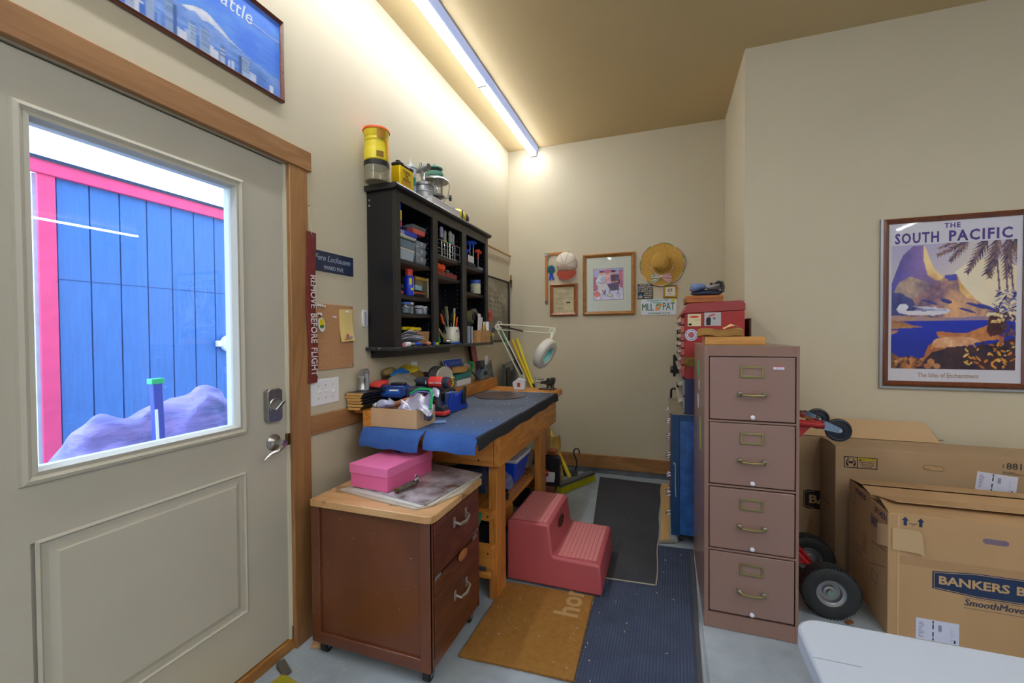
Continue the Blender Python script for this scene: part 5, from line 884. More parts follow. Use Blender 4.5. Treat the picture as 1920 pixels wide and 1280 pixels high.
for k, (a, b, c_, d) in enumerate(((-.10, .06, .86, 1.02), (-.12, -.02, .98, 1.07), (.0, .09, .78, .90), (-.08, .02, .74, .86))): crumple(MB(FM).box(.006, .024, a, b, c_, d), .01, 9, k).build('dark_fitting', P('gunmetal', '#3c3e42', .5), t, bev=.008)
crumple(MB().surf(lambda u, v: (-1.488+.01*math.sin(u*7), 4.02+.15*u, .84+.20*v+.02*math.sin(u*5)), 14, 14, (.004, 0, 0)), .022, 17, 3).build('plastic_wrap', glassy('dark film', '#8a8c90', .25, .15, .3), label='crinkled clear plastic wrap tucked in front of the metal tray', cat='plastic film')
# broom
YP = P('broom yellow', '#e6cf1a', .35); t = thing('push_broom', 'push broom with a yellow handle and yellow bristles leaning in the back corner', 'broom', (-.76, 3.84, 0))
h0, h1 = Vector((-.835, 3.90, .085)), Vector((-1.480, 4.19, 1.32)); MB().tube([h0, h0.lerp(h1, .5), h1], .0145, 12).build('handle', P('broom handle', '#e8b01c', .4, stretch=(1, 1, .6), vs=3, col2='#ecd418'), t); MB().cyl(h0.lerp(h1, -.02), h0.lerp(h1, .08), .019).build('ferrule', YP, t)
ha, hb = Vector((-.862, 3.625, .060)), Vector((-.640, 4.07, .060)); d = (hb-ha).normalized(); n_ = Vector((d.y, -d.x, 0)); HM = Matrix(((d.x, n_.x, 0, ha.x), (d.y, n_.y, 0, ha.y), (0, 0, 1, 0), (0, 0, 0, 1))); Lh = (hb-ha).length
MB(HM).box(0, Lh, -.032, .032, .058, .085).build('head_block', P('grey broom block', '#57585c', .6), t, bev=.006)
m = MB(); random.seed(2)
for i in range(44):
    for j in range(5):
        u = .008+(Lh-.016)*(i+.5)/44; w = -.026+.013*j; sp = (random.random()-.5)*.012; m2 = MB(HM).cyl((u, w, .0585), (u+sp, w*1.25+(random.random()-.5)*.006, .002), .0045, .0065, 5); k0 = len(m.v); m.v += m2.v; m.f += [tuple(i_+k0 for i_ in f) for f in m2.f]
m.build('bristles', P('yellow green bristle', '#b9b41c', .6), t, kind='stuff')
box(-.865, -.800, 3.925, 3.965, .086, .130).build('handle_socket', P('grey broom block', '#57585c', .6), t, bev=.006)
t = thing('yellow_pole', 'yellow pole with a black lower grip leaning beside the broom handle', 'pole', (-1.0, 4.0, 0)); p0, p1 = Vector((-.90, 4.10, .0)), Vector((-1.440, 4.22, 1.33)); MB().tube([p0.lerp(p1, .66), p1], .016, 10).build('pole', P('lemon yellow', '#e8da2a', .4), t); MB().tube([p0, p0.lerp(p1, .66)], .015, 10).build('black_grip', BLK, t)
m = MB(); m.tube([(-1.47, 4.17, 1.30), (-1.40, 4.17, 1.20), (-1.33, 4.15, 1.16), (-1.38, 4.2, 1.27)], .0025, 5); m.build('looped_string', PAPER, label='thin white cord looped between the leaning poles', cat='cord')
# hook weight
t = thing('iron_hook', 'dark iron hook on a small block behind the broom head', 'hook', (-.80, 4.10, 0)); box(-.850, -.790, 4.085, 4.125, 0, .065).build('block', P('grey painted block', '#4c5056', .6), t, bev=.004)
MB().tube([(-.812, 4.105, .06), (-.796, 4.105, .11), (-.797, 4.105, .16), (-.822, 4.105, .215), (-.825, 4.105, .25), (-.808, 4.105, .274), (-.785, 4.105, .272), (-.770, 4.105, .250), (-.772, 4.105, .222)], .0065, 8).build('hook', P('dark green iron', '#2f3b38', .45, .6), t)
# magnifier lamp
CREAM = P('cream enamel', '#d9d8c4', .35); t = thing('magnifier_lamp', 'cream swing-arm magnifier lamp clamped to the far end of the workbench', 'magnifier lamp', (-1.11, 3.36, .925))
lb = Vector((-1.115, 3.36, .925)); j1 = Vector((-1.095, 3.36, 1.03)); j2 = Vector((-1.300, 3.34, 1.440)); j3 = Vector((-.820, 3.27, 1.405)); ct = Vector((-.845, 3.12, 1.235))
m = MB(TR((-1.120, 3.36, .925), .2)); m.prism([(-.055, .03), (-.045, 0), (.045, 0), (.048, .085), (-.01, .095), (-.058, .06)], 'y', -.035, .035); m.build('base_block', P('white enamel block', '#dcdfe8', .3), t, bev=.006); MB(TR((-1.120, 3.36, .925), .2)).box(-.018, .006, -.037, -.034, .025, .058).build('red_label', P('label red', '#c0442c', .5), t)
MB().cyl((-1.108, 3.36, 1.005), (-1.10, 3.36, 1.045), .012).build('post', CREAM, t)
def arm(a, b, off, nm='arm_rod'):
    for s_ in (-1, 1): MB().tube([a+off*s_, b+off*s_], .0058, 6).build(nm, CREAM, t)
d = (j2-j1).normalized(); o = d.cross(Vector((0, 1, 0))).normalized()*.018; arm(j1, j2, o); d = (j3-j2).normalized(); o = d.cross(Vector((0, 1, 0))).normalized()*.022; arm(j2, j3, o)
MB().cyl(j1.lerp(j2, .05)+Vector((.012, -.012, 0)), j1.lerp(j2, .62)+Vector((.012, -.012, 0)), .006, n=8).build('spring', P('dark spring', '#26282c', .4, .6, bump=1, bs=400), t); MB().cyl(j2+Vector((.02, -.012, .01)), j2.lerp(j3, .48)+Vector((0, -.012, -.02)), .006, n=8).build('spring', P('brown spring', '#4a3c3c', .4, .5, bump=1, bs=400), t)
MB().cyl(j1.lerp(j2, .3)+Vector((.008, -.005, 0)), j1.lerp(j2, .93)+Vector((.008, -.005, 0)), .0035, n=6).build('green_tape', P('sea green wire', '#1f9a72', .5), t)
for q in (j1, j2, j3): MB().cyl(q+Vector((0, -.012, 0)), q+Vector((0, .012, 0)), .026 if q is not j1 else .02, n=16).build('joint_plate', CREAM, t); MB().cyl(q+Vector((0, -.016, 0)), q+Vector((0, -.012, 0)), .006, n=8).build('bolt', STEEL, t)
MB().tube([j2+Vector((-.01, 0, .02)), j2+Vector((.0, 0, .045)), j2+Vector((.025, 0, .04)), j2+Vector((.035, 0, .02))], .004, 6).build('wire_loop', CREAM, t)
MB().tube([j3, j3+Vector((.002, -.02, -.035)), ct+Vector((.045, .02, .10))], [.010, .012, .010], 8).build('neck', CREAM, t)
MB().tube([j3+Vector((0, 0, .02)), j3+Vector((.015, 0, .055)), j3+Vector((.03, -.01, .04)), j3+Vector((.025, -.03, -.02)), ct+Vector((.05, .02, .11))], .0025, 5).build('cable', P('yellowed cable', '#d6cfa0', .5), t)
nx = Vector((.84, -.16, -.45)).normalized(); MB().ring([(.062, 0), (.062, .030), (.070, .040), (.108, .036), (.118, .024), (.118, -.016), (.108, -.028), (.075, -.022)], ct, nx, 40).build('ring_housing', P('cream ring plastic', '#d2cec6', .35), t)
MB().ring([(.056, .0), (.0625, .0), (.0625, .028), (.056, .028)], ct, nx, 40).build('fluorescent_tube', P('pale aqua tube', '#7fd6cf', .3), t); MB().cyl(ct+nx*.008, ct+nx*.013, .057, n=40).build('lens', GLASS, t)
MB().tube([ct+Vector((-.02, -.02, -.115)), ct+Vector((.01, -.03, -.135)), ct+Vector((.035, -.04, -.12)), ct+Vector((.045, -.05, -.10))], .0022, 5).build('wire', P('yellowed cable', '#d6cfa0', .5), t)
# small vise
IR = P('blackened iron', '#36383a', .4, .7, vs=20, col2='#5c5346'); t = thing('bench_vise', 'small black iron vise bolted to the far right corner of the bench', 'vise', (-.90, 3.43, .926)); zv = .926; yv = 3.42
box(-.965, -.835, yv-.04, yv+.04, zv, zv+.010).build('base_plate', IR, t, bev=.003); MB().lathe([(.030, .01), (.026, .02), (.024, .035), (.030, .042)], (-.885, yv, zv)).build('swivel', IR, t)
m = MB(); m.prism([(-.925, zv+.042), (-.845, zv+.042), (-.838, zv+.075), (-.842, zv+.098), (-.868, zv+.100), (-.874, zv+.07), (-.925, zv+.062)], 'y', yv-.022, yv+.022); m.build('fixed_jaw', IR, t, bev=.004); m = MB(); m.prism([(-.960, zv+.045), (-.900, zv+.048), (-.882, zv+.070), (-.884, zv+.094), (-.902, zv+.094), (-.908, zv+.072), (-.955, zv+.066)], 'y', yv-.020, yv+.020); m.build('moving_jaw', IR, t, bev=.003)
MB().cyl((-1.005, yv, zv+.060), (-.955, yv, zv+.058), .008).build('screw', STEEL, t); MB().cyl((-1.0, yv-.005, zv+.022), (-1.004, yv+.005, zv+.098), .004).build('tommy_bar', STEEL, t); MB().cyl((-.985, yv, zv+.082), (-.93, yv, zv+.084), .006).build('guide_rod', STEEL, t); MB().cyl((-.845, yv-.02, zv+.005), (-.848, yv-.03, zv+.075), .005).build('lock_handle', IR, t)

# ================================================================== under the bench
t = thing('blue_bin', 'bright blue plastic bin with a milky white lid on the lower bench shelf', 'bin', (-1.03, 2.80, .379))
m = MB(); m.add([(-1.10, 2.68, .379), (-.94, 2.68, .379), (-.94, 2.90, .379), (-1.10, 2.90, .379), (-1.14, 2.64, .535), (-.91, 2.64, .535), (-.91, 2.95, .535), (-1.14, 2.95, .535)], [(0,3,2,1),(0,1,5,4),(1,2,6,5),(2,3,7,6),(3,0,4,7),(4,5,6,7)]); m.build('bin_body', P('royal bin blue', '#0f49d6', .3), t, bev=.008)
box(-1.15, -.90, 2.63, 2.96, .536, .560).build('lid', P('milky lid', '#c2c4d4', .35), t, bev=.010)
cloth((-1.00, 3.06, .445), (.07, .085, .065), .05, 14, 21).build('white_gloves', P('grey-white cotton', '#b9b4ae', .9, bump=.4, bs=120), label='bundle of grey-white cotton gloves on the lower bench shelf', cat='gloves')
cloth((-1.16, 2.42, .47), (.13, .14, .10), .06, 9, 22).build('denim_cloth', P('dark blue denim', '#2a3550', .9, vs=20, col2='#44557c', bump=.6, bs=120), label='heap of dark blue denim behind the near bench leg', cat='cloth')
cloth((-.95, 2.56, .440), (.045, .05, .058), .025, 22, 23).build('violet_cloth', P('lavender cloth', '#6a6f9a', .8), label='lavender cloth bundle between the near leg and the blue bin', cat='cloth')
m = MB(); random.seed(5)
for k in range(5): a0 = random.random()*6; r_ = .04+.02*random.random(); m2 = [(-.95+math.cos(a0+i*.7)*r_, 2.44+math.sin(a0+i*.7)*r_*1.1, .385+.008*k+.006*math.sin(i)) for i in range(9)]; m.tube(m2, .004, 5)
m.build('black_cables', BLK, label='tangle of black cables on the near end of the lower shelf', cat='cable', kind='stuff')
m = MB(); m.tube([(-.96+.045*math.cos(a), 3.0-.10+.045*math.sin(a), .381+.0) for a in [i*.5 for i in range(11)]], .003, 5); m.build('red_wire', P('dull red wire', '#9a4a30', .5), label='loop of thin red wire in front of the white gloves', cat='wire')
MB().tube([(-.885, 2.34, .42), (-.87, 2.32, .37), (-.855, 2.265, .335), (-.85, 2.235, .30)], [.007, .008, .006, .004], 8).build('red_cable', P('red cable', '#c8343c', .4), label='red and black cable end hanging behind the step stool', cat='cable')
cloth((-1.17, 2.62, .13), (.20, .34, .12), .06, 6, 24).build('dark_bag', P('black sack', '#15161c', .6, bump=.8, bs=20), label='black sack on the floor under the workbench', cat='sack')
MB(TR((-1.20, 3.30, .42), .1, .1)).box(-.11, .11, -.006, .006, -.02, .23).build('red_sign_panel', P('faded red panel', '#8e3840', .6), label='dull red panel standing behind the far bench leg', cat='panel', bev=.002)
box(-1.40, -1.0, 3.24, 3.44, 0, .40).build('storage_crate', P('dark crate', '#26211e', .8), label='dark crate on the floor under the far bench end', cat='crate', bev=.004)
t = thing('green_rod', 'green garden stake leaning between the drawer cabinet and bench leg', 'stake', (-.91, 1.99, 0)); MB().tube([(-1.02, 1.955, 0), (-.93, 1.975, .28), (-.882, 1.995, .475)], .0115, 10).build('rod', P('glossy green', '#0f7f62', .3), t); MB().cyl((-.893, 1.99, .43), (-.890, 1.992, .442), .0135).build('joint', P('glossy green', '#0f7f62', .3), t)
for k, z in enumerate((.183, .196)): MB().cyl((-.98, 1.998, z+.004), (-.855, 2.005, z-.004), .006, n=8).build('steel_plier_handle', P('gunmetal', '#3c3e42', .5), label=('lower steel rod lying on the lower bench rail', 'upper steel rod lying on the lower bench rail')[k], cat='rod')
box(-1.25, -.83, 1.985, 2.012, .150, .176).build('rail_shelf', PINEX, label='narrow pine ledge carrying two steel rods on the bench end', cat='ledge', bev=.002)
# beyond the far leg
t = thing('black_tool_case', 'black moulded case with a red card standing behind the far bench leg', 'case', (-.92, 3.62, 0)); 
m = MB(TR((-.955, 3.65, .0), .12)); m.prism([(-.10, .07), (.085, .06), (.100, .075), (.102, .295), (.085, .315), (-.10, .335)], 'y', -.05, .05); m.build('case', P('black case plastic', '#1c1e26', .4), t, bev=.008); MB(TR((-.955, 3.65, .0), .12)).box(-.10, .06, -.056, -.050, .10, .285).build('inner_tray', BLK, t, bev=.004)
m = MB(TR((-.955, 3.65, .0), .12)); m.prism([(-.10, .235), (-.02, .215), (.035, .185), (.010, .10), (-.10, .085)], 'y', -.060, -.0565); m.build('red_card', P('printed red card', '#c8362c', .5), t); MB(TR((-.955, 3.65, .0), .12)).box(-.015, .055, -.064, -.0605, .105, .15).build('white_label', PAPER, t); MB(TR((-.955, 3.65, .0), .12)).box(.005, .06, -.0605, -.058, .13, .19).build('white_label', PAPER, t)
text('card_lettering', 'PRO', .02, (-.955, 3.573, .19), 'back', WHT, t); box(-1.04, -.895, 3.60, 3.70, 0, .066).build('brown_block', P('reddish brown box', '#8a5038', .7), label='reddish brown box under the black case', cat='box', bev=.003)
t = thing('small_carton', 'brown carton standing on the crate behind the far bench leg', 'carton', (-.99, 3.60, .35)); box(-1.07, -.955, 3.60, 3.72, .336, .545).build('carton_body', KRAFT, t, bev=.002); text('carton_lettering', 'TIM', .02, (-.985, 3.5995, .47), 'back', INK, t)
cloth((-1.0, 3.64, .595), (.05, .06, .045), .02, 18, 31, n=18).build('white_plastic_bag', P('crisp white film', '#c9cdd4', .35), label='white plastic bag on top of the brown carton', cat='bag')
box(-.955, -.885, 3.60, 3.70, .338, .37).build('copper_tin', P('copper brown tin', '#a8583a', .35, .4), label='copper-brown tin on top of the black case', cat='tin', bev=.004)
crumple(MB().surf(lambda u, v: (-1.03+.15*u+.015*math.sin(v*8)-.05*v, 3.84+.03*math.sin(u*9)+.06*v, .02+.42*v), 14, 22, (.0, .02, 0)), .03, 8, 41).build('kraft_paper_bag', P('straw yellow paper', '#c9a556', .8, stretch=(3, 3, .4), vs=12, col2='#dcbc70'), label='tall straw-yellow paper sack between the black case and broom', cat='paper sack')

# ================================================================== drawer cabinet on casters
RB = P('worn red-brown veneer', '#5a2d17', .32, vs=3, col2='#6e3c22', coat=.35, stretch=(1.5, 1.5, .8), speck=('#a88a78', 55, .72)); DRW = wood('dark walnut drawer', '#3c1c12', '#683a26', 'y', 5, .4, .2, ('#a58e80', 60, .74)); CTOP = wood('worn maple top', '#b0814f', '#cda273', 'x', 2.5, .4, .2, ('#8f6a48', 8, .62))
t = thing('drawer_cabinet', 'red-brown two-drawer wooden cabinet on casters beside the door', 'cabinet', (-1.145, 1.68, 0)); x0, x1, y0, y1 = -1.435, -.852, 1.448, 1.912; zb, zt = .062, .652
box(x0, x1-.022, y0+.010, y1, zb+.01, zt).build('carcass', RB, t, bev=.002)
for a, b in ((x0, x0+.045), (x1-.048, x1)): box(a, b, y0, y0+.014, zb, zt).build('corner_post', RB, t, bev=.003)
m = MB(); m.prism([(x0+.04, zb), (x1-.045, zb), (x1-.045, zb+.05), (x0+.12, zb+.048), (x0+.04, zb+.044)], 'y', y0, y0+.012); m.build('bottom_rail', RB, t, bev=.003)
box(x1-.022, x1, y0+.001, y0+.026, zb, zt).build('front_stile', RB, t, bev=.002); box(x1-.022, x1, y1-.014, y1, zb, zt).build('front_stile', RB, t, bev=.002); box(x1-.022, x1-.004, y0+.026, y1-.014, zb, zb+.035).build('front_rail', RB, t)
for za, zc in ((.428, .640), (.102, .415)):
    d = box(x1-.022, x1+.004, y0+.030, y1-.018, za, zc).build('drawer', DRW, t, bev=.003); ym = 1.700; zh = za+(zc-za)*.72 if za > .3 else .262
    if za > .3: zh = .578
    hd = MB(); hd.tube([(x1+.006, ym-.052, zh), (x1+.028, ym-.046, zh-.008), (x1+.034, ym, zh-.012), (x1+.028, ym+.046, zh-.004), (x1+.006, ym+.052, zh+.004)], [.006, .006, .0075, .006, .006], 8); hd.build('handle', P('pitted white metal', '#b3ada6', .35, .7), d)
    for s_ in (-1, 1): box(x1+.0041, x1+.008, ym+s_*.056-.009, ym+s_*.056+.009, zh-.020, zh+.022).build('handle_plate', P('pitted white metal', '#b3ada6', .35, .7), d, bev=.002)
m = MB(Matrix.Translation((x1+.006, 1.705, .412)) @ Matrix.Rotation(0, 4, 'X')); m.lathe([(.0, 0), (.020, .004), (.022, .010), (.014, .016)], (0, 0, 0), (1, 0, 0), 20); m.v = [Vector((p.x, 1.705+(p.y-1.705)*2.0, p.z)) for p in m.v]; m.build('turn_button', P('cinnamon wood', '#a3653c', .5), t)
for yy in (1.487, 1.84): 
    box(x1+.004, x1+.006, yy-.012, yy+.035, .416, .430).build('metal_clip', ALU, t, bev=.001)
m = MB()
for k in range(3): m.cyl((x1+.004, 1.845+.017*k, .441+.004*k), (x1+.007, 1.845+.017*k, .441+.004*k), .005, n=8)
m.build('clip_pins', P('violet steel', '#9a94b8', .3, .6), t, kind='stuff')
m = MB(); c_ = .03; X0, X1, Y0_, Y1_ = -1.428, -.836, 1.438, 1.915
m.prism([(X0, Y0_), (X1-c_, Y0_), (X1-c_*.3, Y0_+c_*.3), (X1, Y0_+c_), (X1, Y1_), (X0, Y1_)], 'z', .653, .684); m.build('top_board', CTOP, t, bev=.003)
for x, y in ((-1.395, 1.492), (-.89, 1.492), (-1.395, 1.865), (-.89, 1.865)):
    c = MB().cyl((x-.013, y, .026), (x+.013, y, .026), .026, n=20).build('caster_wheel', P('black rubber', '#1c1c1e', .6), t); box(x-.018, x-.014, y-.012, y+.012, .02, .06).build('fork', STEEL, c); box(x+.014, x+.018, y-.012, y+.012, .02, .06).build('fork', STEEL, c); box(x-.02, x+.02, y-.02, y+.02, .0565, .0615).build('caster_plate', STEEL, c)
# card sheets
for k, (pts, z, th, mt, lb) in enumerate((([(-1.375, 1.555), (-1.12, 1.505), (-.935, 1.478), (-.900, 1.51), (-.835, 1.70), (-.85, 1.95), (-1.20, 2.02), (-1.30, 1.85)], .6845, .006, P('ragged grey card', '#b0a494', .8, var=.1, vs=15), 'ragged corrugated cardboard sheet at the bottom, on the drawer cabinet'),
    ([(-1.325, 1.56), (-.925, 1.493), (-.885, 1.53), (-.848, 1.93), (-1.19, 2.0), (-1.26, 1.80)], .6905, .004, P('pale grey card', '#c2bdb6', .7), 'pale grey card sheet in the middle of the three on the drawer cabinet'),
    ([(-1.28, 1.585), (-.905, 1.505), (-.845, 1.935), (-1.185, 2.005)], .695, .006, P('rust-stained board', '#c4c0c8', .3, vs=9, col2='#4e2c16', coat=.4), 'rust-stained glossy board on top of the card sheets'))):
    m = MB(); m.prism(pts, 'z', z, z+th-.0003); m.build('card_sheet', mt, label=lb, cat='card sheet', bev=.001)
PKM = P('hot pink card', '#e873aa', .45, coat=.2); t = thing('pink_shoe_box', 'bright pink lidded shoe box on the stained boards', 'shoe box', (-1.22, 1.73, .7015)); ang = -.07
BX = TR((-1.215, 1.735, .7015), ang-.02); MB(BX).box(-.105, .105, -.163, .163, 0, .080).build('box_body', P('pink box side', '#de6498', .5), t, bev=.002); MB(BX).box(-.1085, .1085, -.1665, .1665, .062, .104).build('lid', PKM, t, bev=.002); MB(BX).box(-.04, -.005, .055, .167, .1042, .1047).build('blue_tape', P('blue tape', '#2e5fd0', .5), t)
t = thing('hose_valve', 'small weathered brass hose valve beside the pink shoe box', 'valve', (-1.07, 1.64, .7015)); VM = P('weathered pot metal', '#86817a', .4, .8, vs=60, col2='#5c554c')
MB().tube([(-1.082, 1.575, .714), (-1.070, 1.61, .716), (-1.062, 1.645, .718), (-1.055, 1.69, .718)], [.010, .013, .014, .009], 10).build('body', VM, t); MB().tube([(-1.056, 1.67, .728), (-1.050, 1.685, .742), (-1.053, 1.67, .752)], [.006, .006, .005], 8).build('lever', STEEL, t); MB().cyl((-1.086, 1.565, .713), (-1.081, 1.578, .714), .0115).build('thread', P('worn brass', '#6d6040', .35, 1), t); MB().cyl((-1.04, 1.655, .718), (-1.075, 1.665, .718), .008).build('side_port', VM, t)

# ================================================================== step stool
STM = P('dull red moulded plastic', '#b0525a', .42, var=.05, vs=2.5, bump=.06, bs=200, speck=('#c4969a', 70, .74)); t = thing('step_stool', 'dull red moulded two-step mounting stool standing on the mats', 'step stool', (-.57, 2.49, .012))
def inset(pr, d): 
    cx = -.57; return [(x+(d if x < cx else -d)*1.0, z) for x, z in pr]
pr = [(-.832, .016), (-.305, .016), (-.317, .165), (-.324, .175), (-.558, .178), (-.572, .192), (-.590, .336), (-.600, .346), (-.822, .346), (-.830, .336)]
pr2 = [(-.817, .0), (-.840+.02, .0)]
m = MB(); m.prism(pr, 'y', 2.240, 2.742)
m.v = [Vector((p.x, p.y + (.010*(p.z/.346))*(1 if p.y < 2.5 else -1), p.z)) for p in m.v]; s_ = m.build('body', STM, t, bev=.012); s_.modifiers['bevel'].segments = 3
rib = P('lighter red tread', '#cb7a7e', .5, speck=('#c79a9c', 60, .7))
for a, b, z, n in ((-.812, -.610, .3462, 9), (-.545, -.338, .1778, 9)):
    for k in range(n):
        x = a+(b-a)*(k+.5)/n; w = (b-a)/n*.47; box(x-w, x+w, 2.275, 2.712, z-.0008, z+.0016).build('tread_rib', rib, t, bev=.0008)
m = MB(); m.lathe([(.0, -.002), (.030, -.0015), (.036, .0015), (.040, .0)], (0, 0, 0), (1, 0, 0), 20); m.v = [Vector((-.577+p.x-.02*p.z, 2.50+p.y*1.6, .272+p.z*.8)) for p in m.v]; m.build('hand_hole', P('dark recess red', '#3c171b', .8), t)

# ================================================================== mats
def pile_mat(name, lab, pts, h, mat, kids=None, z=.0005):
    t = thing(name, lab, 'mat', (sum(p[0] for p in pts)/len(pts), sum(p[1] for p in pts)/len(pts), z)); MB().prism(pts, 'z', z, z+h).build('mat_body', mat, t, bev=.002); return t
COIR = P('coir fibre', '#b47e34', .95, vs=45, col2='#c99044', bump=1, bs=500, speck=('#c9a067', 160, .70))
RUG = P('ribbed carpet base', '#333c50', .95, vs=6, col2='#3d475c', bump=.6, bs=300, speck=('#9aa2b4', 90, .71)); RUGR = P('ribbed carpet pile', '#3a4560', .95, vs=8, col2='#4d5a78', bump=.6, bs=300, speck=('#aeb6c8', 100, .72))
t = pile_mat('ribbed_runner', 'dark blue-grey ribbed carpet runner in the middle of the floor', [(-.350, .90), (.115, .90), (.168, 2.945), (-.34, 2.90)], .006, RUG); N_ = 34
m_rib = []
for k in range(N_):
    a0, a1 = -.335+.395*k/N_, -.325+.44*k/N_ ; s0 = (-.340+.435*(k+.5)/N_, .905); s1 = (-.330+.465*(k+.5)/N_, 2.935); w = .0042
    m = MB(); m.surf(lambda u, v: (s0[0]+(s1[0]-s0[0])*v + (u-.5)*w*2, s0[1]+(s1[1]-s0[1])*v, .0066+.0022*math.sin(PI*u)), 2, 10); m.build('pile_rib', RUGR, t)
for a, b in (((.100, .90), (.150, 2.945)),): m = MB().prism([a, (a[0]+.018, a[1]), (b[0]+.022, b[1]), (b[0]+.004, b[1])], 'z', .0005, .0075); m.build('rubber_border', P('grey rubber edge', '#4a4a50', .6), t, bev=.001)
t = pile_mat('coir_doormat', 'golden brown coir doormat with pale lettering partly under the step stool', [(-.822, 2.225), (-.352, 2.245), (-.338, 1.665), (-.60, 1.655), (-.830, 1.640)], .011, COIR)
text('mat_lettering', 'hom', .165, (-.448, 2.185, .0118), 'floor', P('pale cream coir', '#dcb57c', .95, bump=1, bs=500), t, rot=PI/2, sx=1.0, off=.004, ex=.001)
m = MB(); random.seed(9)
for k in range(900):
    e = random.random(); side = random.randrange(4); c = [((-.822, 2.225), (-.352, 2.245)), ((-.352, 2.245), (-.338, 1.665)), ((-.338, 1.665), (-.830, 1.640)), ((-.830, 1.640), (-.822, 2.225))][side]; x = c[0][0]+(c[1][0]-c[0][0])*e; y = c[0][1]+(c[1][1]-c[0][1])*e
    a = random.random()*6.28; l = .006+.006*random.random(); m.add([(x, y, .004), (x+.0008, y+.0008, .009), (x+math.cos(a)*l, y+math.sin(a)*l, .001+.010*random.random())], [(0, 1, 2)])
m.build('fringe_fibres', COIR, t, kind='stuff', smooth=False)
BR = P('black rubber sheet', '#2a2f3a', .5, vs=3, col2='#383d48', bump=.3, bs=40, speck=('#7d8088', 22, .70)); t = thing('rubber_mat', 'black rubber mat with worn pale patches near the back wall', 'mat', (-.3, 3.3, .009)); m = MB()
def rm(u, v): 
    a = Vector((-.305-.33*0, 0)); L_0 = Vector((-.42, 2.43)); L_1 = Vector((-.585, 4.16)); R_0 = Vector((-.048, 2.452)); R_1 = Vector((-.03, 4.13)); p = (L_0*(1-v)+L_1*v)*(1-u)+(R_0*(1-v)+R_1*v)*u; z = .0145 if p.y < 2.94 else .0145-min(1, (p.y-2.94)/.1)*.0075
    return (p.x+.004*math.sin(v*19)*(u > .9), p.y, z + .0012*math.sin(p.x*17)*math.sin(p.y*9))
m.surf(rm, 12, 60, (0, 0, .0055)); m.build('mat_sheet', BR, t); 
MB().surf(lambda u, v: (Vector(rm(1, v))+Vector((.002+.006*u, 0, -.0005))), 1, 60, (0, 0, .005)).build('pale_edge', P('chipped cream edge', '#b3ad9c', .8), t); MB().surf(lambda u, v: (Vector(rm(u, 0))+Vector((0, -.002-.004*v, -.0005))), 12, 1, (0, 0, .005)).build('pale_edge', P('chipped cream edge', '#b3ad9c', .8), t)
MB().prism([(-.024, 2.985), (.030, 3.005), (.040, 4.15), (-.020, 4.17)], 'z', .001, .006).build('plywood_strip', wood('pale plywood', '#bd9458', '#d2ab70', 'y', 3, .6), label='pale plywood strip on the floor beside the black rubber mat', cat='board', bev=.001)
MB().prism([(-.030, 2.965), (.070, 3.0), (.065, 3.045), (-.030, 3.0)], 'z', .0065, .0095).build('card_scrap', P('grey card scrap', '#8a8478', .8), label='grey scrap of card at the near end of the plywood strip', cat='card')
box(-.66, -.40, 2.755, 2.80, .001, .018).build('floor_lath', wood('tan lath', '#a07434', '#c2954e', 'x', 4), label='tan wooden lath on the floor behind the step stool', cat='lath', bev=.002)
MB().prism([(-1.50, .95), (-1.12, .95), (-1.12, 1.245), (-1.465, 1.325)], 'z', .001, .009).build('entrance_mat', P('patterned mat yellow', '#8f9a1c', .9, vs=9, col2='#c98a28', bump=.6, bs=200), label='yellow-green patterned mat at the foot of the door', cat='mat', bev=.002)
t = thing('door_stop', 'dark rubber door wedge lying against the door threshold', 'door stop', (-1.475, 1.345, 0)); m = MB(TR((-1.478, 1.338, .001), -.35)); m.prism([(-.036, 0), (.036, 0), (.036, .010), (-.030, .030), (-.036, .026)], 'y', -.016, .016); m.build('wedge', P('grey-brown rubber', '#4d473e', .6), t, bev=.004)
crumple(MB(TR((-1.457, 1.492, .001), .5)).box(-.022, .022, -.016, .016, 0, .018), .006, 30, 2).build('wood_chip', P('splintered wood', '#b5916c', .8), label='splintered wood chip at the foot of the door casing', cat='wood chip', bev=.002)
m = MB(); random.seed(21)
for k in range(60):
    x, y = random.choice([(random.uniform(-1.50, -1.2), random.uniform(1.33, 1.47)), (random.uniform(-.33, .10), random.uniform(1.3, 2.9)), (random.uniform(-.80, -.36), random.uniform(1.7, 2.2))]); z = .0005 if x < -1 else (.0095 if x > -.34 else .0125); mm = MB(TR((x, y, z), random.random()*6)).box(-.006*random.random()-.002, .004, -.0013, .0013, 0, .0018); k0 = len(m.v); m.v += mm.v; m.f += [tuple(i+k0 for i in f) for f in mm.f]
m.build('floor_litter', P('pale litter', '#c9bfae', .8), label='scattered pale wood slivers and grit on floor and mats', cat='litter', kind='stuff', smooth=False)

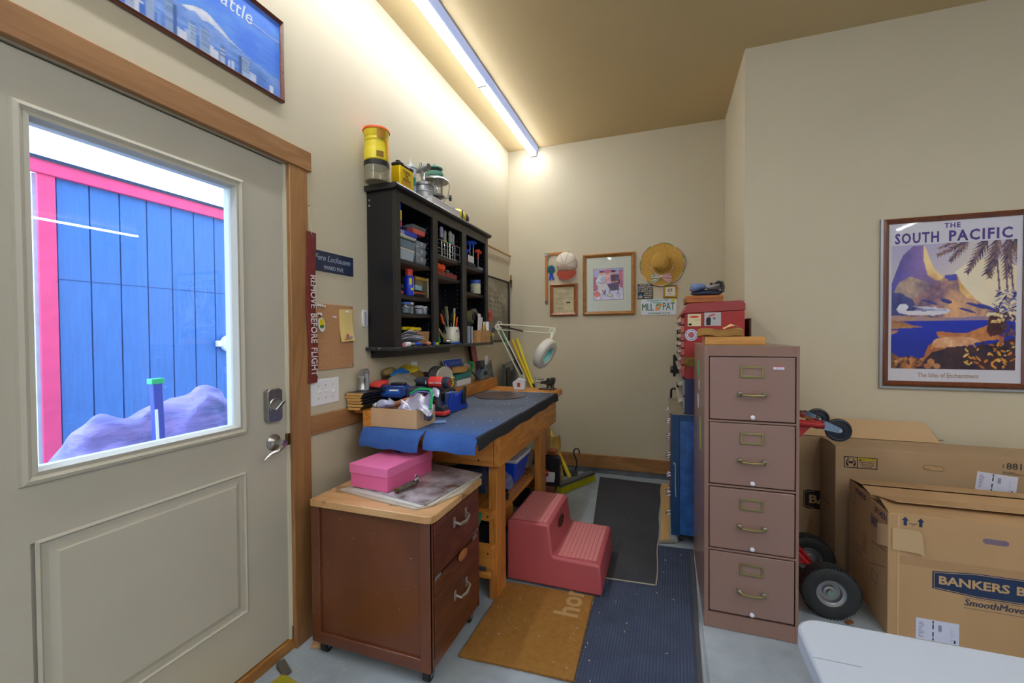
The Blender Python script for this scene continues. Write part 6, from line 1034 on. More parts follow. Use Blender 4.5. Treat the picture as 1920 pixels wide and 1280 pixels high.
# ================================================================== back wall hangings
OAK = wood('golden oak frame', '#8f5f2c', '#b58347', 'x', 6, .35, .4); OAKD = wood('reddish oak frame', '#8a4c20', '#a9652f', 'z', 6, .35, .4)
c = Canvas(84, 92, '#b9aee0'); c.put(c.vv > -1, '#9fb0e4', '#c9b4dc', None); c.poly([(0, 0), (1, 0), (1, .42), (0, .30)], '#c4c6ec', '#dfe0f6', None); c.poly([(0, .75), (.25, .72), (.12, 0.3), (0, .28)], '#c77a9c', '#b85c86', None); c.poly([(.86, .95), (1, .95), (1, .35), (.9, .4)], '#c25a80', '#d88aa4', None)
c.ell(.5, .92, .3, .05, '#c06aa0'); c.poly([(.06, .62), (.2, .82), (.38, .84), (.42, .5), (.1, .48)], '#b4c8e6', '#d4def0'); c.poly([(.12, .5), (.45, .52), (.52, .36), (.28, .28), (.16, .34)], '#dfe0ec', '#c9c4dc'); c.ell(.28, .86, .075, .065, '#d99a94'); c.ell(.27, .915, .08, .035, '#4a4260')
c.poly([(.40, .78), (.56, .80), (.58, .60), (.42, .56)], '#dc9aa4', '#e8b4b4'); c.ell(.48, .83, .06, .055, '#dda494'); c.ell(.48, .875, .065, .03, '#b08a6c'); c.poly([(.58, .80), (.86, .82), (.92, .5), (.62, .5)], '#5a4668', '#7a5a78'); c.ell(.68, .87, .07, .06, '#dba090'); c.ell(.68, .92, .075, .032, '#2e2838')
c.poly([(.46, .52), (.88, .52), (.86, .30), (.58, .28)], '#6a5a86', '#50446c'); c.line(.12, .57, .42, .54, .03, '#dba494'); c.line(.62, .56, .84, .58, .03, '#dba494'); c.line(.30, .30, .36, .22, .03, '#8a4a58'); c.line(.40, .30, .38, .17, .04, '#4a3850'); c.line(.84, .30, .84, .2, .02, '#7a3a58'); c.line(.56, .3, .54, .2, .02, '#7a3a58'); c.ell(.12, .18, .11, .10, '#e07f7c', '#e89a90'); c.ell(.57, .13, .12, .05, '#5c5478', '#c8c4b0'); c.ell(.57, .13, .07, .03, '#d8d4c8')
t, O = picture('matted_print', 'oak-framed print with a wide pale mat, largest picture on the back wall', 'picture', 'back', -.762, -.264, 1.560, 2.158, .030, .036, OAK, BY-.0005, None, mat2=P('pale sage mat board', '#cdd4cc', .7), glass=False)
MB(O).box(.036, .462, .036, .562, .0065, .0085).build('mat_board', P('pale sage mat board', '#cdd4cc', .7), t); c.build('print', O @ Matrix.Translation((.106, .150, .0090)), .278, .298, t, .5); MB(O).box(.101, .389, .1445, .453, .0082, .0088).build('mat_bevel', P('grey print edge', '#8d90a4', .6), t); MB(O).box(.03, .468, .03, .568, .0105, .0112).build('glass_pane', glassy('picture glass', '#ffffff', .012, .03, 0, .08), t)
c = Canvas(60, 72, '#c4b794'); c.put(c.vv > -1, '#bdb08c', '#cfc3a2', None); random.seed(8)
for k in range(15): c.line(.12, .88-.052*k, .5+.36*random.random(), .88-.052*k, .008, '#988c6c')
c.line(.2, .93, .8, .93, .02, '#7d7258'); c.poly([(.55, .12), (.9, .12), (.9, .46), (.55, .46)], '#d6cba6', None, None, 0); c.ell(.72, .30, .09, .11, '#8e866c'); c.ell(.72, .29, .07, .09, '#d6cba6'); c.ell(.72, .39, .12, .04, '#4c4a40')
picture('framed_document', 'small reddish oak frame holding a yellowed typed page', 'picture', 'back', -1.098, -.820, 1.560, 1.884, .030, .034, OAKD, BY-.0005, c)
# carpenter's square
SQ = wood('faded orange rule', '#a8662c', '#bf7c3c', 'z', 9, .6); t = thing('wooden_square', 'wooden L-shaped carpenter square hung on the back wall', 'square', (-1.02, BY-.01, 1.69)); m = MB(); b0, b1 = BY-.012, BY-.002
box(-1.150, -1.124, b0, b1, 1.692, 2.180).build('long_blade', SQ, t, bev=.001); m = MB(TR((-1.124, 0, 2.176), 0, 0, -.02)); m.box(0, .228, b0, b1, 0, .024).build('short_blade', wood('faded orange rule x', '#a8662c', '#bf7c3c', 'x', 9, .6), t, bev=.001); box(-1.152, -1.120, b0-.001, b1, 2.172, 2.206).build('steel_corner', STEEL, t); box(-1.151, -1.123, b0-.001, b1, 1.690, 1.715).build('steel_tip', STEEL, t); MB(TR((-.905, 0, 2.178), 0)).box(0, .014, b0-.001, b1, .0, .028).build('steel_tip', STEEL, t)
MB().tube([(-1.122, b0+.004, 2.120), (-1.116, b0+.004, 2.150), (-1.10, b0+.004, 2.168), (-1.085, b0+.004, 2.176)], .003, 6).build('corner_brace', STEEL, t)
# rosette
t = thing('prize_rosette', 'green and blue prize rosette pinned beside the wooden square', 'rosette', (-1.088, BY, 1.92)); rc = Vector((-1.088, BY-.006, 2.035)); G1 = P('sea green ribbon', '#138f86', .6)
m = MB(); n = 56; v = [rc+Vector((0, -.010, 0))]; 
for i in range(n): a = 2*PI*i/n; v.append(rc+Vector((math.cos(a)*.041, -.004-(.005 if i % 2 else 0), math.sin(a)*.041)))
m.add(v, [(0, 1+i, 1+(i+1) % n) for i in range(n)]); m.build('pleated_ruffle', G1, t, smooth=False); MB().cyl(rc+Vector((0, -.012, 0)), rc+Vector((0, -.006, 0)), .023, n=28).build('navy_centre', P('navy button', '#1f2f6c', .4), t); MB().cyl(rc+Vector((0, -.009, 0)), rc+Vector((0, -.006, 0)), .028, n=28).build('inner_ruffle', P('royal ribbon', '#1a5fb0', .5), t)
text('rosette_lettering', '1st', .016, rc+Vector((0, -.0125, 0)), 'back', P('gold print', '#c2a862', .4), t)
for s_, e in ((-1, -1.104), (1, -1.062)): m = MB(); m.prism([(-1.088-.010, 2.005), (-1.088+.010, 2.005), (e+.012, 1.922), (e, 1.932), (e-.012, 1.922)], 'y', BY-.008+.001*s_, BY-.006+.001*s_); m.build('ribbon_tail', P('royal blue ribbon', '#1c43b4', .5), t)
# cap
t = thing('baseball_cap', 'white pinstriped baseball cap with a coral brim hung on the wooden square', 'cap', (-.935, BY, 1.92)); CC = Vector((-.930, BY-.012, 2.085))
m = MB(Matrix.Translation(CC) @ Matrix.Rotation(.35, 4, 'X') @ Matrix.Diagonal((.105, .085, .115, 1))).ball((0, 0, 0), 1, 36, 22); m.v = [Vector((p.x, min(p.y, BY-.006), max(p.z, 2.010+.0*p.x))) for p in m.v]; m.build('crown', P('white cap cotton', '#e6dfd2', .85, bump=.2, bs=200), t, rm=.0005)
ST = P('coral stitching', '#b4604e', .7)
for a in (-1.3, -.9, -.5, -.15, .3, .7, 1.1, 1.9, 2.8, 3.6, 4.4):
    pts = []
    for i in range(12):
        ph = .15+1.35*i/11; l = Vector((math.sin(a)*math.sin(ph), -math.cos(ph)*.999, -math.cos(a)*math.sin(ph))); q = Matrix.Rotation(.35, 3, 'X') @ Vector((l.x*.1057, l.y*.0857, l.z*.1157)); q = CC+q
        if q.z > 2.014 and q.y < BY-.008: pts.append(q)
    if len(pts) > 2: MB().tube(pts, .0016, 4).build('pinstripe', ST, t)
MB().ball(CC+Matrix.Rotation(.35, 3, 'X') @ Vector((0, -.086, 0)), .006, 10, 6).build('top_button', P('coral cloth', '#d0604e', .7), t)
def brim(u, v):
    a = PI*(1.08+.84*u); r = .088+.026*0; x = CC.x+.004+math.cos(a)*(.085+.020*v); z = 2.018+math.sin(a)*(.020+.082*v) ; y = BY-.090+.030*v+.040*(abs(u-.5)*2)**2 - .0; return (x, min(y, BY-.008), z)
MB().surf(brim, 24, 8, (0, .004, 0)).build('brim', P('coral cloth', '#d0604e', .7, bump=.2, bs=150), t)
# straw hat
STR = P('golden straw', '#c9993f', .7, vs=70, col2='#dcb258', bump=1, bs=140); t = thing('straw_hat', 'wide-brimmed golden straw hat with a floral bow on the back wall', 'hat', (-.022, BY, 1.82)); hc = Vector((-.022, BY-.010, 2.020))
m = MB(); R_ = .196
def hat(u, v):
    a = 2*PI*u
    prof = [(0, .115), (.035, .113), (.060, .106), (.073, .094), (.077, .085), (.078, .078), (.079, .040), (.082, .022), (.10, .012), (.14, .008), (.18, .004), (R_, .004)]
    k = v*(len(prof)-1); i = min(int(k), len(prof)-2); f = k-i; r = prof[i][0]*(1-f)+prof[i+1][0]*f; h = prof[i][1]*(1-f)+prof[i+1][1]*f; wob = (.006*math.sin(3*a+.6)+.004*math.sin(5*a))*(max(0, r-.09)/.1)
    tilt = h*.28; return (hc.x-h*.16+math.cos(a)*r, hc.y-h-wob-.004, hc.z+h*.28+math.sin(a)*r*1.02)
MB().surf(hat, 56, 33).build('straw_body', STR, t, rm=.0008); FB = P('floral ribbon', '#e0cfc8', .7, vs=55, col2='#8fb49a'); FBP = P('pink floral ribbon', '#e6d8d0', .7, vs=60, col2='#d08a98')
n = 30
for k in range(n):
    a0 = 2*PI*k/n; a1 = 2*PI*(k+1)/n; MB().tube([hat(a/(2*PI), 1) for a in (a0, (a0+a1)/2, a1)], .0042, 6).build('brim_binding', (P('cream binding', '#d9d0c2', .7), P('pink binding', '#cf8b94', .7), P('green binding', '#5fa287', .7))[(k*7//3) % 3], t)
for s_ in (-1, 1):
    m = MB(); bc = Vector((hc.x-.005, BY-.022, hc.z-.112)); v = [bc+Vector((0, -.012, .010)), bc+Vector((0, -.012, -.010))]
    fan = [(.045, .030), (.085, .020), (.092, .0), (.090, -.030), (.080, -.055), (.052, -.062)]; f = []
    fan2 = []
    for i in range(len(fan)-1):
        for q in (0, .5): fan2.append((fan[i][0]*(1-q)+fan[i+1][0]*q, fan[i][1]*(1-q)+fan[i+1][1]*q))
    fan2.append(fan[-1]); v += [bc+Vector((s_*a_, -.004-(.010 if i % 2 else 0), b_)) for i, (a_, b_) in enumerate(fan2)]; f = [(0 if i < len(fan2)/2 else 1, 2+i, 3+i) for i in range(len(fan2)-1)]+[(0, 1, 2+len(fan2)//2)]
    m.add(v, f).build('bow_loop', FB if s_ < 0 else FBP, t, smooth=False)
MB().ball((hc.x-.005, BY-.036, hc.z-.112), (.011, .008, .013), 12, 8).build('bow_knot', FBP, t)
for s_ in (-1, 1): MB().tube([(hc.x+s_*.103, BY-.024, hc.z-.005), (hc.x+s_*.090, BY-.030, hc.z-.045), (hc.x+s_*.058, BY-.034, hc.z-.085), (hc.x+s_*.018, BY-.034, hc.z-.108)], .0035, 6).build('ribbon_band', FBP, t); MB().cyl((hc.x+s_*.105, BY-.026, hc.z-.002), (hc.x+s_*.105, BY-.020, hc.z-.002), .005, n=8).build('eyelet', BLK, t)
MB().tube([(hc.x+.075, BY-.012, hc.z-.175), (hc.x+.12, BY-.010, hc.z-.20), (hc.x+.150, BY-.012, hc.z-.225), (hc.x+.185, BY-.010, hc.z-.240)], [.004, .003, .004, .002], 6).build('ribbon_end', FBP, t)
# slogan plaque
t = thing('slogan_plaque', 'small dark wooden plaque with white capital lettering left of the straw hat', 'plaque', (-.172, BY, 1.702)); box(-.240, -.104, BY-.010, BY-.002, 1.706, 1.848).build('board', P('charcoal plank', '#2b2826', .6), t, bev=.001)
WL = P('plaque white', '#d9d4cc', .6)
for k, (w, x) in enumerate((('NO MATTER', 0), ('WHERE I SERVE', 0), ('MY GUESTS', -.018), ('IT SEEMS THEY', 0), ('LIKE MY', .028), ('KITCHEN', .024), ('BEST', .024))):
    box(-.240, -.104, BY-.0112, BY-.0098, 1.8365-.0198*k-.0085, 1.8365-.0198*k+.0085).build('slat', P('charcoal slat', '#37322f', .6), t); text('plaque_lettering', w, .0180, (-.172+x, BY-.0113, 1.8365-.0198*k), 'back', WL, t, off=.0004, wd=(.10, .126, .088, .126, .066, .076, .066)[k])
MB().ball((-.214, BY-.013, 1.722), (.020, .004, .015), 12, 8).build('teapot_bowl', P('plaque grey', '#9a9ca0', .5), t); MB().ball((-.214, BY-.013, 1.742), (.009, .004, .010), 10, 6).build('blue_lid', P('plaque blue', '#3f7fd0', .5), t); MB().ball((-.125, BY-.012, 1.797), (.012, .003, .009), 10, 6).build('gold_bowl', P('plaque gold', '#a8905c', .5), t)
# small gold frame
c = Canvas(36, 36, '#ddd8c8'); c.poly([(.28, .45), (.72, .45), (.72, .78), (.28, .78)], '#5a5648', '#8a8470'); c.ell(.5, .62, .15, .12, '#d88ea0', '#e8b4bc'); c.line(.3, .28, .7, .28, .02, '#a8a290'); c.line(.35, .22, .65, .22, .02, '#a8a290')
picture('gilt_frame', 'small gilt frame with a pink flower photo under the straw hat', 'picture', 'back', -.010, .110, 1.709, 1.826, .016, .016, P('gilt', '#c9992c', .35, .5, bump=.5, bs=120), BY-.0005, c)
# licence plate
t = thing('licence_plate', 'white licence plate with green letters and oranges on the back wall', 'licence plate', (-.05, BY, 1.548)); m = MB(); PX0, PX1, PZ0, PZ1 = -.211, .107, 1.549, 1.703; r = .012
m.prism([(PX0+r, PZ0), (PX1-r, PZ0), (PX1, PZ0+r), (PX1, PZ1-r), (PX1-r, PZ1), (PX0+r, PZ1), (PX0, PZ1-r), (PX0, PZ0+r)], 'y', BY-.005, BY-.003); m.build('plate', P('plate white', '#d9dfea', .35), t, bev=.001); GP = P('plate green', '#0d7050', .4)
text('plate_lettering', 'MLL', .098, (-.150, BY-.0053, 1.622), 'back', GP, t, wd=.105, off=.0012, ex=.001); text('plate_lettering', 'PAT', .098, (.037, BY-.0053, 1.627), 'back', GP, t, wd=.105, off=.0012, ex=.001); text('plate_lettering', '-SUNSHINE STATE-', .024, (-.050, BY-.0053, 1.565), 'back', GP, t, off=.0005, wd=.205); text('plate_lettering', 'MYFLORIDA.COM', .020, (-.060, BY-.0053, 1.687), 'back', P('plate teal', '#2f7f88', .4), t, off=.0004, wd=.185)
m = MB(); m.prism([(-.13, 1.680), (-.03, 1.673), (-.02, 1.655), (-.035, 1.600), (-.048, 1.590), (-.058, 1.615), (-.06, 1.655), (-.10, 1.664)], 'y', BY-.0056, BY-.0051); m.build('state_outline', P('pale sea green', '#8fc4b8', .5), t)
for x, z in ((-.036, 1.640), (-.066, 1.608)): MB().cyl((x, BY-.0068, z), (x, BY-.0055, z), .0165, n=20).build('orange_emblem', P('emblem orange', '#f08a12', .4), t)
m = MB(); m.prism([(-.072, 1.628), (-.050, 1.650), (-.058, 1.656), (-.078, 1.640)], 'y', BY-.0072, BY-.006); m.build('leaf_emblem', GP, t); box(.058, .094, BY-.0062, BY-.0052, 1.672, 1.698).build('yellow_sticker', P('sticker yellow', '#dfe024', .4), t); text('sticker_lettering', '13-07', .010, (.076, BY-.0064, 1.685), 'back', INK, t)

# ================================================================== right wall poster
c = Canvas(170, 172, '#cfc6e0')
def q(*pts): return [((x-180)/832, (1115-y)/850) for x, y in pts]
g = c.vv
c.put(c.vv > -1, '#e9dccb', '#a9a4da', (c.vv-.35)*1.3-.5*np.exp(-((c.u-.72)/.25)**2)); c.put(((c.u-.78)/.32)**2+((c.vv-.62)/.24)**2 < 1, '#f6e9d0', '#efd9a8', (c.u-.6)*1.2, .05)
c.poly(q((175, 540), (190, 500), (240, 370), (262, 330), (310, 288), (335, 270), (400, 270), (425, 330), (450, 390), (480, 450), (545, 500), (545, 600), (175, 640)), '#5a52b0', '#a883a8', (c.u*2.2-.1), .5)
c.poly(q((400, 275), (412, 275), (440, 350), (480, 440), (545, 495), (560, 520), (480, 510), (430, 470), (405, 380)), '#e8b878', '#f2d49a', None)
c.poly(q((180, 620), (230, 520), (310, 480), (420, 520), (480, 560), (360, 630), (270, 660), (180, 650)), '#8f7c94', '#b8a08c', None, .5)
c.poly(q((330, 640), (430, 570), (545, 495), (555, 478), (628, 474), (640, 520), (680, 580), (740, 640), (820, 690), (905, 720), (905, 790), (180, 790), (200, 700)), '#8a6c94', '#d8a77c', None, .5)
c.poly(q((545, 495), (552, 480), (626, 476), (632, 515), (580, 520)), '#4a52b8'); c.poly(q((632, 480), (660, 540), (720, 610), (760, 650), (700, 640), (650, 590)), '#eab46c', '#f4d398', None)
c.poly(q((178, 590), (240, 590), (330, 640), (360, 700), (300, 750), (178, 745)), '#2b3a8c', '#5a5c9a', None); 
for x, y, rx, ry in ((560, 655, 40, 14), (450, 660, 60, 8), (760, 690, 70, 10), (700, 720, 60, 8), (820, 700, 60, 12)): c.ell((x-180)/832, (1115-y)/850, rx/832, ry/850, '#3c48a8', '#2f3c94', -.3)
c.poly(q((178, 775), (900, 775), (1012, 800), (1012, 1115), (178, 1115)), '#1436c4', '#0b2aa0', (1-c.vv*2.4), .15); c.poly(q((178, 745), (500, 768), (900, 760), (900, 785), (178, 785)), '#c9a08a', '#8a7cb0', None)
c.poly(q((178, 780), (260, 790), (330, 815), (400, 828), (300, 836), (178, 840)), '#a8744c', '#d49a70', None, .6); c.poly(q((178, 850), (230, 852), (215, 870), (178, 880)), '#c98a68')
c.poly(q((215, 700), (235, 685), (262, 690), (290, 715), (340, 715), (420, 722), (470, 700), (480, 685), (500, 700), (580, 710), (590, 722), (560, 740), (480, 750), (300, 745), (232, 728)), '#e9e7f2', '#cfd4ee', None, .1); c.poly(q((330, 684), (440, 690), (485, 700), (440, 712), (400, 704)), '#d9dcf4'); c.ell(.10, .50, .045, .028, '#e6e8f6'); c.line(.2, .475, .45, .47, .01, '#8a90c8')
c.poly(q((345, 1090), (440, 1000), (560, 960), (720, 960), (830, 950), (920, 930), (1012, 900), (1012, 1115), (345, 1115)), '#2a2240', '#4c2e38', None, .6)
c.poly(q((178, 1000), (240, 1040), (330, 1030), (400, 1050), (350, 1115), (178, 1115)), '#5c3a34', '#b87848', None, .8)
random.seed(6)
for k in range(70): x = random.uniform(690, 1010); y = random.uniform(930, 1100); c.ell((x-180)/832, (1115-y)/850, random.uniform(8, 24)/832, random.uniform(4, 9)/850, random.choice(['#e8a23c', '#d4782c', '#f0c46c', '#5a3020', '#2a2850']), None, random.uniform(-1, 1))
for k in range(26): x = random.uniform(200, 420); y = random.uniform(1030, 1110); c.ell((x-180)/832, (1115-y)/850, random.uniform(8, 20)/832, random.uniform(4, 9)/850, random.choice(['#c98a50', '#7a4a3a', '#e0b080', '#2a2a50']), None, random.uniform(-1, 1))
c.poly(q((355, 1100), (400, 1060), (440, 960), (500, 905), (560, 900), (640, 925), (560, 975), (470, 1000), (420, 1050), (385, 1098)), '#b86a44', '#d68a5c', None)
c.poly(q((500, 880), (520, 860), (600, 868), (700, 870), (780, 840), (835, 820), (850, 880), (905, 880), (905, 915), (800, 925), (700, 915), (600, 915), (510, 900)), '#b96a40', '#dc965e', None); c.poly(q((480, 915), (540, 900), (640, 895), (720, 900), (790, 920), (730, 950), (600, 965), (480, 970), (455, 985)), '#d98a5a', '#f4d0a8', None, .2)
c.line(.39, .29, .5, .275, .02, '#c87848'); c.poly(q((905, 890), (940, 900), (930, 960), (905, 960)), '#b4623c'); c.poly(q((835, 790), (850, 740), (900, 728), (940, 760), (955, 830), (930, 880), (850, 895), (828, 860)), '#4a2230', '#6c3038', None, .5)
for k in range(16): a = k/15*2.6-.2; c.ell((835+105*(1-math.cos(a*.9))/1.7-180)/832, (1115-(750-20*math.sin(a)+30*(k/15)))/850, .014, .013, random.choice(['#f0e0b4', '#e8c890', '#fff0d0']))
for k in range(12): c.ell((850+random.random()*90-180)/832, (1115-(785+random.random()*18))/850, .012, .01, random.choice(['#f0e0b4', '#e8b870']))
c.ell((460-180)/832, (1115-1070)/850, .03, .03, '#c98a60'); c.ell((440-180)/832, (1115-1095)/850, .035, .02, '#b87850'); c.ell((500-180)/832, (1115-1095)/850, .03, .02, '#c08860')
for x0, y0, w, l, an in ((700, 260, 60, 230, 2.75), (700, 260, 70, 180, 2.3), (820, 255, 90, 260, 2.1), (900, 255, 110, 250, 1.9), (960, 255, 110, 260, 1.6), (880, 300, 80, 220, 1.75), (1000, 260, 90, 160, 1.4), (620, 262, 40, 130, 2.85)):
    for j in range(9):
        tt = j/9; bx_ = x0+math.cos(an)*l*tt; by_ = y0+math.sin(an)*l*tt; 
        for s_ in (-1, 1): a2 = an+s_*.6; ex, ey = bx_+math.cos(a2)*w*(1-tt*.6), by_+math.sin(a2)*w*(1-tt*.6); nx_, ny_ = math.cos(an)*l*.075, math.sin(an)*l*.075; c.poly(q((bx_-nx_, by_-ny_), (ex, ey), (bx_+nx_, by_+ny_)), random.choice(['#5c4a6c', '#8a6a74', '#a8828a', '#473a68', '#7a6058']), None, None, .4)
for x in (990, 955, 905): c.line((x-180)/832-.0, .62, (x-180)/832-.03, .95, .014, '#6a5878')
for k in range(50): x = random.uniform(880, 1012); y = random.uniform(600, 740); c.ell((x-180)/832, (1115-y)/850, random.uniform(10, 26)/832, random.uniform(3, 7)/850, random.choice(['#3a4a9c', '#6a7cc0', '#8a6c8c', '#28306c', '#b8a0b0']), None, random.uniform(-1, 1))
for k in range(40): x = random.uniform(930, 1012); y = random.uniform(740, 900); c.ell((x-180)/832, (1115-y)/850, random.uniform(8, 22)/832, random.uniform(4, 10)/850, random.choice(['#4a3048', '#28284c', '#8a5844', '#6a4a5c']), None, random.uniform(-1, 1))
PW = P('poster white', '#d9d8e6', .5); t, O = picture('travel_poster', 'large framed island travel poster on the right wall', 'poster', 'back', 1.272, 1.950, 1.050, 2.068, .026, .030, wood('mahogany frame', '#5c2c18', '#7d4224', 'z', 6, .3, .5), 3.2945, None, mat2=PW, glass=False)
c.build('print', O @ Matrix.Translation((.046, .105, .0068)), .578, .750, t, .35); PU = P('poster purple ink', '#4a2f8c', .5); YP = -.0072
text('poster_lettering', 'THE', .040, O @ Vector((.335, .957, .0066)), 'back', PU, t, off=.001, sp=1.2, wd=.074); text('poster_lettering', 'SOUTH', .086, O @ Vector((.168, .893, .0066)), 'back', PU, t, off=.0025, wd=.212, sp=1.2); text('poster_lettering', 'PACIFIC', .086, O @ Vector((.461, .893, .0066)), 'back', PU, t, off=.0025, wd=.284, sp=1.2)
text('poster_lettering', 'The Isles of Enchantment', .037, O @ Vector((.320, .066, .0066)), 'back', P('poster tan ink', '#a88a74', .5), t, off=.0004, wd=.285)
MB(O).box(.028, .65, .028, .99, .0095, .0103).build('glass_pane', glassy('picture glass', '#ffffff', .012, .03, 0, .08), t, smooth=False); MB(O).box(-.014, -.0005, -.004, 1.022, .0005, .018).build('metal_edge', ALU, t); MB(O).box(-.014, .70, -.018, -.0045, .0005, .018).build('metal_edge', ALU, t)
MB(TR((.500, 3.10, 1.34), .03)).box(-.004, .006, -.08, .16, 0, .13).build('hardboard_offcut', P('dark brown hardboard', '#4a2c1c', .5), label='dark brown board standing on edge between the tool chest and wall corner', cat='board', bev=.001)

# ================================================================== file cabinet
FC = P('brown enamelled steel', '#8c6c61', .34, var=.05, vs=2.2, coat=.2, speck=('#b8a8ac', 55, .735)); FCD = P('brown enamelled drawer', '#906f64', .36, vs=2.5, col2='#8c716a', coat=.2, speck=('#c0b4b8', 50, .745)); FCK = P('dark gap', '#1c1512', .8); BR_ = P('tarnished brass', '#9c9468', .34, .85, var=.1, vs=30)
t = thing('file_cabinet', 'tall brown steel four-drawer file cabinet standing in the middle of the picture', 'file cabinet', (.3675, 2.56, 0)); fx0, fx1, fy0, fy1, fz = .176, .5595, 2.198, 2.925, 1.320
m = MB(); m.box(fx0, fx0+.020, fy0, fy1, 0, fz); m.build('side_panel', FC, t, bev=.002); box(fx1-.0125, fx1, fy0, fy1, 0, fz).build('side_panel', FC, t, bev=.002); box(fx0, fx1, fy0, fy1, fz-.003, fz+.0005).build('top_panel', P('scuffed top paint', '#8a7468', .4, var=.1, vs=5), t, bev=.002)
box(fx0+.02, fx1-.0125, fy0+.001, fy0+.018, 1.274, fz-.003).build('front_rail', FC, t); box(fx0+.02, fx1-.0125, fy0+.001, fy0+.018, 0.002, .074).build('plinth', FC, t); box(fx0+.02, fx1-.0125, fy1-.01, fy1, 0.002, fz-.004).build('back_panel', FC, t)
box(fx0+.0205, fx1-.013, fy0+.012, fy0+.020, .07, 1.276).build('inner_shadow_liner', FCK, t); tops = [(1.270, .982), (.966, .682), (.664, .382), (.364, .082)]
for zt_, zb_ in tops:
    d = box(fx0+.0235, fx1-.0165, fy0+.001, fy0+.013, zb_, zt_).build('drawer', FCD, t, bev=.003); cx = .374
    hl = MB(); zc = zt_-.066; 
    for a in ((cx-.048, cx+.048, zc+.018, zc+.0265), (cx-.048, cx+.048, zc-.0265, zc-.018), (cx-.048, cx-.0395, zc-.018, zc+.018), (cx+.0395, cx+.048, zc-.018, zc+.018)): hl.box(a[0], a[1], fy0-.004, fy0+.001, a[2], a[3])
    hl = MB(); rect = [(cx-.048, cx+.048, zc-.0265, zc+.0265), (cx-.039, cx+.039, zc-.0175, zc+.0175)]
    v = []; 
    for yy in (fy0+.001, fy0-.0045):
        for r_ in rect: v += [(r_[0], yy, r_[2]), (r_[1], yy, r_[2]), (r_[1], yy, r_[3]), (r_[0], yy, r_[3])]
    f = []
    for i in range(4): j = (i+1) % 4; f += [(8+i, 8+j, 12+j, 12+i), (i, j, 8+j, 8+i), (4+i, 4+j, 12+j, 12+i), (i, j, 4+j, 4+i)]
    hl.add(v, f).build('label_holder', BR_, d, bev=.001)
    zh = zt_-.170; MB().tube([(cx-.052, fy0-.010, zh+.002), (cx-.040, fy0-.026, zh+.001), (cx, fy0-.031, zh), (cx+.040, fy0-.026, zh+.001), (cx+.052, fy0-.010, zh+.002)], [.007, .0055, .0062, .0055, .007], 10).build('handle', BR_, d)
    for s_ in (-1, 1): box(cx+s_*.049-.009, cx+s_*.049+.009, fy0-.016, fy0+.001, zh-.008, zh+.012).build('handle_mount', P('tarnished pewter', '#9a9a90', .35, .8), d, bev=.003)
    MB().lathe([(.004, 0), (.004, .006), (.009, .010), (.0095, .016), (.005, .019)], (cx+.001, fy0+.001, zb_+.018), (0, -1, 0), 16).build('knob', P('white porcelain knob', '#e2e4f2', .25), d)
for zt_, zb_ in tops[:-1]: box(fx0+.02, fx1-.0125, fy0, fy0+.016, zb_-.0125, zb_-.0045).build('divider_rail', FC, t, bev=.001)
box(.458, .500, fy0-.0006, fy0+.0006, 1.217, 1.231).build('price_sticker', P('sticker white', '#e2dff0', .5), t); box(.458, .500, fy0-.0009, fy0-.0005, 1.2275, 1.231).build('sticker_red_line', RED, t); text('sticker_lettering', '$5.95', .010, (.479, fy0-.0009, 1.222), 'back', P('sticker ink', '#7a8ac8', .5), t)
for nm, cz2, hz, y, w, cl in (('round_green_sticker', 1.185, .045, 2.58, .075, '#3fae7a'), ('oval_blue_sticker', 1.010, .040, 2.58, .060, '#c3cfec')):
    m = MB(Matrix.Translation((fx0, y, cz2)) @ Matrix.Diagonal((1, w/.045, hz/.045, 1))); m.cyl((-.0008, 0, 0), (.0001, 0, 0), .045, n=28); m.build(nm, P(nm, cl, .5), t)
MB().prism([(2.40, .78), (2.47, .79), (2.47, .93), (2.42, .95), (2.40, .90)], 'x', fx0-.0008, fx0).build('lime_sticker', P('lime sticker', '#a9c04c', .5), t); box(fx0-.0008, fx0, 2.50, 2.54, 1.08, 1.13).build('white_sticker', WHT, t); box(fx0-.0008, fx0, 2.60, 2.64, .74, .92).build('violet_sticker', P('violet sticker', '#7a70b8', .5), t)
# board and wood on top
LB = wood('light oak plank', '#b9803c', '#cf9a55', 'x', 4, .5); MB(TR((.323, 2.42, 1.3212), -.01)).box(-.130, .138, -.055, .12, 0, .040).build('wood_plank', LB, label='short light oak plank lying on top of the file cabinet', cat='plank', bev=.002)
m = MB(TR((.262, 2.42, 1.3635), -.02)).box(-.100, .105, -.050, .075, 0, .038); m = MB(TR((.262, 2.42, 1.3635), -.02)); m.surf(lambda u, v: (-.10+.205*u, -.045+.11*v, .034+.005*math.sin(u*9)+.004*math.sin(v*12+u*4)), 14, 8, (0, 0, .034)); m.build('split_log', P('split pine wood', '#b38a48', .8, stretch=(.6, 3, 3), vs=12, col2='#8a6430', bump=.6, bs=60), label='rough split piece of pine on top of the oak plank', cat='wood', bev=.002)
crumple(MB(TR((.315, 2.44, 1.404), .1)).surf(lambda u, v: (-.03+.075*u, -.03+.06*v, .016*math.sin(PI*u)), 8, 6, (0, 0, .002)), .008, 30, 4).build('folded_paper', P('cream folded paper', '#d9bd84', .8), label='folded cream paper on top of the split pine piece', cat='paper')
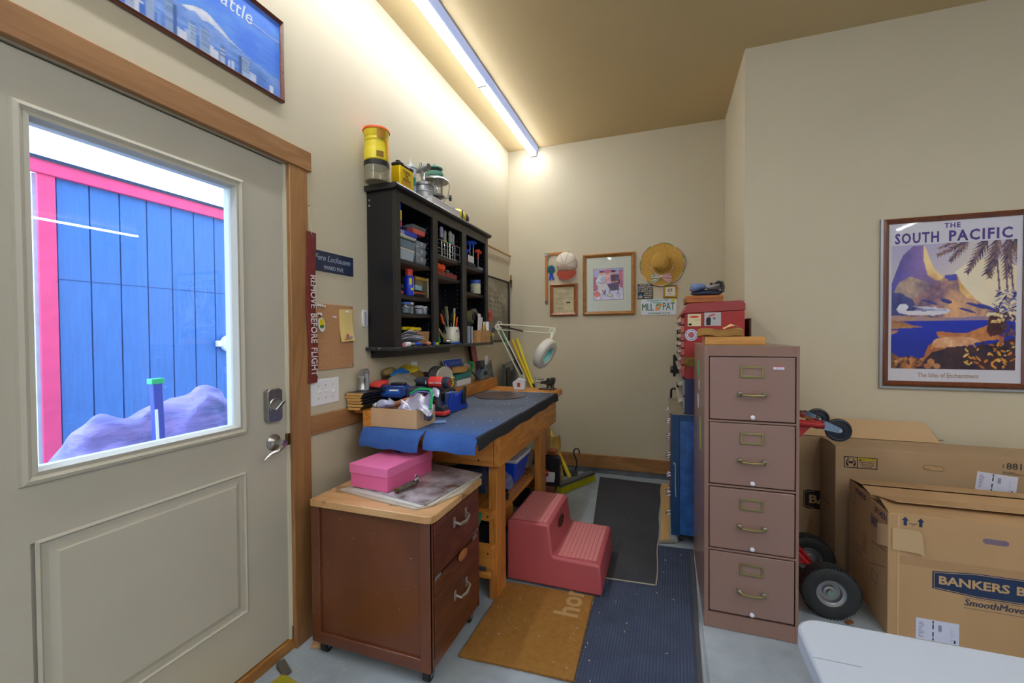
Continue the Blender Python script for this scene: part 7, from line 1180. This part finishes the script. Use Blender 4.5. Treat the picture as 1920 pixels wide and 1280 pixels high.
# blue roller cabinet and chests
BC = P('blue mottled enamel', '#26508f', .3, vs=14, col2='#3c74c4', coat=.2); BCS = P('blue frame enamel', '#234a78', .35, var=.15, vs=8); LWD = P('worn maple board', '#9b8f78', .6, vs=6, col2='#7c7060')
t = thing('roller_cabinet', 'blue steel roller cabinet with ring pulls behind the file cabinet', 'tool cabinet', (.27, 3.37, 0)); box(.062, .505, 3.004, 3.74, .062, .846).build('carcass', BC, t, bev=.004); box(.042, .095, 3.0, 3.02, .055, .850).build('corner_strip', BCS, t, bev=.002); box(.0955, .505, 2.998, 3.004, .810, .850).build('top_band', BCS, t, bev=.001)
box(.030, .130, 3.03, 3.74, .8505, .8525).build('top_lining', LWD, t); box(.045, .505, 3.0, 3.745, .8465, .851).build('top_panel', LWD, t, bev=.001)
zz_ = [.835, .745, .630, .480, .345, .215, .085]
for k in range(6):
    d = box(.040, .060, 3.025, 3.735, zz_[k+1]+.006, zz_[k]-.006).build('drawer', P('purple-grey drawer front', '#4c4058', .4), t, bev=.002); zc = (zz_[k]+zz_[k+1])/2
    for yy in (3.14, 3.60): MB().tube([(.040, yy-.03, zc), (.018, yy-.03, zc-.008), (.014, yy, zc-.010), (.018, yy+.03, zc-.008), (.040, yy+.03, zc)], .0045, 8).build('ring_pull', P('pink chrome', '#b0a0a8', .2, .9), d)
for x in (.10, .45):
    for y in (3.06, 3.68): c = MB().cyl((x-.012, y, .027), (x+.012, y, .027), .027, n=18).build('caster_wheel', P('black rubber', '#1c1c1e', .6), t); box(x-.02, x+.02, y-.02, y+.02, .0545, .0618).build('caster_plate', BCS, c)
MB().tube([(.067, 2.9995, .52), (.068, 2.9992, .50), (.0675, 2.9992, .40), (.070, 2.9995, .31)], .0018, 5).build('paint_scratch', WHT, t)
text('cabinet_badge', '*', .04, (.062, 2.999, .52), 'back', WHT, t)
t = thing('middle_tool_chest', 'navy-sided steel chest with wide silver drawer pulls on the roller cabinet', 'tool chest', (.31, 3.35, .853)); box(.128, .500, 3.006, 3.70, .853, 1.082).build('carcass', P('navy enamel', '#2b3560', .35), t, bev=.002)
for a, b in ((.862, .965), (.972, 1.075)): 
    d = box(.112, .127, 3.012, 3.695, a, b).build('drawer', P('silver grey drawer', '#8f9290', .35, .4), t, bev=.002); MB().prism([(.112, b-.012), (.088, b-.018), (.084, b-.038), (.092, b-.042), (.112, b-.034)], 'y', 3.05, 3.66).build('pull', P('pale alloy', '#c4bfb4', .3, .6), d)
RC = P('red tool chest enamel', '#a62c30', .32, var=.05, vs=3, coat=.25, speck=('#d8b0b0', 45, .75)); RCS = P('worn red drawer', '#b25a52', .4, var=.1, vs=14)
t = thing('red_tool_chest', 'red steel tool chest with a rounded lid on top of the navy chest', 'tool chest', (.29, 3.35, 1.083)); m = MB(); m.prism([(.126, 1.084), (.470, 1.084), (.470, 1.520), (.126, 1.505)], 'y', 3.004, 3.70); m.build('carcass', RC, t, bev=.002)
m = MB(); m.prism([(.092, 1.500), (.122, 1.532), (.132, 1.560), (.150, 1.570), (.440, 1.582), (.462, 1.578), (.4735, 1.560), (.4735, 1.522), (.124, 1.507), (.096, 1.488)], 'y', 3.0, 3.704); m.build('lid', P('dull red lid', '#9c3a3e', .4, coat=.2), t, bev=.003)
zs_ = [1.478, 1.432, 1.380, 1.330, 1.282, 1.232, 1.172, 1.092]
for k in range(7):
    d = box(.102, .125, 3.012, 3.695, zs_[k+1]+.004, zs_[k]-.004).build('drawer', RCS, t, bev=.002); MB().prism([(.102, zs_[k]-.010), (.086, zs_[k]-.014), (.084, zs_[k]-.028), (.102, zs_[k]-.024)], 'y', 3.03, 3.68).build('drawer_pull', P('pale alloy', '#c4bfb4', .3, .6), d)
def stk(nm, x0, x1, z0, z1, mt): return box(x0, x1, 3.0028, 3.0042, z0, z1).build(nm, mt, t)
stk('cream_decal', .142, .220, 1.424, 1.502, P('cream decal', '#d9cfa6', .5)); MB().ball((.181, 3.0026, 1.484), (.028, .0008, .007), 14, 6).build('decal_red_car', RED, t); text('decal_lettering', 'AUTO', .010, (.200, 3.0024, 1.463), 'back', RED, t, sx=1.2); stk('decal_black_mark', .148, .165, 1.430, 1.440, INK)
stk('grey_photo_decal', .240, .336, 1.425, 1.510, P('grey decal', '#b9b6bd', .5)); MB().prism([(.252, 1.430), (.276, 1.430), (.278, 1.470), (.272, 1.480), (.256, 1.478), (.250, 1.465)], 'y', 3.0015, 3.0027).build('decal_dark_figure', INK, t); MB(TR((.282, 3.0022, 1.492), 0, 0, -.35)).box(-.020, .020, -.0006, .0006, -.004, .004).build('decal_red_mark', RED, t); MB().ball((.298, 3.0026, 1.472), (.008, .0008, .007), 10, 5).build('decal_small_figure', P('decal grey ink', '#6c6a74', .5), t)
dc = Vector((.163, 3.002, 1.368)); m = MB(); m.cyl(dc, dc+Vector((0, .0015, 0)), .038, n=36); m.build('round_decal', P('decal white', '#e0e2ee', .5), t); m = MB(); m.cyl(dc+Vector((0, -.0006, 0)), dc, .020, n=28); m.build('round_decal_centre', P('decal brick', '#b0646c', .5), t)
for k in range(20): a = 2*PI*k/20; MB(TR(dc+Vector((math.cos(a)*.030, -.0004, math.sin(a)*.030)), 0, 0, -a+PI/2)).box(-.0022, .0022, -.0004, .0004, -.0045, .0045).build('decal_tick', P('decal navy', '#243a8c', .5), t)
MB().tube([(.10, 3.02, 1.488), (.08, 3.01, 1.470), (.068, 3.0, 1.452)], .0015, 5).build('red_wire_end', RED, t); MB(TR((.150, 2.998, 1.195), .1)).box(-.028, .030, -.004, .002, -.030, .030).build('black_yellow_pouch', P('black pouch with yellow print', '#18191c', .6, vs=45, col2='#b08c2c'), label='black and yellow patterned card hanging on the side of the red chest', cat='card', bev=.001)
t = thing('wooden_case', 'orange wooden case lying on the red tool chest', 'case', (.26, 3.33, 1.583)); box(.135, .372, 3.19, 3.50, 1.588, 1.634).build('case', wood('orange plywood', '#9c5420', '#bf7634', 'x', 4), t, bev=.003); box(.1345, .3725, 3.189, 3.501, 1.612, 1.6135).build('lid_seam', INK, t)
t = thing('folded_blue_tarp', 'folded dark blue and grey gear bag on top of the orange wooden case', 'bag', (.28, 3.25, 1.635)); cloth((.275, 3.27, 1.652), (.10, .085, .022), .012, 14, 51).build('dark_layer', P('navy nylon', '#262e44', .5), t); cloth((.215, 3.25, 1.690), (.052, .07, .026), .018, 20, 52).build('denim_layer', P('pale denim', '#7f96c4', .8, vs=30, col2='#5a6fa0'), t); cloth((.315, 3.25, 1.698), (.060, .06, .026), .022, 16, 53).build('grey_layer', P('grey rubberised cloth', '#8f8a8c', .6), t)
MB().tube([(.31, 3.22, 1.700), (.340, 3.21, 1.722), (.362, 3.21, 1.716), (.370, 3.21, 1.69), (.368, 3.20, 1.655)], [.008, .012, .014, .012, .010], 8).build('black_strap', BLK, t); MB().ball((.300, 3.21, 1.712), .009, 10, 6).build('valve', BLK, t)
t = thing('black_stand', 'slim black metal upright with a clamp knob behind the tool chests', 'stand', (.10, 3.72, .853)); box(.094, .122, 3.712, 3.738, .853, 1.405).build('upright', BLK, t, bev=.002); box(.066, .094, 3.710, 3.738, 1.03, 1.205).build('slider', BLK, t, bev=.003); MB().cyl((.066, 3.724, 1.085), (.045, 3.724, 1.085), .030, .026).build('knob', BLK, t); MB().tube([(.094, 3.724, .93), (.060, 3.724, .93), (.052, 3.724, .92), (.050, 3.724, .855)], .009, 8).build('foot_bar', BLK, t)

# ================================================================== hand truck
TRD = P('red truck enamel', '#b8202a', .3, coat=.3); RUB = P('black tyre rubber', '#26282c', .65, bump=.2, bs=60); t = thing('hand_truck', 'red hand truck standing upright behind the file cabinet, wheels showing', 'hand truck', (.70, 2.65, 0))
for y in (2.475, 2.81):
    w = MB().ring([(.062, -.036), (.075, -.040), (.105, -.043), (.119, -.036), (.1245, -.018), (.1255, 0), (.1245, .018), (.119, .036), (.105, .043), (.075, .040), (.062, .036)], (.755, y, .1262), (0, 1, 0), 48).build('tyre', RUB, t)
    m = MB()
    for k in range(56): a = 2*PI*k/56; M_ = Matrix.Translation((.755, y, .1262)) @ Matrix.Rotation(-a, 4, 'Y'); mm = MB(M_); mm.box(.1185, .1262, -.038, -.012, -.0018, .0018); k0 = len(m.v); m.v += mm.v; m.f += [tuple(i+k0 for i in f) for f in mm.f]
    m.build('tread_blocks', RUB, w, kind='stuff'); MB().ring([(.062, .0), (.064, .003), (.058, .004), (.047, .010), (.044, .030), (.030, .032), (.027, .020), (.018, .017), (.016, .006), (.010, .005), (.010, .045), (.058, .048)], (.755, y-.040, .1262), (0, 1, 0), 32).build('rim', P('galvanised rim', '#a3a4aa', .3, .85), w); MB().cyl((.755, y-.030, .1262), (.755, y+.03, .1262), .0095, n=12).build('hub', P('oily hub', '#5a5646', .4, .6), w)
    MB().cyl((.755, y-.036, .1262), (.755, y-.028, .1262), .016, .016, 16).build('hub_ring', P('greenish cap', '#7c948c', .4, .4), w)
MB().cyl((.755, 2.515, .1262), (.755, 2.77, .1262), .010).build('axle', STEEL, t)
for y in (2.535, 2.745):
    MB().tube([(.606, y, .02), (.606, y, 1.06), (.606, y+(.02 if y < 2.6 else -.02), 1.10)], .015, 10).build('upright_tube', TRD, t); MB().tube([(.606, y, .30), (.755, y, .13)], .010, 8).build('wheel_brace', TRD, t); MB().tube([(.606, y, .10), (.745, y, .126)], .010, 8).build('wheel_brace', TRD, t)
for z in (.25, .55, .80): MB().cyl((.606, 2.535, z), (.606, 2.745, z), .011).build('cross_tube', TRD, t)
MB().cyl((.606, 2.555, 1.10), (.606, 2.725, 1.10), .015).build('cross_tube', TRD, t); box(.585, .60, 2.50, 2.78, .002, .20).build('toe_plate', TRD, t, bev=.002)
CWH = P('dark navy caster', '#191d30', .35)
for y, s_ in ((2.50, -1), (2.80, 1)):
    ya = 2.525 if s_ < 0 else 2.765; MB().cyl((.600, ya, .928), (.738, y+.004*s_, .926), .017, n=14).build('caster_arm', TRD, t); MB().lathe([(.0205, 0), (.0205, .012)], (.725, y, .926), (1, 0, 0), 16).build('end_cap', P('dark red cap', '#8a1c24', .4), t)
    MB().prism([(.600, .914), (.695, .914), (.600, .805)], 'y', ya-.004, ya+.004).build('gusset', TRD, t)
    c = MB().lathe([(.020, -.011), (.022, -.013), (.042, -.010), (.046, -.013), (.054, -.011), (.0565, 0), (.054, .011), (.046, .013), (.042, .010), (.022, .013), (.020, .011)], (.797, y, .905), (0, 1, 0), 36).build('caster_wheel', CWH, t)
    for k in (-1, 1): mm = MB(); mm.prism([(.735, .945), (.748, .945), (.806, .916), (.810, .905), (.806, .896), (.795, .893), (.735, .905)], 'y', y+k*.016-.0015, y+k*.016+.0015); mm.build('fork_plate', P('zinc plate', '#8fa6c4', .25, .9), c)
    MB().cyl((.800, y-.021, .905), (.800, y+.021, .905), .007, n=12).build('axle_bolt', CHROME, c)
m = MB(); m.prism([(.600, .985), (.612, .985), (.735, .942), (.730, .930), (.600, .965)], 'y', 2.54, 2.548); m.build('folding_bracket', P('dark red cap', '#8a1c24', .4), t); m = MB(); m.prism([(.665, .962), (.705, .950), (.705, .938), (.665, .948)], 'y', 2.538, 2.540); m.build('worn_sticker', P('amber sticker', '#8a6838', .6), t)
for x, z in ((.655, .978), (.725, .955)): MB().cyl((x, 2.53, z), (x, 2.56, z), .006, n=8).build('bracket_bolt', P('worn brass', '#6d6040', .35, 1), t)

# ================================================================== cardboard boxes
CBX = P('corrugated card', '#ba976e', .75, vs=2.2, col2='#b08c62', bump=.12, bs=50, stretch=(1, 1, .3)); CBX2 = P('greyer corrugated card', '#ad9272', .75, vs=2.2, col2='#a38869', bump=.12, bs=50, stretch=(1, 1, .3)); CBE = P('card edge', '#8a6a48', .8); NAV = P('navy print', '#1d3157', .6); LBL = P('shipping label', '#cfd4ec', .5); TANP = P('card coloured lettering', '#bd9c72', .7)
def carton(name, lab, x0, x1, y0, y1, z1, mt, top=True):
    t = thing(name, lab, 'cardboard box', ((x0+x1)/2, (y0+y1)/2, 0)); k = .004
    for a in ((x0, x1, y0, y0+k), (x0, x1, y1-k, y1), (x0, x0+k, y0+k, y1-k), (x1-k, x1, y0+k, y1-k)): box(*a, .001, z1).build('side_panel', mt, t, bev=.0015)
    return t
def flap_(t, pts, mt, th=.004): 
    m = MB(); a, b, c_, d = [Vector(p) for p in pts]; n = (b-a).cross(d-a).normalized()*th; m.add([a, b, c_, d, a+n, b+n, c_+n, d+n], [(0,1,2,3),(4,5,6,7),(0,1,5,4),(1,2,6,5),(2,3,7,6),(3,0,4,7)]); m.build('top_flap', mt, t, smooth=False)
# A front, B second, C tall, D flat against wall
t = carton('moving_carton', 'front brown moving carton with a navy oval print, nearest the white table', .958, 2.06, 2.400, 2.588, .560, CBX); A_ = t
flap_(t, [(.960, 2.402, .560), (2.058, 2.402, .560), (2.055, 2.555, .574), (.985, 2.555, .572)], CBX); flap_(t, [(.962, 2.585, .5605), (1.03, 2.50, .566), (1.03, 2.57, .566), (.962, 2.588, .562)], CBE)
yq = 2.3995
for x in (1.020, 1.075): MB().prism([(x-.006, .512), (x+.006, .512), (x+.006, .535), (x+.013, .535), (x, .551), (x-.013, .535), (x-.006, .535)], 'y', yq-.0006, yq).build('arrow_print', NAV, t)
text('carton_lettering', 'THIS SIDE', .007, (1.048, yq, .523), 'back', NAV, t); text('carton_lettering', 'UP', .007, (1.048, yq, .515), 'back', NAV, t)
m = MB(); m.prism([(1.118, .247), (1.118, .323), (1.27, .338), (1.55, .338), (1.70, .323), (1.70, .247), (1.55, .232), (1.27, .232)], 'y', yq-.0005, yq); m.build('logo_shape', NAV, t)
lo = [(1.124, .252), (1.124, .318), (1.27, .333), (1.55, .333), (1.694, .318), (1.694, .252), (1.55, .237), (1.27, .237)]
for i in range(8): a, b = lo[i], lo[(i+1) % 8]; MB().tube([(a[0], yq-.0006, a[1]), (b[0], yq-.0006, b[1])], .0011, 4).build('logo_outline', TANP, t)
text('logo_lettering', 'BANKERS', .050, (1.257, yq-.0005, .286), 'back', TANP, t, wd=.236, off=.0015, ex=.0008); text('logo_lettering', 'BOX', .050, (1.455, yq-.0005, .286), 'back', TANP, t, wd=.120, off=.0015, ex=.0008)
text('logo_lettering', 'SmoothMove', .040, (1.325, yq, .205), 'back', P('grey navy print', '#3c3c50', .6), t, wd=.196, shear=.2, off=.0008); 
for z in (.226, .182): MB().tube([(1.228, yq, z), (1.50, yq, z-.002)], .0009, 4).build('logo_rule', P('grey navy print', '#3c3c50', .6), t)
m = MB(); m.prism([(1.288, .478), (1.296, .472), (1.362, .470), (1.371, .476), (1.372, .486), (1.364, .493), (1.296, .495), (1.287, .489)], 'y', yq-.0006, yq+.001); m.build('hand_hole', P('hole shade', '#75657c', .8), t)
def shiplabel(t, x0, z0, w, h, y, rz=0):
    M_ = Matrix.Translation((x0, y, z0)) @ Matrix.Rotation(rz, 4, 'Y'); b = MB(M_).box(0, w, -.0008, .0006, 0, h).build('shipping_label', LBL, t); random.seed(int(x0*100))
    m = MB(M_)
    for i in range(9): 
        zz = h*(.12+.085*i); m.box(w*.06, w*.06+w*(.05+.10*random.random()), -.0011, -.0008, zz, zz+h*.03)
        m.box(w*.80, w*.80+w*.08*random.random()+.002, -.0011, -.0008, zz, zz+h*.012)
    for i in range(14): m.box(w*.52, w*.60, -.0011, -.0008, h*(.50+.022*i), h*(.50+.022*i)+h*.009*(1+i % 2))
    m.build('label_print', P('soft label ink', '#6a6f92', .6), t, kind='stuff', smooth=False); m = MB(M_)
    for a, b_ in ((.04, .16), (.22, .44), (.58, .80), (.84, .97)): m.box(w*.385, w*.415, -.0012, -.0008, h*a, h*b_)
    m.build('label_bar', INK, t, kind='stuff', smooth=False); MB(M_).box(w*.88, w*.92, -.0012, -.0008, h*.06, h*.20).build('label_badge', INK, t)
shiplabel(t, 1.062, .010, .150, .094, yq)
m = MB(); m.surf(lambda u, v: (.972+.108*u-.006*v*u, yq-.004-.020*u*u*(1-.3*v), .398+.100*v-.012*(u > .9)), 8, 4, (0, -.001, 0)); m.build('torn_tape', P('tan paper tape', '#bfa27c', .7), t); MB().surf(lambda u, v: (.957-.016*math.sin(u*1.5), yq+.002+.06*u, .405+.10*v-.015*u), 5, 3, (.001, 0, 0)).build('torn_tape', P('tan paper tape', '#bfa27c', .7), t)
MB().box(.996, 2.05, yq-.0004, yq, .335, .372).build('clear_tape', P('glossy tape on card', '#b08c66', .18), t); MB().box(.992, 1.000, yq-.0012, yq, .01, .555).build('corner_crease', P('pale card crease', '#c6a27a', .8), t, bev=.0005)
xl = .9575
Mx = Matrix(((0, 0, -1, 0), (-1, 0, 0, 0), (0, 1, 0, 0), (0, 0, 0, 1)))
text('side_lettering', '7714211', .040, (xl-.0004, 2.470, .525), Mx, NAV, t, sx=.9); text('side_lettering', '7714210', .040, (xl+.0066, 2.715, .535), Mx, NAV, t, sx=.9)
def sq(t, x, y0, y1, z0, z1, nm='print_rule'):
    for a in ((y0, y1, z0, z0+.002), (y0, y1, z1-.002, z1), (y0, y0+.002, z0, z1), (y1-.002, y1, z0, z1)): box(x-.0005, x, *a).build(nm, NAV, t)
sq(t, xl, 2.50, 2.575, .440, .495); sq(t, xl, 2.50, 2.56, .175, .225)
for a, b in (((2.42, .30), (2.585, .24)), ((2.42, .375), (2.56, .36))): MB().tube([(xl-.0004, a[0], a[1]), (xl-.0004, b[0], b[1])], .001, 4).build('print_rule', NAV, t)
for k in range(7): box(xl-.0005, xl, 2.507+.009*k, 2.511+.009*k, .447, .485).build('bar_code', NAV, t)
t = carton('second_carton', 'second moving carton from the front, its top flaps bowed open', .966, 2.08, 2.594, 2.860, .568, CBX)
flap_(t, [(.968, 2.596, .569), (2.078, 2.596, .569), (2.075, 2.72, .578), (.975, 2.72, .578)], CBX); flap_(t, [(.968, 2.858, .569), (.972, 2.735, .583), (2.078, 2.735, .583), (2.078, 2.858, .569)], CBX); flap_(A_, [(1.02, 2.48, .588), (2.05, 2.48, .590), (2.05, 2.592, .576), (.972, 2.592, .576)], CBX)
sq(t, .9655, 2.78, 2.84, .455, .50); sq(t, .9655, 2.70, 2.76, .22, .26); box(.965, .9657, 2.64, 2.68, .25, .36).build('clear_tape', P('glossy tape on card', '#b08c66', .18), t)
t = carton('tall_carton', 'tall brown carton with a black and yellow caution label', .926, 2.10, 2.940, 3.195, .722, CBX2); y = 2.9395
flap_(t, [(.928, 2.942, .722), (2.098, 2.942, .722), (2.098, 3.066, .726), (.932, 3.066, .726)], CBX2); flap_(t, [(.928, 3.193, .722), (.932, 3.069, .726), (2.098, 3.069, .726), (2.098, 3.193, .722)], CBX2)
KL = P('caution black', '#1d1a18', .6)
cx0, cx1, cz0, cz1 = .966, 1.122, .610, .674
for a in ((cx0, cx1, cz0, cz0+.004), (cx0, cx1, cz1-.004, cz1), (cx0, cx0+.004, cz0, cz1), (cx1-.004, cx1, cz0, cz1), (cx0+.062, cx0+.066, cz0, cz1), (cx0+.064, cx1, cz1-.020, cz1-.018)): box(a[0], a[1], y-.0006, y, a[2], a[3]).build('label_border', KL, t)
box(cx0+.066, cx1-.004, y-.0005, y, cz1-.018, cz1-.004).build('yellow_strip', P('caution yellow', '#c9b01c', .6), t); text('caution_lettering', 'CAUTION', .013, (cx0+.112, y-.0006, cz1-.011), 'back', KL, t, sx=1.1); MB().prism([(cx0+.070, cz1-.017), (cx0+.082, cz1-.017), (cx0+.076, cz1-.006)], 'y', y-.0009, y-.0005).build('warning_triangle', KL, t)
for k, w in enumerate(('Heavy Object', '2 Person Lift', 'Required')): text('caution_lettering', w, .0125, (cx0+.109, y, cz0+.036-.0125*k), 'back', KL, t)
for s_ in (-1, 1):
    px = cx0+.033+s_*.013; MB().tube([(px+s_*.006, y-.0006, cz0+.014), (px+s_*.008, y-.0006, cz0+.030), (px+s_*.003, y-.0006, cz0+.044), (px-s_*.006, y-.0006, cz0+.036)], .0024, 6).build('lifting_figure', KL, t); MB().tube([(px+s_*.007, y-.0006, cz0+.028), (px+s_*.001, y-.0006, cz0+.020), (px+s_*.002, y-.0006, cz0+.010)], .0020, 6).build('lifting_figure', KL, t); MB().cyl((px, y-.0008, cz0+.051), (px, y, cz0+.051), .0036, n=10).build('lifting_figure', KL, t)
box(cx0+.023, cx0+.043, y-.0007, y, cz0+.026, cz0+.038).build('lifted_box', KL, t)
MB().prism([(1.326, .640), (1.334, .633), (1.402, .630), (1.412, .636), (1.414, .646), (1.405, .654), (1.334, .658), (1.325, .650)], 'y', y-.0012, y-.0002).build('hand_hole_flap', P('pale punched card', '#b3946c', .75), t, bev=.0005); MB().tube([(1.325, y-.001, .641), (1.355, y-.001, .640)], .0016, 5).build('hole_slit', CBE, t); MB().tube([(1.326, y-.0008, .640), (1.334, y-.0008, .633), (1.402, y-.0008, .630), (1.412, y-.0008, .636), (1.414, y-.0008, .646), (1.405, y-.0008, .654), (1.334, y-.0008, .658), (1.325, y-.0008, .650)], .0013, 4, True).build('hole_outline', P('shadowed card cut', '#5e452c', .8), t)
text('number_lettering', '881723', .046, (1.665, y, .682), 'back', P('faded dark print', '#3f3a3a', .6), t, ax='LEFT', off=.0006); text('number_lettering', 'ITEM', .010, (1.655, y, .682), Matrix.Rotation(0, 4, 'Z') @ ORI['back'] @ Matrix.Rotation(PI/2, 4, 'Z'), P('faded dark print', '#3f3a3a', .6), t)
for k in range(3): box(1.65, 1.70+.02*k, y-.0005, y, .652-.006*k, .654-.006*k).build('small_print', P('faded dark print', '#3f3a3a', .6), t)
shiplabel(t, 1.542, .552, .162, .094, y, .10); text('side_lettering', '(recycle)', .030, (.9255, 3.08, .36), Mx, CBE, t)
t = thing('flat_carton', 'brown carton standing flat against the wall behind the hand truck', 'cardboard box', (1.0, 3.25, 0)); box(.55, 1.50, 3.205, 3.211, .001, .722).build('front_panel', CBX2, t, bev=.001); box(.56, 1.50, 3.270, 3.276, .001, .722).build('back_panel', CBX2, t, bev=.001); box(1.494, 1.50, 3.211, 3.270, .001, .722).build('side_panel', CBX2, t)
flap_(t, [(.60, 3.212, .724), (1.525, 3.212, .724), (1.478, 3.275, .830), (.60, 3.275, .836)], P('paler card flap', '#c2a27a', .75)); flap_(t, [(1.50, 3.23, .724), (1.56, 3.25, .735), (1.56, 3.27, .73), (1.50, 3.27, .724)], CBE)
MB().prism([(.838, .268), (.838, .368), (.86, .378), (1.20, .378), (1.20, .258), (.86, .258)], 'y', 3.2043, 3.205).build('logo_shape', P('black print', '#201d1f', .6), t); text('logo_lettering', 'BA', .074, (.866, 3.2043, .318), 'back', TANP, t, ax='LEFT', sx=1.15, off=.002, ex=.0008)
for a, b in (((.844, .274), (.844, .362)), ((.844, .362), (.90, .374)), ((.844, .274), (.90, .263))): MB().tube([(a[0], 3.2042, a[1]), (b[0], 3.2042, b[1])], .0016, 4).build('logo_outline', TANP, t)
MB().surf(lambda u, v: (.870+.04*u, 3.195-.02*u-.01*math.sin(v*8), .02+.19*v*(1-.4*u)), 4, 8, (0, .003, 0)).build('torn_flap', KRAFT, t)
crumple(MB(TR((.825, 2.435, .004), .6)).box(-.018, .018, -.012, .012, 0, .010), .008, 40, 6).build('dry_leaf', P('dry brown leaf', '#8a5228', .7), label='small dry brown leaf beside the hand truck tyre', cat='leaf')
# ================================================================== white table corner
t = thing('folding_table', 'white plastic folding table corner in the lower right foreground', 'table', (1.2, .75, 0)); WT = P('white moulded table', '#b7c0d0', .38, bump=.05, bs=250); r = .055; X0, X1, Y0_, Y1_ = .277, 2.10, .38, 1.142; pts = []
for cx, cy, a0 in ((X1-r, Y1_-r, 0), (X0+r, Y1_-r, PI/2), (X0+r, Y0_+r, PI), (X1-r, Y0_+r, 3*PI/2)):
    for k in range(9): a = a0+PI/2*k/8; pts.append((cx+math.cos(a)*r, cy+math.sin(a)*r))
m = MB().prism(pts, 'z', .688, .732); m.build('table_top', WT, t, bev=.006); box(X0+.004, X0+.085, 1.0035, 1.0055, .7321, .7325).build('seam_line', P('grey seam', '#8f93a4', .6), t)
for x in (.42, 1.95): 
    for y in (.48, 1.04): MB().cyl((x, y, 0), (x, y, .687), .014, n=12).build('leg', P('grey table leg', '#77797e', .4, .5), t)
